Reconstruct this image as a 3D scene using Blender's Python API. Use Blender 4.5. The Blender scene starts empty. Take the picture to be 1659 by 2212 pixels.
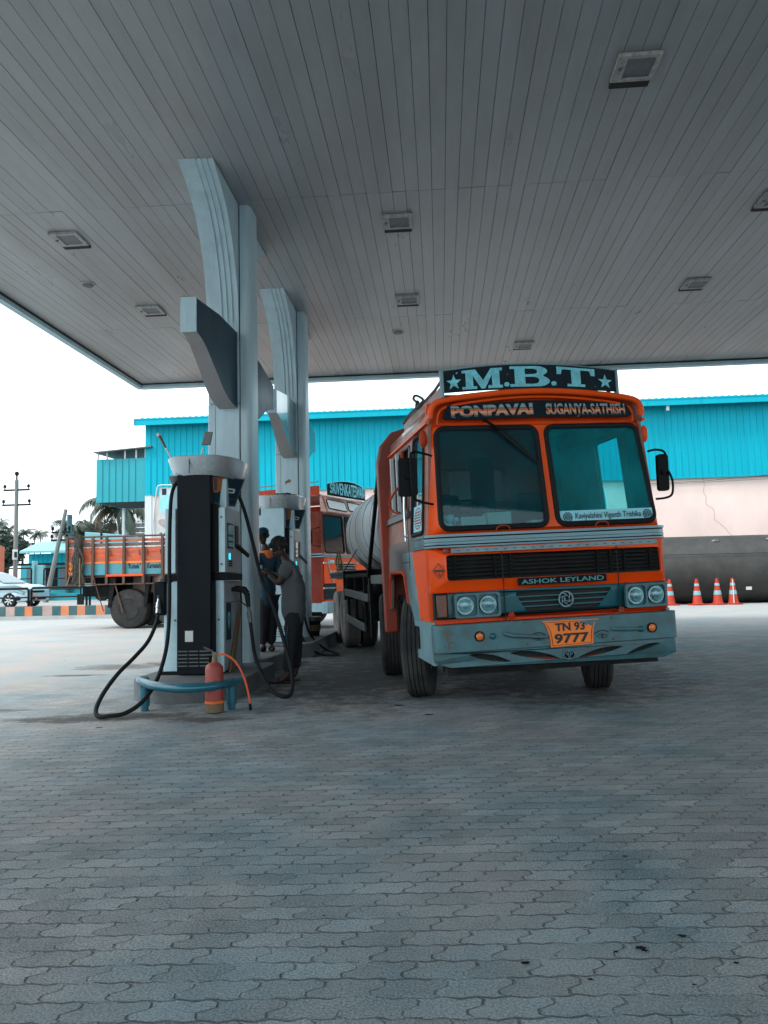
import bpy, bmesh, math, random
from mathutils import Vector, Matrix
from mathutils.geometry import tessellate_polygon
from math import sin, cos, pi, radians as R
random.seed(7)
S = bpy.context.scene
COL = S.collection
# ------------------------------------------------------------------ camera
CAM_H = 1.2; FPX = 1662.0; YAW = R(4.1); PIT = R(5.05); ROL = 0.023
cf = Vector((-sin(YAW)*cos(PIT), cos(YAW)*cos(PIT), sin(PIT)))
cr0 = cf.cross(Vector((0, 0, 1))).normalized(); cu0 = cr0.cross(cf)
cU = cu0*cos(ROL) + cr0*sin(ROL); cR = cr0*cos(ROL) - cu0*sin(ROL)
cam_d = bpy.data.cameras.new('camera'); cam = bpy.data.objects.new('camera', cam_d); COL.objects.link(cam)
cam.matrix_world = Matrix(((cR.x, cU.x, -cf.x, 0), (cR.y, cU.y, -cf.y, 0), (cR.z, cU.z, -cf.z, CAM_H), (0, 0, 0, 1)))
cam_d.sensor_fit = 'VERTICAL'; cam_d.sensor_height = 24; cam_d.lens = FPX/2212*24
cam_d.clip_start = 0.05; cam_d.clip_end = 2000
S.camera = cam
# ------------------------------------------------------------------ world, sun, exposure
w = bpy.data.worlds.new('World'); S.world = w; w.use_nodes = True
nt = w.node_tree; bg = nt.nodes['Background']
sky = nt.nodes.new('ShaderNodeTexSky'); sky.sky_type = 'NISHITA'; sky.sun_disc = False
SUN_EL = R(52); SUN_AZ = R(240)          # azimuth clockwise from +Y: behind the camera, to its left
sky.sun_elevation = SUN_EL; sky.sun_rotation = SUN_AZ; sky.dust_density = 3.0; sky.air_density = 1.0; sky.ozone_density = 1.5
hs = nt.nodes.new('ShaderNodeHueSaturation'); hs.inputs['Saturation'].default_value = 0.62; hs.inputs['Hue'].default_value = 0.475
nt.links.new(sky.outputs[0], hs.inputs['Color'])
cl = nt.nodes.new('ShaderNodeMix'); cl.data_type = 'RGBA'; cl.inputs[0].default_value = 0.6      # thin even cloud over the blue
cl.inputs[7].default_value = (7.3, 8.5, 9.0, 1); nt.links.new(hs.outputs[0], cl.inputs[6]); nt.links.new(cl.outputs[2], bg.inputs[0])
bg.inputs[1].default_value = 0.15
sd = bpy.data.lights.new('sun', 'SUN'); sd.energy = 1.5; sd.angle = R(14); sd.color = (1, 0.95, 0.88)
sun = bpy.data.objects.new('sun', sd); COL.objects.link(sun)
sdir = Vector((sin(SUN_AZ)*cos(SUN_EL), cos(SUN_AZ)*cos(SUN_EL), sin(SUN_EL)))
sun.rotation_euler = sdir.to_track_quat('Z', 'Y').to_euler()
S.view_settings.view_transform = 'Standard'; S.view_settings.look = 'None'
S.view_settings.gamma = 1; S.view_settings.use_curve_mapping = False
S.view_settings.exposure = 1.08

def at(px, py, Y):
    """a point seen in the photograph (1659 px wide) at world depth Y"""
    d = cf*FPX + cR*(px-829.5) - cU*(py-1106)
    return Vector((0, 0, CAM_H)) + d*(Y/d.y)

# ------------------------------------------------------------------ materials
def nmat(name):
    m = bpy.data.materials.new(name); m.use_nodes = True
    return m, m.node_tree, m.node_tree.nodes['Principled BSDF']
def mat(name, c, rough=0.5, metal=0.0, var=0.25, scale=3.0, dirt=None, dirt_amt=0.0, dirt_scale=1.5, bump=0.0, bscale=30, stretch=(1, 1, 1), coat=0.0, chips=0.0, chip_col=(0.25, 0.16, 0.12)):
    m, t, b = nmat(name); N = t.nodes; L = t.links
    tc = N.new('ShaderNodeTexCoord'); mp = N.new('ShaderNodeMapping'); mp.inputs['Scale'].default_value = stretch
    L.new(tc.outputs['Object'], mp.inputs['Vector'])
    n1 = N.new('ShaderNodeTexNoise'); n1.inputs['Scale'].default_value = scale; n1.inputs['Detail'].default_value = 6; n1.inputs['Roughness'].default_value = 0.6
    L.new(mp.outputs[0], n1.inputs['Vector'])
    r = N.new('ShaderNodeValToRGB')
    k = 1-var
    r.color_ramp.elements[0].position = 0.3; r.color_ramp.elements[1].position = 0.7
    r.color_ramp.elements[0].color = (c[0]*k, c[1]*k, c[2]*k, 1); r.color_ramp.elements[1].color = (*c, 1)
    L.new(n1.outputs[0], r.inputs[0]); out = r.outputs[0]
    if dirt_amt > 0:
        n2 = N.new('ShaderNodeTexNoise'); n2.inputs['Scale'].default_value = dirt_scale; n2.inputs['Detail'].default_value = 8; n2.inputs['Roughness'].default_value = 0.7
        L.new(mp.outputs[0], n2.inputs['Vector'])
        r2 = N.new('ShaderNodeValToRGB'); r2.color_ramp.elements[0].position = 0.42; r2.color_ramp.elements[1].position = 0.72
        r2.color_ramp.elements[0].color = (0, 0, 0, 1); r2.color_ramp.elements[1].color = (dirt_amt,)*3+(1,)
        L.new(n2.outputs[0], r2.inputs[0])
        mx = N.new('ShaderNodeMix'); mx.data_type = 'RGBA'; L.new(r2.outputs[0], mx.inputs[0]); L.new(out, mx.inputs[6]); mx.inputs[7].default_value = (*(dirt or (0.1, 0.08, 0.06)), 1)
        out = mx.outputs[2]
    if chips > 0:
        n3 = N.new('ShaderNodeTexNoise'); n3.inputs['Scale'].default_value = 22; n3.inputs['Detail'].default_value = 5; n3.inputs['Roughness'].default_value = 0.65
        L.new(mp.outputs[0], n3.inputs['Vector'])
        r3 = N.new('ShaderNodeValToRGB'); r3.color_ramp.elements[0].position = 0.72-chips*0.1; r3.color_ramp.elements[1].position = 0.74-chips*0.1
        L.new(n3.outputs[0], r3.inputs[0])
        mx = N.new('ShaderNodeMix'); mx.data_type = 'RGBA'; L.new(r3.outputs[0], mx.inputs[0]); L.new(out, mx.inputs[6]); mx.inputs[7].default_value = (*chip_col, 1)
        out = mx.outputs[2]
    L.new(out, b.inputs['Base Color'])
    rr = N.new('ShaderNodeMapRange'); rr.inputs['To Min'].default_value = max(0.03, rough-0.12); rr.inputs['To Max'].default_value = min(1, rough+0.15)
    L.new(n1.outputs[0], rr.inputs[0]); L.new(rr.outputs[0], b.inputs['Roughness'])
    b.inputs['Metallic'].default_value = metal
    b.inputs['Coat Weight'].default_value = coat
    if bump > 0:
        n4 = N.new('ShaderNodeTexNoise'); n4.inputs['Scale'].default_value = bscale; n4.inputs['Detail'].default_value = 5
        L.new(tc.outputs['Object'], n4.inputs['Vector'])
        bp = N.new('ShaderNodeBump'); bp.inputs['Strength'].default_value = bump; bp.inputs['Distance'].default_value = 0.02
        L.new(n4.outputs[0], bp.inputs['Height']); L.new(bp.outputs[0], b.inputs['Normal'])
    return m
def glass(name, tint=(0.75, 0.92, 0.92), ior=1.5, refl=1.0, rough=0.02, dust=0.12, film=(0.25, 0.55, 0.6)):
    m, t, b = nmat(name); N = t.nodes; L = t.links; N.remove(b)
    o = N['Material Output']; tr = N.new('ShaderNodeBsdfTransparent'); tr.inputs[0].default_value = (*tint, 1)
    g = N.new('ShaderNodeBsdfGlossy'); g.inputs['Roughness'].default_value = rough; g.inputs[0].default_value = (refl, refl, refl, 1)
    f = N.new('ShaderNodeFresnel'); f.inputs[0].default_value = ior
    mx = N.new('ShaderNodeMixShader'); L.new(f.outputs[0], mx.inputs[0]); L.new(g.outputs[0], mx.inputs[2]); L.new(mx.outputs[0], o.inputs[0])
    df = N.new('ShaderNodeBsdfDiffuse'); df.inputs[0].default_value = (*film, 1); m2 = N.new('ShaderNodeMixShader')      # thin diffuse film: dust, and the teal reflection painted on the windscreen
    nz = N.new('ShaderNodeTexNoise'); nz.inputs['Scale'].default_value = 2.5; nz.inputs['Detail'].default_value = 6; tc = N.new('ShaderNodeTexCoord'); L.new(tc.outputs['Object'], nz.inputs['Vector'])
    rg = N.new('ShaderNodeMapRange'); rg.inputs['From Min'].default_value = 0.3; rg.inputs['From Max'].default_value = 0.7; rg.inputs['To Min'].default_value = dust*0.5; rg.inputs['To Max'].default_value = dust*1.3; L.new(nz.outputs[0], rg.inputs[0])
    L.new(rg.outputs[0], m2.inputs[0]); L.new(tr.outputs[0], m2.inputs[1]); L.new(df.outputs[0], m2.inputs[2]); L.new(m2.outputs[0], mx.inputs[1])
    return m
def dull(m, v):
    m.node_tree.nodes['Principled BSDF'].inputs['Specular IOR Level'].default_value = v
def emis(name, c, s):
    m, t, b = nmat(name); b.inputs['Base Color'].default_value = (*c, 1); b.inputs['Emission Color'].default_value = (*c, 1); b.inputs['Emission Strength'].default_value = s
    return m

M = {}
M['orange'] = mat('orange_paint', (0.98, 0.095, 0.006), 0.36, var=0.25, scale=2.5, dirt=(0.55, 0.075, 0.02), dirt_amt=0.55, dirt_scale=5, coat=0.05, chips=0.35, chip_col=(0.42, 0.17, 0.11), bump=0.05, bscale=4); dull(M['orange'], 0.22)
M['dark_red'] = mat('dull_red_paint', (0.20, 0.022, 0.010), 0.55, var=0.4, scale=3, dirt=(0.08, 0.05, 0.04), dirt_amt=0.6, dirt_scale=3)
M['dark_red2'] = mat('faded_red_orange_paint', (0.34, 0.04, 0.014), 0.55, var=0.4, scale=3, dirt=(0.10, 0.06, 0.05), dirt_amt=0.8, dirt_scale=2); 
M['orange_old'] = mat('worn_orange_paint', (0.50, 0.045, 0.010), 0.55, var=0.4, scale=4, dirt=(0.12, 0.06, 0.04), dirt_amt=0.8, dirt_scale=3, chips=0.45, chip_col=(0.3, 0.26, 0.22))
M['pale'] = mat('pale_blue_paint', (0.20, 0.35, 0.40), 0.42, var=0.25, scale=3, dirt=(0.10, 0.12, 0.11), dirt_amt=0.7, dirt_scale=4, chips=0.35, chip_col=(0.08, 0.06, 0.05))
M['bumper'] = mat('bumper_grey_blue_paint', (0.062, 0.175, 0.205), 0.45, metal=0.15, var=0.3, scale=3, dirt=(0.06, 0.06, 0.055), dirt_amt=0.7, dirt_scale=5, chips=0.35, chip_col=(0.05, 0.035, 0.03))
M['dteal'] = mat('dark_teal_paint', (0.0, 0.10, 0.13), 0.4, var=0.3, scale=3, coat=0.2)
M['lblue'] = mat('light_blue_lettering', (0.20, 0.68, 0.78), 0.5, var=0.3, scale=12, dirt=(0.05, 0.15, 0.18), dirt_amt=0.5, dirt_scale=20)
M['navy'] = mat('dark_board', (0.008, 0.02, 0.028), 0.45, var=0.4, scale=8, chips=0.35, chip_col=(0.4, 0.6, 0.65))
M['black'] = mat('black_paint', (0.005, 0.006, 0.007), 0.5, var=0.3, scale=5)
M['rubber'] = mat('black_rubber', (0.016, 0.018, 0.02), 0.6, var=0.3, scale=8)
M['tyre'] = mat('dusty_tyre', (0.035, 0.037, 0.038), 0.8, var=0.4, scale=3, dirt=(0.10, 0.09, 0.08), dirt_amt=0.5, dirt_scale=4, bump=0.2, bscale=60)
M['tyre_worn'] = mat('grey_worn_tyre', (0.11, 0.10, 0.095), 0.9, var=0.4, scale=4, dirt=(0.2, 0.18, 0.16), dirt_amt=0.7, dirt_scale=3)
M['chassis'] = mat('chassis_black', (0.008, 0.009, 0.010), 0.7, var=0.4, scale=5, dirt=(0.035, 0.032, 0.03), dirt_amt=0.5, dirt_scale=5)
M['steel'] = mat('grey_steel', (0.13, 0.145, 0.15), 0.42, metal=0.6, var=0.35, scale=4, dirt=(0.1, 0.07, 0.05), dirt_amt=0.6, dirt_scale=4)
dull(M['black'], 0.12); dull(M['chassis'], 0.12); dull(M['rubber'], 0.12); dull(M['tyre'], 0.15)
M['alu'] = mat('brushed_trim', (0.15, 0.26, 0.30), 0.28, metal=0.35, var=0.45, scale=6, stretch=(0.3, 1, 5))
dull(M['orange_old'], 0.15); dull(M['dark_red'], 0.12); dull(M['navy'], 0.1)
M['tank'] = mat('tank_aluminium', (0.46, 0.52, 0.55), 0.42, metal=0.35, var=0.3, scale=1.5, dirt=(0.22, 0.19, 0.17), dirt_amt=0.8, dirt_scale=1.2, stretch=(1, 1, 0.4), bump=0.1, bscale=3)
M['white'] = mat('white_paint', (0.55, 0.60, 0.62), 0.45, var=0.15, scale=3, dirt=(0.3, 0.28, 0.25), dirt_amt=0.4, dirt_scale=3)
M['column'] = mat('column_cladding', (0.46, 0.61, 0.67), 0.38, var=0.12, scale=1.3, dirt=(0.30, 0.37, 0.40), dirt_amt=0.6, dirt_scale=2.2, stretch=(3, 3, 0.5), chips=0.06, chip_col=(0.2, 0.15, 0.1))
M['ceiling'] = mat('ceiling_plank', (0.335, 0.355, 0.365), 0.30, var=0.14, scale=0.7, dirt=(0.22, 0.21, 0.20), dirt_amt=0.6, dirt_scale=0.5, stretch=(2.5, 0.6, 1), chips=0.05, chip_col=(0.1, 0.08, 0.07))
_m = M['ceiling']; _t = _m.node_tree; _b = _t.nodes['Principled BSDF']; _g = _t.nodes.new('ShaderNodeNewGeometry'); _r = _t.nodes.new('ShaderNodeMapRange'); _r.inputs['To Min'].default_value = 0.93; _r.inputs['To Max'].default_value = 1.04
_x = _t.nodes.new('ShaderNodeMix'); _x.data_type = 'RGBA'; _x.blend_type = 'MULTIPLY'; _x.inputs[0].default_value = 1; _l = _b.inputs['Base Color'].links[0].from_socket
_t.links.new(_g.outputs['Random Per Island'], _r.inputs[0]); _t.links.new(_l, _x.inputs[6]); _t.links.new(_r.outputs[0], _x.inputs[7]); _t.links.new(_x.outputs[2], _b.inputs['Base Color'])
M['gap'] = mat('dark_gap', (0.02, 0.02, 0.02), 0.9, var=0.1)
M['fascia'] = mat('fascia_sheet', (0.42, 0.60, 0.67), 0.45, var=0.2, scale=1, dirt=(0.2, 0.25, 0.25), dirt_amt=0.4)
M['finblue'] = mat('fin_navy', (0.004, 0.035, 0.065), 0.4, var=0.3, scale=2); dull(M['finblue'], 0.2)
M['finunder'] = mat('fin_grey', (0.36, 0.34, 0.34), 0.5, var=0.15, scale=2, dirt=(0.25, 0.22, 0.2), dirt_amt=0.5)
M['concrete'] = mat('island_concrete', (0.13, 0.145, 0.155), 0.75, var=0.35, scale=2, dirt=(0.07, 0.07, 0.07), dirt_amt=0.8, dirt_scale=2.5, bump=0.3, bscale=40)
M['rail'] = mat('teal_rail_paint', (0.004, 0.14, 0.20), 0.3, var=0.4, scale=6, dirt=(0.02, 0.06, 0.08), dirt_amt=0.7, dirt_scale=7, coat=0.3)
M['pumpwhite'] = mat('pump_silver_panel', (0.42, 0.60, 0.67), 0.35, metal=0.1, var=0.12, scale=3, dirt=(0.32, 0.40, 0.42), dirt_amt=0.5, dirt_scale=4, chips=0.05, chip_col=(0.2, 0.1, 0.05))
M['pumpside'] = mat('pump_side_panel', (0.36, 0.42, 0.45), 0.45, var=0.2, scale=4, dirt=(0.25, 0.15, 0.08), dirt_amt=0.4, dirt_scale=5, chips=0.15, chip_col=(0.16, 0.07, 0.03))
M['pumpblack'] = mat('pump_black_panel', (0.005, 0.008, 0.012), 0.45, var=0.3, scale=4)
dull(M['pumpblack'], 0.12)
M['hood'] = mat('pump_hood_metal', (0.55, 0.63, 0.68), 0.25, metal=0.45, var=0.12, scale=2, dirt=(0.42, 0.38, 0.35), dirt_amt=0.35, dirt_scale=3)
M['lcd'] = mat('lcd_screen', (0.10, 0.42, 0.48), 0.15, var=0.2, scale=10)
M['lcdlit'] = emis('lit_keypad_screen', (0.02, 0.55, 0.75), 0.9)
M['amber'] = mat('amber_lens', (0.8, 0.17, 0.02), 0.15, var=0.3, scale=20, coat=0.5)
M['brownlens'] = mat('faded_indicator_lens', (0.16, 0.055, 0.03), 0.3, var=0.4, scale=20)
M['red'] = mat('extinguisher_red', (0.36, 0.045, 0.035), 0.5, var=0.35, scale=6, dirt=(0.15, 0.06, 0.05), dirt_amt=0.6, dirt_scale=9, chips=0.2, chip_col=(0.12, 0.07, 0.05))
M['redhose'] = mat('orange_red_hose', (0.65, 0.10, 0.03), 0.45, var=0.2, scale=20)
M['ochre'] = mat('worn_ochre_base', (0.16, 0.11, 0.06), 0.7, var=0.4, scale=10)
M['plate'] = mat('number_plate_orange', (0.95, 0.20, 0.01), 0.4, var=0.15, scale=9, chips=0.1, chip_col=(0.2, 0.25, 0.26))
M['ink'] = mat('black_lettering', (0.006, 0.006, 0.007), 0.5, var=0.1)
M['wall'] = mat('teal_corrugated_sheet', (0.0, 0.37, 0.48), 0.5, var=0.14, scale=0.5, dirt=(0.0, 0.26, 0.35), dirt_amt=0.6, dirt_scale=1.0, stretch=(2, 1, 0.3), chips=0.03, chip_col=(0.0, 0.15, 0.2)); dull(M['wall'], 0.15)
M['wall2'] = mat('darker_teal_sheet', (0.0, 0.30, 0.36), 0.5, var=0.2, scale=0.8, dirt=(0.02, 0.2, 0.24), dirt_amt=0.4)
M['plaster'] = mat('pink_plaster', (0.78, 0.60, 0.55), 0.85, var=0.10, scale=0.7, dirt=(0.55, 0.45, 0.42), dirt_amt=0.45, dirt_scale=0.6, bump=0.2, bscale=20, stretch=(1, 1, 0.6))
M['darktank'] = mat('dark_tank_paint', (0.030, 0.029, 0.028), 0.6, var=0.3, scale=1, dirt=(0.06, 0.055, 0.05), dirt_amt=0.6, dirt_scale=2)
M['cone'] = mat('cone_red', (0.42, 0.04, 0.02), 0.55, var=0.25, scale=6, dirt=(0.22, 0.07, 0.05), dirt_amt=0.5); dull(M['cone'], 0.15)
M['conew'] = mat('cone_band', (0.20, 0.42, 0.48), 0.4, var=0.2, scale=6)
M['cloth'] = mat('grey_tshirt_cloth', (0.095, 0.105, 0.11), 0.9, var=0.3, scale=5, bump=1.0, bscale=9)
M['shorts'] = mat('black_shorts_cloth', (0.012, 0.014, 0.018), 0.9, var=0.3, scale=5)
M['skin'] = mat('brown_skin', (0.045, 0.022, 0.014), 0.55, var=0.15, scale=8)
M['hair'] = mat('black_hair', (0.008, 0.008, 0.008), 0.6, var=0.2, scale=30, bump=0.5, bscale=90)
M['uni'] = mat('blue_uniform_cloth', (0.008, 0.04, 0.07), 0.85, var=0.25, scale=6, bump=0.3, bscale=14)
M['unior'] = mat('orange_uniform_yoke', (0.75, 0.17, 0.04), 0.8, var=0.2, scale=6)
M['wood'] = mat('bare_wood', (0.26, 0.17, 0.09), 0.8, var=0.4, scale=5, stretch=(1, 1, 0.2))
M['kteal'] = mat('kerb_dark_teal', (0.01, 0.10, 0.12), 0.7, var=0.35, scale=3, dirt=(0.1, 0.1, 0.1), dirt_amt=0.5)
M['korange'] = mat('kerb_orange', (0.60, 0.19, 0.07), 0.75, var=0.25, scale=4, dirt=(0.3, 0.2, 0.15), dirt_amt=0.6)
M['kgrey2'] = mat('crack_brown', (0.22, 0.17, 0.15), 0.9)  # plain brown of the plaster crack line
M['kgrey'] = mat('kerb_faded', (0.40, 0.30, 0.26), 0.8, var=0.3, scale=4)
M['conc2'] = mat('pale_concrete', (0.40, 0.42, 0.42), 0.85, var=0.25, scale=1.2, dirt=(0.22, 0.21, 0.2), dirt_amt=0.6, bump=0.2, bscale=20)
M['pole'] = mat('pole_concrete', (0.20, 0.20, 0.19), 0.9, var=0.3, scale=1)
M['leafd'] = mat('dark_foliage', (0.030, 0.055, 0.038), 0.6, var=0.6, scale=0.7)
M['palm'] = mat('palm_foliage', (0.075, 0.10, 0.07), 0.55, var=0.6, scale=1.3)
M['palmdry'] = mat('dry_palm_leaf', (0.13, 0.095, 0.06), 0.7, var=0.5, scale=2)
M['bark'] = mat('palm_bark', (0.12, 0.10, 0.08), 0.9, var=0.4, scale=3)
M['carpaint'] = mat('silver_car_paint', (0.30, 0.42, 0.47), 0.3, metal=0.2, var=0.03, scale=1, coat=0.3)
M['rimgrey'] = mat('dusty_dark_rim', (0.05, 0.05, 0.05), 0.8, var=0.5, scale=6); dull(M['rimgrey'], 0.1)
M['carglass'] = mat('car_glass', (0.12, 0.16, 0.18), 0.06, var=0.1, coat=0.5)
M['chrome'] = mat('chrome', (0.6, 0.65, 0.66), 0.15, metal=0.9, var=0.1, scale=6)
M['lens'] = mat('headlamp_reflector', (0.22, 0.36, 0.40), 0.15, metal=0.8, var=0.5, scale=14)
M['plank_o'] = mat('orange_painted_plank', (0.72, 0.11, 0.03), 0.75, var=0.5, scale=3, dirt=(0.2, 0.15, 0.13), dirt_amt=0.8, dirt_scale=2, stretch=(1, 1, 4), chips=0.5, chip_col=(0.3, 0.27, 0.25))
M['plank_b'] = mat('brown_worn_plank', (0.17, 0.11, 0.09), 0.8, var=0.4, scale=3, stretch=(1, 1, 4), chips=0.6, chip_col=(0.42, 0.1, 0.04))
M['plank_t'] = mat('teal_painted_plank', (0.07, 0.30, 0.37), 0.7, var=0.3, scale=3, dirt=(0.15, 0.2, 0.2), dirt_amt=0.5)
M['rust'] = mat('rusty_post', (0.085, 0.055, 0.045), 0.8, var=0.4, scale=4, dirt=(0.2, 0.09, 0.05), dirt_amt=0.5)
M['tarp'] = mat('faded_tarp', (0.06, 0.055, 0.045), 0.9, var=0.6, scale=5)
M['browngrey'] = mat('faded_door_paint', (0.17, 0.16, 0.155), 0.6, var=0.25, scale=3, dirt=(0.3, 0.08, 0.04), dirt_amt=0.35, dirt_scale=2, chips=0.2)
M['paper'] = mat('pale_paper', (0.55, 0.58, 0.58), 0.7, var=0.15, scale=8)
M['card'] = mat('cardboard', (0.62, 0.56, 0.52), 0.8, var=0.2, scale=5)
M['bag'] = mat('blue_plastic_bag', (0.40, 0.80, 0.88), 0.35, var=0.6, scale=12, bump=0.6, bscale=25)
M['amber_d'] = mat('orange_print', (0.5, 0.16, 0.05), 0.5, var=0.4, scale=20)
M['fglass'] = mat('fixture_glass', (0.16, 0.18, 0.19), 0.5, var=0.4, scale=12)
M['fframe'] = mat('fixture_frame', (0.52, 0.51, 0.49), 0.6, var=0.4, scale=12, dirt=(0.12, 0.09, 0.07), dirt_amt=0.8, dirt_scale=14)
M['shedroof'] = mat('pale_teal_roof', (0.16, 0.40, 0.44), 0.5, var=0.2, scale=0.6)
M['facade'] = mat('far_white_facade', (0.5, 0.52, 0.52), 0.8, var=0.2, scale=0.5)
M['winfar'] = mat('far_window', (0.05, 0.10, 0.12), 0.2)
M['container'] = mat('container_orange', (0.62, 0.16, 0.08), 0.6, var=0.2, scale=2)
M['ws'] = glass('windscreen_glass', (0.66, 0.90, 0.92), 1.3, dust=0.10, film=(0.02, 0.22, 0.28))
M['ws_teal'] = glass('teal_sheen_windscreen', (0.45, 0.90, 0.92), 1.3, dust=0.22, film=(0.0, 0.42, 0.48))  # teal reflection on this pane is put in as diffuse colour
M['clearglass'] = glass('clear_windscreen_glass', (0.85, 0.92, 0.93), 1.3, dust=0.02, film=(0.4, 0.42, 0.42))
M['sideglass'] = glass('side_window_glass', (0.75, 0.9, 0.92), 1.6)

# striped paint for the header names (bands run along the letters' height)
def banded():
    m, t, b = nmat('striped_lettering'); N = t.nodes; L = t.links
    tc = N.new('ShaderNodeTexCoord'); sx = N.new('ShaderNodeSeparateXYZ'); L.new(tc.outputs['Object'], sx.inputs[0])
    mr = N.new('ShaderNodeMapRange'); mr.inputs['From Min'].default_value = 2.70; mr.inputs['From Max'].default_value = 2.82; L.new(sx.outputs[2], mr.inputs[0])
    r = N.new('ShaderNodeValToRGB'); r.color_ramp.interpolation = 'CONSTANT'; e = r.color_ramp.elements
    cols = [(0, (0.05, 0.10, 0.09)), (0.2, (0.50, 0.20, 0.12)), (0.34, (0.60, 0.34, 0.24)), (0.52, (0.62, 0.12, 0.03)), (0.68, (0.12, 0.10, 0.08)), (0.8, (0.20, 0.34, 0.36))]
    e[0].position = 0; e[0].color = (*cols[0][1], 1); e[1].position = cols[1][0]; e[1].color = (*cols[1][1], 1)
    for p, c in cols[2:]:
        q = e.new(p); q.color = (*c, 1)
    L.new(mr.outputs[0], r.inputs[0]); L.new(r.outputs[0], b.inputs['Base Color']); b.inputs['Roughness'].default_value = 0.4
    return m
M['banded'] = banded()

# ------------------------------------------------------------------ mesh builder
OFF = {}
class MB:
    def __init__(s): s.v = []; s.f = []; s.m = []
    def add(s, vs, fs, m=0):
        o = len(s.v); s.v += [Vector(p) for p in vs]
        for f in fs: s.f.append([i+o for i in f]); s.m.append(m)
        return s
    def box(s, x0, x1, y0, y1, z0, z1, m=0):
        return s.add([(x0, y0, z0), (x1, y0, z0), (x1, y1, z0), (x0, y1, z0), (x0, y0, z1), (x1, y0, z1), (x1, y1, z1), (x0, y1, z1)],
                     [(0, 3, 2, 1), (4, 5, 6, 7), (0, 1, 5, 4), (1, 2, 6, 5), (2, 3, 7, 6), (3, 0, 4, 7)], m)
    def hexa(s, p, m=0):   # 8 points: bottom loop, top loop
        return s.add(p, [(0, 3, 2, 1), (4, 5, 6, 7), (0, 1, 5, 4), (1, 2, 6, 5), (2, 3, 7, 6), (3, 0, 4, 7)], m)
    def plate(s, outline, f0, f1, holes=(), m=0, back=True):
        """2-D outline with holes, mapped to 3-D by f0 (front) and f1 (back)"""
        loops = [outline]+list(holes); flat = [p for l in loops for p in l]
        tris = tessellate_polygon([[Vector((p[0], p[1], 0)) for p in l] for l in loops])
        n = len(flat); o = len(s.v)
        s.v += [Vector(f0(*p)) for p in flat]
        for t in tris: s.f.append([o+i for i in t]); s.m.append(m)
        if back:
            s.v += [Vector(f1(*p)) for p in flat]
            for t in tris: s.f.append([o+n+i for i in reversed(t)]); s.m.append(m)
            k = 0
            for l in loops:
                for i in range(len(l)):
                    a, b = k+i, k+(i+1) % len(l); s.f.append([o+a, o+b, o+n+b, o+n+a]); s.m.append(m)
                k += len(l)
        return s
    def fy(s, outline, y0, y1, holes=(), m=0):  # extruded along y, outline in (x,z)
        return s.plate(outline, lambda a, b: (a, y0, b), lambda a, b: (a, y1, b), holes, m)
    def fx(s, outline, x0, x1, holes=(), m=0):  # outline in (y,z)
        return s.plate(outline, lambda a, b: (x0, a, b), lambda a, b: (x1, a, b), holes, m)
    def fz(s, outline, z0, z1, holes=(), m=0):
        return s.plate(outline, lambda a, b: (a, b, z0), lambda a, b: (a, b, z1), holes, m)
    def tube(s, path, r, n=10, m=0, closed=False, caps=True):
        P = [Vector(p) for p in path]; rr = r if isinstance(r, (list, tuple)) else [r]*len(P)
        o = len(s.v); up = None
        for i, p in enumerate(P):
            if closed: t = P[(i+1) % len(P)]-P[i-1]
            else: t = P[min(i+1, len(P)-1)]-P[max(i-1, 0)]
            t.normalize()
            if up is None: up = Vector((0, 0, 1)) if abs(t.z) < 0.9 else Vector((1, 0, 0))
            a = t.cross(up).normalized(); up = a.cross(t).normalized()
            for k in range(n):
                q = 2*pi*k/n; s.v.append(p+(a*cos(q)+up*sin(q))*rr[i])
        L_ = len(P) if closed else len(P)-1
        for i in range(L_):
            j = (i+1) % len(P)
            for k in range(n):
                s.f.append([o+i*n+k, o+i*n+(k+1) % n, o+j*n+(k+1) % n, o+j*n+k]); s.m.append(m)
        if caps and not closed:
            s.f.append([o+k for k in range(n)]); s.m.append(m)
            s.f.append([o+(len(P)-1)*n+k for k in reversed(range(n))]); s.m.append(m)
        return s
    def lathe(s, prof, c, axis='z', n=24, m=0, caps=True):
        """prof: list of (radius, height) along axis from point c"""
        c = Vector(c); o = len(s.v)
        for r_, h in prof:
            for k in range(n):
                q = 2*pi*k/n; a, b = r_*cos(q), r_*sin(q)
                d = {'z': (a, b, h), 'x': (h, a, b), 'y': (a, h, b)}[axis]; s.v.append(c+Vector(d))
        for i in range(len(prof)-1):
            for k in range(n):
                s.f.append([o+i*n+k, o+i*n+(k+1) % n, o+(i+1)*n+(k+1) % n, o+(i+1)*n+k]); s.m.append(m)
        if caps:
            s.f.append([o+k for k in range(n)]); s.m.append(m)
            s.f.append([o+(len(prof)-1)*n+k for k in range(n)]); s.m.append(m)
        return s
    def ball(s, c, r, m=0, n=16, h=10):
        r = (r,)*3 if not isinstance(r, (tuple, list)) else r
        prof = []; o = len(s.v); c = Vector(c)
        for i in range(h+1):
            a = -pi/2+pi*i/h
            for k in range(n):
                q = 2*pi*k/n; s.v.append(c+Vector((r[0]*cos(a)*cos(q), r[1]*cos(a)*sin(q), r[2]*sin(a))))
        for i in range(h):
            for k in range(n):
                s.f.append([o+i*n+k, o+i*n+(k+1) % n, o+(i+1)*n+(k+1) % n, o+(i+1)*n+k]); s.m.append(m)
        return s
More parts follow.
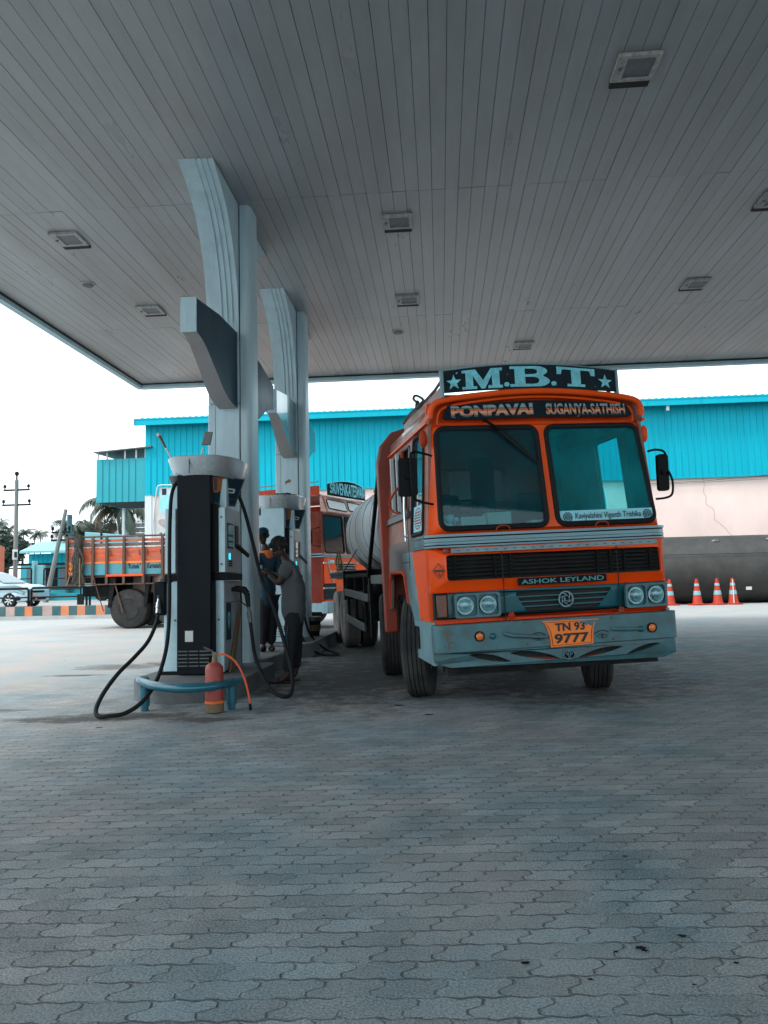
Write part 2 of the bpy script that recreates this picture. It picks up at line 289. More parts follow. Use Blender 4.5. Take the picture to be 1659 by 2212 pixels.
    def loft(s, rings, m=0, caps=True):
        o = len(s.v); n = len(rings[0])
        for r_ in rings: s.v += [Vector(p) for p in r_]
        for i in range(len(rings)-1):
            for k in range(n):
                s.f.append([o+i*n+k, o+i*n+(k+1) % n, o+(i+1)*n+(k+1) % n, o+(i+1)*n+k]); s.m.append(m)
        if caps:
            s.f.append([o+k for k in range(n)]); s.m.append(m); s.f.append([o+(len(rings)-1)*n+k for k in range(n)]); s.m.append(m)
        return s
    def quad(s, a, b, c, d, m=0): return s.add([a, b, c, d], [(0, 1, 2, 3)], m)
    def xf(s, mtx, start=0):
        for i in range(start, len(s.v)): s.v[i] = mtx @ s.v[i]
        return s
    def build(s, name, mats, parent=None, sharp=35, bevel=0.0, clean=True):
        off = OFF.get(parent.name, Vector((0, 0, 0))) if parent else Vector((0, 0, 0))
        me = bpy.data.meshes.new(name); me.from_pydata([p-off for p in s.v], [], s.f)
        if not isinstance(mats, (list, tuple)): mats = [mats]
        for q in mats: me.materials.append(M[q] if isinstance(q, str) else q)
        me.polygons.foreach_set('material_index', s.m)
        if clean:
            bm = bmesh.new(); bm.from_mesh(me); bmesh.ops.remove_doubles(bm, verts=bm.verts, dist=1e-5)
            bmesh.ops.recalc_face_normals(bm, faces=bm.faces); bm.to_mesh(me); bm.free()
        me.polygons.foreach_set('use_smooth', [True]*len(me.polygons)); me.set_sharp_from_angle(angle=R(sharp)); me.update()
        o = bpy.data.objects.new(name, me); COL.objects.link(o)
        if parent: o.parent = parent; OFF[o.name] = off.copy()
        if bevel > 0:
            b = o.modifiers.new('bevel', 'BEVEL'); b.width = bevel; b.segments = 2; b.limit_method = 'ANGLE'; b.angle_limit = R(40)
        return o
def bandquads(mb, xs, z0, z1, f0, f1, m=0):
    n = len(xs); o = len(mb.v)
    for f_ in (f0, f1):
        for z in (z0, z1):
            for x in xs: mb.v.append(Vector(f_(x, z)))
    def q(a, b, c, d): mb.f.append([o+a, o+b, o+c, o+d]); mb.m.append(m)
    for i in range(n-1):
        q(i, i+1, n+i+1, n+i); q(2*n+i+1, 2*n+i, 3*n+i, 3*n+i+1); q(i, 2*n+i, 2*n+i+1, i+1); q(n+i+1, 3*n+i+1, 3*n+i, n+i)
    q(0, n, 3*n, 2*n); q(n-1, 3*n-1, 4*n-1, 2*n-1)
    return mb
def tag(o, label=None, cat=None, group=None, kind=None):
    if label: o['label'] = label
    if cat: o['category'] = cat
    if group: o['group'] = group
    if kind: o['kind'] = kind
    return o
def thing(name, label, cat, loc=(0, 0, 0), group=None, local=False, mtx=None):
    """an Empty at the thing's base. local=False: parts are written in world coordinates"""
    o = bpy.data.objects.new(name, None); COL.objects.link(o); o.empty_display_size = 0.2
    if mtx is not None: o.matrix_world = mtx
    else: o.location = loc
    OFF[o.name] = Vector((0, 0, 0)) if (local or mtx is not None) else Vector(loc)
    return tag(o, label, cat, group)
def copy_tree(o, parent=None):
    c = o.copy(); COL.objects.link(c); c.parent = parent
    for ch in [k for k in bpy.data.objects if k.parent == o]: copy_tree(ch, c)
    OFF[c.name] = OFF.get(o.name, Vector((0, 0, 0)))
    return c
def rrect(x0, x1, z0, z1, r, n=5):
    pts = []
    for cx, cz, a0 in ((x1-r, z1-r, 0), (x0+r, z1-r, 90), (x0+r, z0+r, 180), (x1-r, z0+r, 270)):
        for i in range(n+1):
            a = R(a0+90*i/n); pts.append((cx+r*cos(a), cz+r*sin(a)))
    return pts
def rquad(c, r, n=5):
    """rounded quadrilateral from 4 corner points (any convex quad)"""
    out = []; c = [Vector(p) for p in c]
    for i in range(4):
        p, a, b = c[i], c[i-1], c[(i+1) % 4]
        s = p+(a-p).normalized()*r; e = p+(b-p).normalized()*r
        for k in range(n+1):
            t = k/n; q = s*(1-t)**2+p*2*t*(1-t)+e*t*t; out.append((q.x, q.y))
    return out
def smooth(pts, n=8):
    P = [Vector(p) for p in pts]; out = []
    for i in range(len(P)-1):
        a = P[max(i-1, 0)]; b = P[i]; c = P[i+1]; d = P[min(i+2, len(P)-1)]
        for k in range(n):
            t = k/n; out.append(0.5*((2*b)+(c-a)*t+(2*a-5*b+4*c-d)*t*t+(3*b-a-3*c+d)*t**3))
    out.append(P[-1]); return out
def circ(cx, cz, r, n=24, rz=None): return [(cx+r*cos(2*pi*i/n), cz+(rz or r)*sin(2*pi*i/n)) for i in range(n)]
def text(mb, s, fn, w, h, bold=0.0, ext=0.004, m=0, shear=0.0):
    """adds lettering to mb, fitted to a w x h box centred on 0; fn(u, v, d) maps it to 3-D"""
    cu = bpy.data.curves.new('t', 'FONT'); cu.body = s; cu.extrude = 0.5; cu.offset = bold; cu.resolution_u = 3; cu.shear = shear
    ob = bpy.data.objects.new('t', cu); COL.objects.link(ob)
    me = bpy.data.meshes.new_from_object(ob.evaluated_get(bpy.context.evaluated_depsgraph_get()))
    xs = [v.co.x for v in me.vertices]; ys = [v.co.y for v in me.vertices]
    if xs:
        x0, x1, y0, y1 = min(xs), max(xs), min(ys), max(ys); o = len(mb.v)
        for v in me.vertices:
            mb.v.append(Vector(fn(((v.co.x-x0)/(x1-x0)-0.5)*w, ((v.co.y-y0)/(y1-y0)-0.5)*h, ext if v.co.z > 0 else 0)))
        for p in me.polygons: mb.f.append([o+i for i in p.vertices]); mb.m.append(m)
    bpy.data.objects.remove(ob); bpy.data.curves.remove(cu); bpy.data.meshes.remove(me)
    return mb

# ================================================================== SETTING
def ground_material():
    m, t, b = nmat('dusty_zigzag_pavers'); N = t.nodes; L = t.links
    def math_(op, a, b_=None, c=None):
        n = N.new('ShaderNodeMath'); n.operation = op
        for i, q in enumerate((a, b_, c)):
            if q is None: continue
            if isinstance(q, (int, float)): n.inputs[i].default_value = q
            else: L.new(q, n.inputs[i])
        return n.outputs[0]
    tc = N.new('ShaderNodeTexCoord'); rot = N.new('ShaderNodeMapping'); rot.inputs['Rotation'].default_value = (0, 0, R(-3))
    L.new(tc.outputs['Object'], rot.inputs[0])
    wn = N.new('ShaderNodeTexNoise'); wn.inputs['Scale'].default_value = 1.3; wn.inputs['Detail'].default_value = 2; L.new(rot.outputs[0], wn.inputs['Vector'])
    wn2 = N.new('ShaderNodeTexNoise'); wn2.inputs['Scale'].default_value = 26; wn2.inputs['Detail'].default_value = 3; L.new(rot.outputs[0], wn2.inputs['Vector'])
    sx = N.new('ShaderNodeSeparateXYZ'); L.new(rot.outputs[0], sx.inputs[0])
    x, y = sx.outputs[0], sx.outputs[1]
    PH = 0.106; PW = 0.192
    zig = math_('SUBTRACT', math_('PINGPONG', math_('ADD', y, PH*0.25), PH*0.5), PH*0.25)        # -PH/4 .. PH/4
    zig = math_('MINIMUM', math_('MAXIMUM', math_('MULTIPLY', zig, 1.6), -0.022), 0.022)
    zig2 = math_('SUBTRACT', math_('PINGPONG', x, PW*0.25), PW*0.125)
    zig2 = math_('MINIMUM', math_('MAXIMUM', math_('MULTIPLY', zig2, 0.22), -0.0045), 0.0045)
    xx = math_('ADD', math_('ADD', x, zig), math_('MULTIPLY', math_('SUBTRACT', wn.outputs[0], 0.5), 0.10))
    yy = math_('ADD', math_('ADD', y, zig2), math_('MULTIPLY', math_('SUBTRACT', wn.outputs[0], 0.5), 0.05))
    xx = math_('ADD', xx, math_('MULTIPLY', math_('SUBTRACT', wn2.outputs[0], 0.5), 0.028))
    yy = math_('ADD', yy, math_('MULTIPLY', math_('SUBTRACT', wn2.outputs[0], 0.5), 0.013))
    cb = N.new('ShaderNodeCombineXYZ'); L.new(xx, cb.inputs[0]); L.new(yy, cb.inputs[1])
    br = N.new('ShaderNodeTexBrick'); L.new(cb.outputs[0], br.inputs['Vector']); br.offset = 0.5; br.squash = 1
    br.inputs['Scale'].default_value = 1; br.inputs['Brick Width'].default_value = PW; br.inputs['Row Height'].default_value = PH
    br.inputs['Mortar Size'].default_value = 0.0066; br.inputs['Mortar Smooth'].default_value = 0.75; br.inputs['Bias'].default_value = -0.2
    br.inputs['Color1'].default_value = (0.70, 0.70, 0.70, 1); br.inputs['Color2'].default_value = (1.0, 1.0, 1.0, 1); br.inputs['Mortar'].default_value = (0.9, 0.9, 0.9, 1)
    # joints come and go where dust has filled them
    jn = N.new('ShaderNodeTexNoise'); jn.inputs['Scale'].default_value = 5; jn.inputs['Detail'].default_value = 5; jn.inputs['Roughness'].default_value = 0.7; L.new(rot.outputs[0], jn.inputs['Vector'])
    jr = N.new('ShaderNodeMapRange'); jr.inputs['From Min'].default_value = 0.36; jr.inputs['From Max'].default_value = 0.54; L.new(jn.outputs[0], jr.inputs[0])
    # dust cover: strong outside the roof, patchy below it
    dn = N.new('ShaderNodeTexNoise'); dn.inputs['Scale'].default_value = 0.55; dn.inputs['Detail'].default_value = 7; dn.inputs['Roughness'].default_value = 0.6; L.new(tc.outputs['Object'], dn.inputs['Vector'])
    s0 = N.new('ShaderNodeSeparateXYZ'); L.new(tc.outputs['Object'], s0.inputs[0])
    gx = N.new('ShaderNodeMapRange'); gx.inputs['From Min'].default_value = -3.2; gx.inputs['From Max'].default_value = -5.5; L.new(s0.outputs[0], gx.inputs[0])
    gy = N.new('ShaderNodeMapRange'); gy.inputs['From Min'].default_value = 7.5; gy.inputs['From Max'].default_value = 10.5; L.new(s0.outputs[1], gy.inputs[0])
    gy2 = N.new('ShaderNodeMapRange'); gy2.inputs['From Min'].default_value = 13; gy2.inputs['From Max'].default_value = 20; L.new(s0.outputs[1], gy2.inputs[0])
    dus = math_('MAXIMUM', math_('MULTIPLY', gx.outputs[0], gy.outputs[0]), gy2.outputs[0])
    dr = N.new('ShaderNodeMapRange'); dr.inputs['From Min'].default_value = 0.40; dr.inputs['From Max'].default_value = 0.75; dr.inputs['To Max'].default_value = 0.55; L.new(dn.outputs[0], dr.inputs[0])
    dtot = math_('MINIMUM', math_('ADD', math_('MULTIPLY', dus, 0.85), dr.outputs[0]), 1.0)
    # base colours
    cn = N.new('ShaderNodeTexNoise'); cn.inputs['Scale'].default_value = 2.2; cn.inputs['Detail'].default_value = 8; cn.inputs['Roughness'].default_value = 0.65; L.new(tc.outputs['Object'], cn.inputs['Vector'])
    cr = N.new('ShaderNodeValToRGB'); cr.color_ramp.elements[0].position = 0.3; cr.color_ramp.elements[1].position = 0.72
    cr.color_ramp.elements[0].color = (0.225, 0.272, 0.29, 1); cr.color_ramp.elements[1].color = (0.41, 0.435, 0.445, 1); L.new(cn.outputs[0], cr.inputs[0])
    fine = N.new('ShaderNodeTexNoise'); fine.inputs['Scale'].default_value = 130; fine.inputs['Detail'].default_value = 3; L.new(tc.outputs['Object'], fine.inputs['Vector'])
    fr = N.new('ShaderNodeMapRange'); fr.inputs['To Min'].default_value = 0.42; fr.inputs['To Max'].default_value = 1.55; fr.inputs['From Min'].default_value = 0.3; fr.inputs['From Max'].default_value = 0.7; L.new(fine.outputs[0], fr.inputs[0])
    def mixc(mode, f, a, b_):
        n = N.new('ShaderNodeMix'); n.data_type = 'RGBA'; n.blend_type = mode
        for i, q in ((0, f), (6, a), (7, b_)):
            if isinstance(q, (int, float)): n.inputs[i].default_value = q
            elif isinstance(q, tuple): n.inputs[i].default_value = (*q, 1)
            else: L.new(q, n.inputs[i])
        return n.outputs[2]
    c = mixc('MULTIPLY', 1.0, cr.outputs[0], br.outputs['Color'])
    c = mixc('MULTIPLY', 1.0, c, fr.outputs[0])
    c = mixc('MIX', dtot, c, (0.345, 0.335, 0.325))
    jf = math_('MULTIPLY', math_('MULTIPLY', br.outputs['Fac'], jr.outputs[0]), math_('SUBTRACT', 1.0, math_('MULTIPLY', dus, 0.9)))
    tn = N.new('ShaderNodeTexNoise'); tn.inputs['Scale'].default_value = 0.9; tn.inputs['Detail'].default_value = 6; L.new(rot.outputs[0], tn.inputs['Vector'])
    tr_ = N.new('ShaderNodeValToRGB'); tr_.color_ramp.elements[0].position = 0.35; tr_.color_ramp.elements[1].position = 0.65; tr_.color_ramp.elements[0].color = (0.72, 0.90, 0.98, 1); tr_.color_ramp.elements[1].color = (1.04, 0.96, 0.92, 1); L.new(tn.outputs[0], tr_.inputs[0])
    c = mixc('MULTIPLY', 0.8, c, tr_.outputs[0])
    # oil stains, deepened to paint in the shade under the truck: (cx, cy, rx, ry)
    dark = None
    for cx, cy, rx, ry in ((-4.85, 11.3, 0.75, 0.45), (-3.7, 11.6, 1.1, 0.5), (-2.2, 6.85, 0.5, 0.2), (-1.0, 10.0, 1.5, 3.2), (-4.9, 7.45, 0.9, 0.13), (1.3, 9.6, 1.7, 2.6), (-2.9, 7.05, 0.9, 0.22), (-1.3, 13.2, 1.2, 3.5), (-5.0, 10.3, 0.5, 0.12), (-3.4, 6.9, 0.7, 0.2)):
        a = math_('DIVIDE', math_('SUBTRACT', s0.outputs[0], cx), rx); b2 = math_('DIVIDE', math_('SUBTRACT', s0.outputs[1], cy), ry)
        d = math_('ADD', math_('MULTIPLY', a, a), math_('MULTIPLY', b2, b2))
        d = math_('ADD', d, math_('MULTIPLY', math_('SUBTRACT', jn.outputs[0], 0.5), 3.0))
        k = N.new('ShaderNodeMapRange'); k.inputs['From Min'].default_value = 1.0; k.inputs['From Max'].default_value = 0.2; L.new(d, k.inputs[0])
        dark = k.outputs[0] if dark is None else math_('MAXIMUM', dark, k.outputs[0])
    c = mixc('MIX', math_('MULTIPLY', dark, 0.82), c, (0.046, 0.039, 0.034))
    c = mixc('MIX', math_('MULTIPLY', jf, 0.66), c, (0.035, 0.032, 0.028))
    # small black drips and pale chips
    vo = N.new('ShaderNodeTexVoronoi'); vo.inputs['Scale'].default_value = 1.15; vo.inputs['Randomness'].default_value = 1; L.new(tc.outputs['Object'], vo.inputs['Vector'])
    sp = N.new('ShaderNodeMapRange'); sp.inputs['From Min'].default_value = 0.040; sp.inputs['From Max'].default_value = 0.030; L.new(math_('ADD', vo.outputs['Distance'], math_('MULTIPLY', math_('SUBTRACT', fine.outputs[0], 0.5), 0.03)), sp.inputs[0])
    c = mixc('MIX', math_('MULTIPLY', sp.outputs[0], 0.85), c, (0.02, 0.016, 0.02))
    vo2 = N.new('ShaderNodeTexNoise'); vo2.inputs['Scale'].default_value = 3.7; vo2.inputs['Detail'].default_value = 9; vo2.inputs['Roughness'].default_value = 0.75; L.new(tc.outputs['Object'], vo2.inputs['Vector'])
    pr = N.new('ShaderNodeMapRange'); pr.inputs['From Min'].default_value = 0.66; pr.inputs['From Max'].default_value = 0.74; pr.inputs['To Max'].default_value = 0.5; L.new(vo2.outputs[0], pr.inputs[0])
    c = mixc('MIX', pr.outputs[0], c, (0.48, 0.46, 0.44))
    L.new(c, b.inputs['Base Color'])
    ro = N.new('ShaderNodeMapRange'); a = math_('DIVIDE', math_('SUBTRACT', s0.outputs[0], -4.85), 0.62); b2 = math_('DIVIDE', math_('SUBTRACT', s0.outputs[1], 11.3), 0.42)
    wet = N.new('ShaderNodeMapRange'); wet.inputs['From Min'].default_value = 1.0; wet.inputs['From Max'].default_value = 0.5
    L.new(math_('ADD', math_('ADD', math_('MULTIPLY', a, a), math_('MULTIPLY', b2, b2)), math_('MULTIPLY', math_('SUBTRACT', jn.outputs[0], 0.5), 2.0)), wet.inputs[0])
    ro.inputs['To Min'].default_value = 0.85; ro.inputs['To Max'].default_value = 0.42; L.new(wet.outputs[0], ro.inputs[0])
    b.inputs['Specular IOR Level'].default_value = 0.25; L.new(ro.outputs[0], b.inputs['Roughness'])
    h = math_('SUBTRACT', math_('MULTIPLY', fine.outputs[0], 0.10), math_('MULTIPLY', jf, 1.3))
    h = math_('ADD', h, math_('MULTIPLY', cn.outputs[0], 0.8))
    sep = N.new('ShaderNodeSeparateColor'); L.new(br.outputs['Color'], sep.inputs[0]); h = math_('ADD', h, math_('MULTIPLY', sep.outputs[0], 1.1))
    bp = N.new('ShaderNodeBump'); bp.inputs['Strength'].default_value = 0.75; bp.inputs['Distance'].default_value = 0.012; L.new(h, bp.inputs['Height']); L.new(bp.outputs[0], b.inputs['Normal'])
    return m
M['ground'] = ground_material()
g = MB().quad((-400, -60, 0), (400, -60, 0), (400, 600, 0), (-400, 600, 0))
tag(g.build('ground', 'ground'), 'grey zigzag paver forecourt with dust, oil stains and painted truck shade', kind='structure')
od = MB(); rn = random.Random(12)
for px, py, r_ in ((1135, 2082, 0.016), (1385, 2050, 0.022), (1392, 2056, 0.012), (1475, 2024, 0.016), (1275, 2118, 0.010), (1330, 2058, 0.010), (1500, 2130, 0.009), (862, 1524, 0.05), (926, 1544, 0.04), (1350, 1851, 0.012), (1590, 2082, 0.01), (700, 1980, 0.008)):
    c = at(px, py, 1.0); c = Vector((0, 0, CAM_H))+(c-Vector((0, 0, CAM_H)))*(CAM_H/(CAM_H-c.z))
    o = len(od.v); n_ = 14
    for i in range(n_): a = 2*pi*i/n_; q = 0.7*r_*rn.uniform(0.6, 1.25); od.v.append(Vector((c.x+1.3*q*cos(a), c.y+q*sin(a), 0.004)))
    od.f.append(list(range(o, o+n_))); od.m.append(0)
tag(od.build('oil_drips', 'black', clean=False), 'small black oil drips on the pavers', kind='structure')
# raised road behind the striped kerb
rd = MB().box(-200, -9.0, 28.6, 46, -0.2, 0.42)
M['road'] = mat('dusty_asphalt', (0.33, 0.32, 0.31), 0.85, var=0.3, scale=0.5, dirt=(0.18, 0.18, 0.18), dirt_amt=0.7, dirt_scale=0.35, bump=0.2, stretch=(0.3, 2, 1))
tag(rd.build('road', 'road'), 'pale dusty road beyond the striped kerb', kind='structure')

# ------------------------------------------------------------------ canopy
CZ = 6.2; CX0, CX1, CY0, CY1 = -7.28, 20.0, -5.4, 18.3
canopy = thing('forecourt_canopy', 'large plank lined filling station roof on two columns', 'canopy', (6, 5, CZ))
PW_ = 0.17; mb = MB(); segs = [CY0, -2.5, 3.2, 9.55, 14.3, CY1]
nx = int((CX1-CX0)/PW_); rnd = random.Random(3)
for i in range(nx):
    x0 = CX0+i*PW_
    for j in range(len(segs)-1):
        z = CZ+rnd.uniform(-0.004, 0.003)
        mb.box(x0+0.0026, x0+PW_-0.0026, segs[j]+0.003, segs[j+1]-0.003, z, z+0.03)
mb.build('ceiling_planks', 'ceiling', canopy, clean=False)
MB().box(CX0, CX1, CY0, CY1, CZ+0.035, CZ+0.10).build('ceiling_backing', 'gap', canopy)
fb = MB()
fb.box(CX0-0.16, CX0-0.02, CY0-0.16, CY1+0.16, CZ-0.11, CZ+1.0).box(CX1+0.02, CX1+0.16, CY0-0.16, CY1+0.16, CZ-0.11, CZ+1.0)
fb.box(CX0-0.02, CX1+0.02, CY1+0.02, CY1+0.16, CZ-0.11, CZ+1.0).box(CX0-0.02, CX1+0.02, CY0-0.16, CY0-0.02, CZ-0.11, CZ+1.0)
fb.build('fascia', 'fascia', canopy, bevel=0.02)
tr = MB(); tr.tube([(CX0-0.01, CY0, CZ-0.015), (CX0-0.01, CY1, CZ-0.015)], 0.02, 6).tube([(CX0, CY1+0.005, CZ-0.015), (CX1, CY1+0.005, CZ-0.015)], 0.02, 6)
tr.build('edge_trim', 'gap', canopy)
MB().box(CX0-0.2, CX1+0.2, CY0-0.2, CY1+0.2, CZ+0.9, CZ+0.97).build('roof_deck', 'fascia', canopy)

lights = [(1.98, 7.04, 'nearest square ceiling lamp, large in the upper right of the roof'), (-0.44, 9.92, 'ceiling lamp between the near column and the top of the truck, second row'),
          (-4.98, 9.89, 'ceiling lamp at far left near the sloping roof edge'), (-0.43, 12.83, 'small ceiling lamp above the gap between far column and truck'),
          (-4.91, 12.72, 'ceiling lamp left of the near column, behind the leftmost lamp'), (4.36, 12.74, 'ceiling lamp on the right, halfway to the far roof edge'),
          (1.85, 15.74, 'farthest ceiling lamp, just above the truck name board'), (4.45, 9.89, 'ceiling lamp cut by the right edge of the photo')]
def ceiling_light(x, y, label):
    x *= CZ/6.0-0.0; y0 = y
    sx = 5.0/4.8; x = x/ (6.2/6.0) * sx; y = y*sx
    t = thing('ceiling_light', label, 'ceiling lamp', (x, y, CZ), 'square lamps set in the forecourt ceiling')
    w_, d_ = 0.21, 0.20
    f = MB().fz([(x-w_, y-d_), (x+w_, y-d_), (x+w_, y+d_), (x-w_, y+d_)], CZ-0.045, CZ-0.004, [[(x-w_+0.10, y-d_+0.05), (x-w_+0.10, y+d_-0.05), (x+w_-0.05, y+d_-0.05), (x+w_-0.05, y-d_+0.05)]])
    f.build('frame', 'fframe', t, bevel=0.006)
    MB().box(x-w_+0.1, x+w_-0.05, y-d_+0.05, y+d_-0.05, CZ-0.03, CZ-0.006).build('glass', 'fglass', t)
    MB().box(x-w_+0.01, x+w_-0.02, y+d_+0.002, y+d_+0.11, CZ-0.035, CZ-0.003).build('shadow_gap_plate', 'gap', t)
    k = MB(); k.lathe([(0.018, 0), (0.022, 0.012)], (x-w_+0.05, y-0.02, CZ-0.06), 'z', 10); k.build('latch', 'steel', t)
for a in lights: ceiling_light(*a)
for (x, y, lb) in ((-5.69, 11.99, 'small round vent disc in the ceiling left of the near column'), (-0.72, 15.2, 'small round vent disc in the ceiling right of the far column')):
    t = thing('ceiling_vent', lb, 'vent', (x, y, CZ), 'round discs in the forecourt ceiling')
    MB().lathe([(0.115, -0.02), (0.12, -0.004)], (x, y, CZ), 'z', 24).build('vent_ring', 'fframe', t)
    MB().lathe([(0.08, -0.035), (0.09, -0.021)], (x, y, CZ), 'z', 20).build('vent_cap', 'steel', t)

# ------------------------------------------------------------------ columns
def make_column(yc, label, zb, light_fin):
    t = thing('canopy_column', label, 'column', (-2.67, yc, zb), 'clad columns holding the forecourt roof')
    x0, xg, x1 = -2.95, -2.53, -2.385; h = 0.24; ya, yb = yc-h, yc+h
    # shaft to the right of the groove, rounded outer corners
    out = [(xg+0.008, ya+0.01), (x1-0.07, ya+0.01)]+[(x1-0.07+0.07*sin(R(a)), ya+0.09-0.08*cos(R(a))) for a in (25, 50, 75, 90)]+[(x1-0.07+0.07*cos(R(a)), yb-0.09+0.08*sin(R(a))) for a in (0, 25, 50, 75)]+[(x1-0.07, yb-0.01), (xg+0.008, yb-0.01)]
    MB().fz(out, zb, CZ-0.002).build('shaft', 'column', t)
    MB().box(x0, xg-0.004, ya, yb, zb, 3.52).build('lower_cladding', 'column', t, bevel=0.012)
    MB().box(x0+0.002, xg-0.004, ya+0.003, yb-0.003, 3.528, CZ-0.002).build('upper_cladding', 'column', t, bevel=0.012)
    gr = MB()
    gr.box(x0+0.095, x0+0.099, ya-0.002, ya+0.002, zb, 3.50).box(xg-0.004, xg+0.008, ya+0.012, yb-0.012, zb, CZ-0.003)
    gr.box(x0+0.12, x0+0.124, ya-0.001, ya+0.004, 4.3, 5.1)
    gr.box(x0+0.12, xg-0.01, ya-0.001, ya+0.004, 4.52, 4.527)
    gr.build('joint_line', 'gap', t)
    # flared heads toward and away from the camera, fluted
    prof = [(0.0, 4.35), (0.03, 4.7), (0.10, 5.05), (0.24, 5.42), (0.46, 5.75), (0.74, 5.99), (1.16, 6.197)]
    for sg, nm in ((-1, 'front'), (1, 'back')):
        mb = MB(); P = smooth([(p[0], p[1], 0) for p in prof], 5)
        bands = [(x0, x0+0.20, 0.0), (x0+0.20, x0+0.225, 0.022), (x0+0.225, x0+0.27, 0.004), (x0+0.27, x0+0.295, 0.024), (x0+0.295, x0+0.34, 0.006), (x0+0.34, x0+0.365, 0.026), (x0+0.365, xg-0.004, 0.01)]
        yy = ya if sg < 0 else yb
        for a, b, o in bands:
            pol = [(yy+sg*(p.x*(1-0.02*0)-o if p.x > 0.02 else p.x-o*0.2), p.y) for p in P]
            pol = [(q if (q-yy)*sg > 0.001 else yy+sg*0.001, z) for q, z in pol]
            pol += [(yy-sg*0.05, P[-1].y), (yy-sg*0.05, P[0].y)]
            mb.fx(pol, a, b)
        mb.build('flared_head', 'column', t, sharp=25)
    # wing shaped fins
    for sg in (-1, 1):
        yy = ya if sg < 0 else yb
        up = [(0.0, 4.46), (0.8, 4.42), (1.68, 4.30)]
        lo = smooth([(1.68, 3.93, 0), (1.42, 3.84, 0), (1.08, 3.74, 0), (0.62, 3.58, 0), (0.25, 3.49, 0), (0.0, 3.47, 0)], 5)
        lo = smooth([(1.68, 3.93, 0), (1.40, 3.88, 0), (1.02, 3.72, 0), (0.62, 3.54, 0), (0.3, 3.47, 0), (0.0, 3.46, 0)], 5)
        fx_ = lambda d: -2.80+0.07*d  # left edge
        def side(name, xa, xb, matn):
            pol = [(yy+sg*a, b) for a, b in up]+[(yy+sg*q.x, q.y) for q in lo]
            return MB().fx(pol, xa, xb).build(name, matn, t)
        side('fin_side_panel', -2.583, -2.56, 'finblue' if not light_fin else 'finlight')
        core = MB(); n = len(lo)
        ring = [(yy+sg*q.x, q.y) for q in lo]
        for i in range(n-1):
            (y0, z0), (y1, z1) = ring[i], ring[i+1]
            d0, d1 = abs(y0-yy), abs(y1-yy); xa0, xa1 = -2.80+0.05*d0, -2.80+0.05*d1
            core.quad((xa0, y0, z0-0.004), (-2.556, y0, z0-0.004), (-2.556, y1, z1-0.004), (xa1, y1, z1-0.004))
            core.quad((xa0, y0, z0-0.004), (xa1, y1, z1-0.004), (xa1, y1, 4.4), (xa0, y0, 4.28 if i == 0 else 4.4-0.06*d0))
        core.build('fin_underside', 'finunder', t)
        tip = MB().box(-2.735, -2.556, min(yy+sg*1.68, yy+sg*1.70), max(yy+sg*1.68, yy+sg*1.70), 3.92, 4.31); tip.build('fin_tip', 'column', t, bevel=0.004)
        tp = MB().hexa([(-2.80, yy+sg*0.001, 4.455), (-2.583, yy+sg*0.001, 4.455), (-2.583, yy+sg*1.68, 4.295), (-2.72, yy+sg*1.68, 4.295), (-2.80, yy+sg*0.001, 4.47), (-2.583, yy+sg*0.001, 4.47), (-2.583, yy+sg*1.68, 4.31), (-2.72, yy+sg*1.68, 4.31)]); tp.build('fin_top_edge', 'column', t)
    return t
M['finlight'] = mat('fin_faded_teal', (0.03, 0.20, 0.26), 0.18, var=0.6, scale=2, coat=0.5, dirt=(0.3, 0.4, 0.42), dirt_amt=0.6, dirt_scale=1.5)
make_column(9.88, 'nearer pale blue column with navy wing fin, behind the front pump', 0.2, False)
c2 = make_column(13.97, 'farther pale blue column with teal wing fin and peeled paint patch', 0.22, True)
pt = MB(); pp = [(-2.78, 13.727, 3.02), (-2.70, 13.727, 3.07), (-2.66, 13.727, 3.04), (-2.69, 13.727, 3.0), (-2.74, 13.727, 3.0), (-2.76, 13.727, 2.96)]
pt.add(pp, [list(range(6))]).build('peeled_patch', 'wood', c2, clean=False)

# ------------------------------------------------------------------ islands
def island(outline, z, label, name='pump_island'):
    t = thing(name, label, 'pump island', (outline[0][0], outline[0][1], 0), 'raised concrete pump islands')
    MB().fz(outline, 0.0, z).build('kerb_block', 'concrete', t, bevel=0.03)
    return t
def capsule(x0, x1, y0, y1, rf, rb):
    cx = (x0+x1)/2; hw = (x1-x0)/2; P = []
    for i in range(0, 17):
        a = pi+pi*i/16; P.append((cx+hw*cos(a), y0+rf+rf*sin(a)))
    for i in range(0, 17):
        a = pi*i/16; P.append((cx+hw*cos(a), y1-rb+rb*sin(a)))
    return P
is1 = island(capsule(-3.34, -2.10, 7.72, 9.75, 0.62, 0.15), 0.20, 'nearer concrete island with rounded front, carrying the front pump')
MB().fz([(-3.2, 9.76), (-2.32, 9.76), (-2.25, 10.6), (-2.2, 11.5), (-2.35, 11.75), (-3.2, 11.75)], 0, 0.215).build('rear_slab', 'concrete', is1, bevel=0.02)
is2 = island(capsule(-3.25, -2.08, 12.1, 15.9, 0.3, 0.6), 0.22, 'farther dark concrete island with rounded end, carrying the bucket')

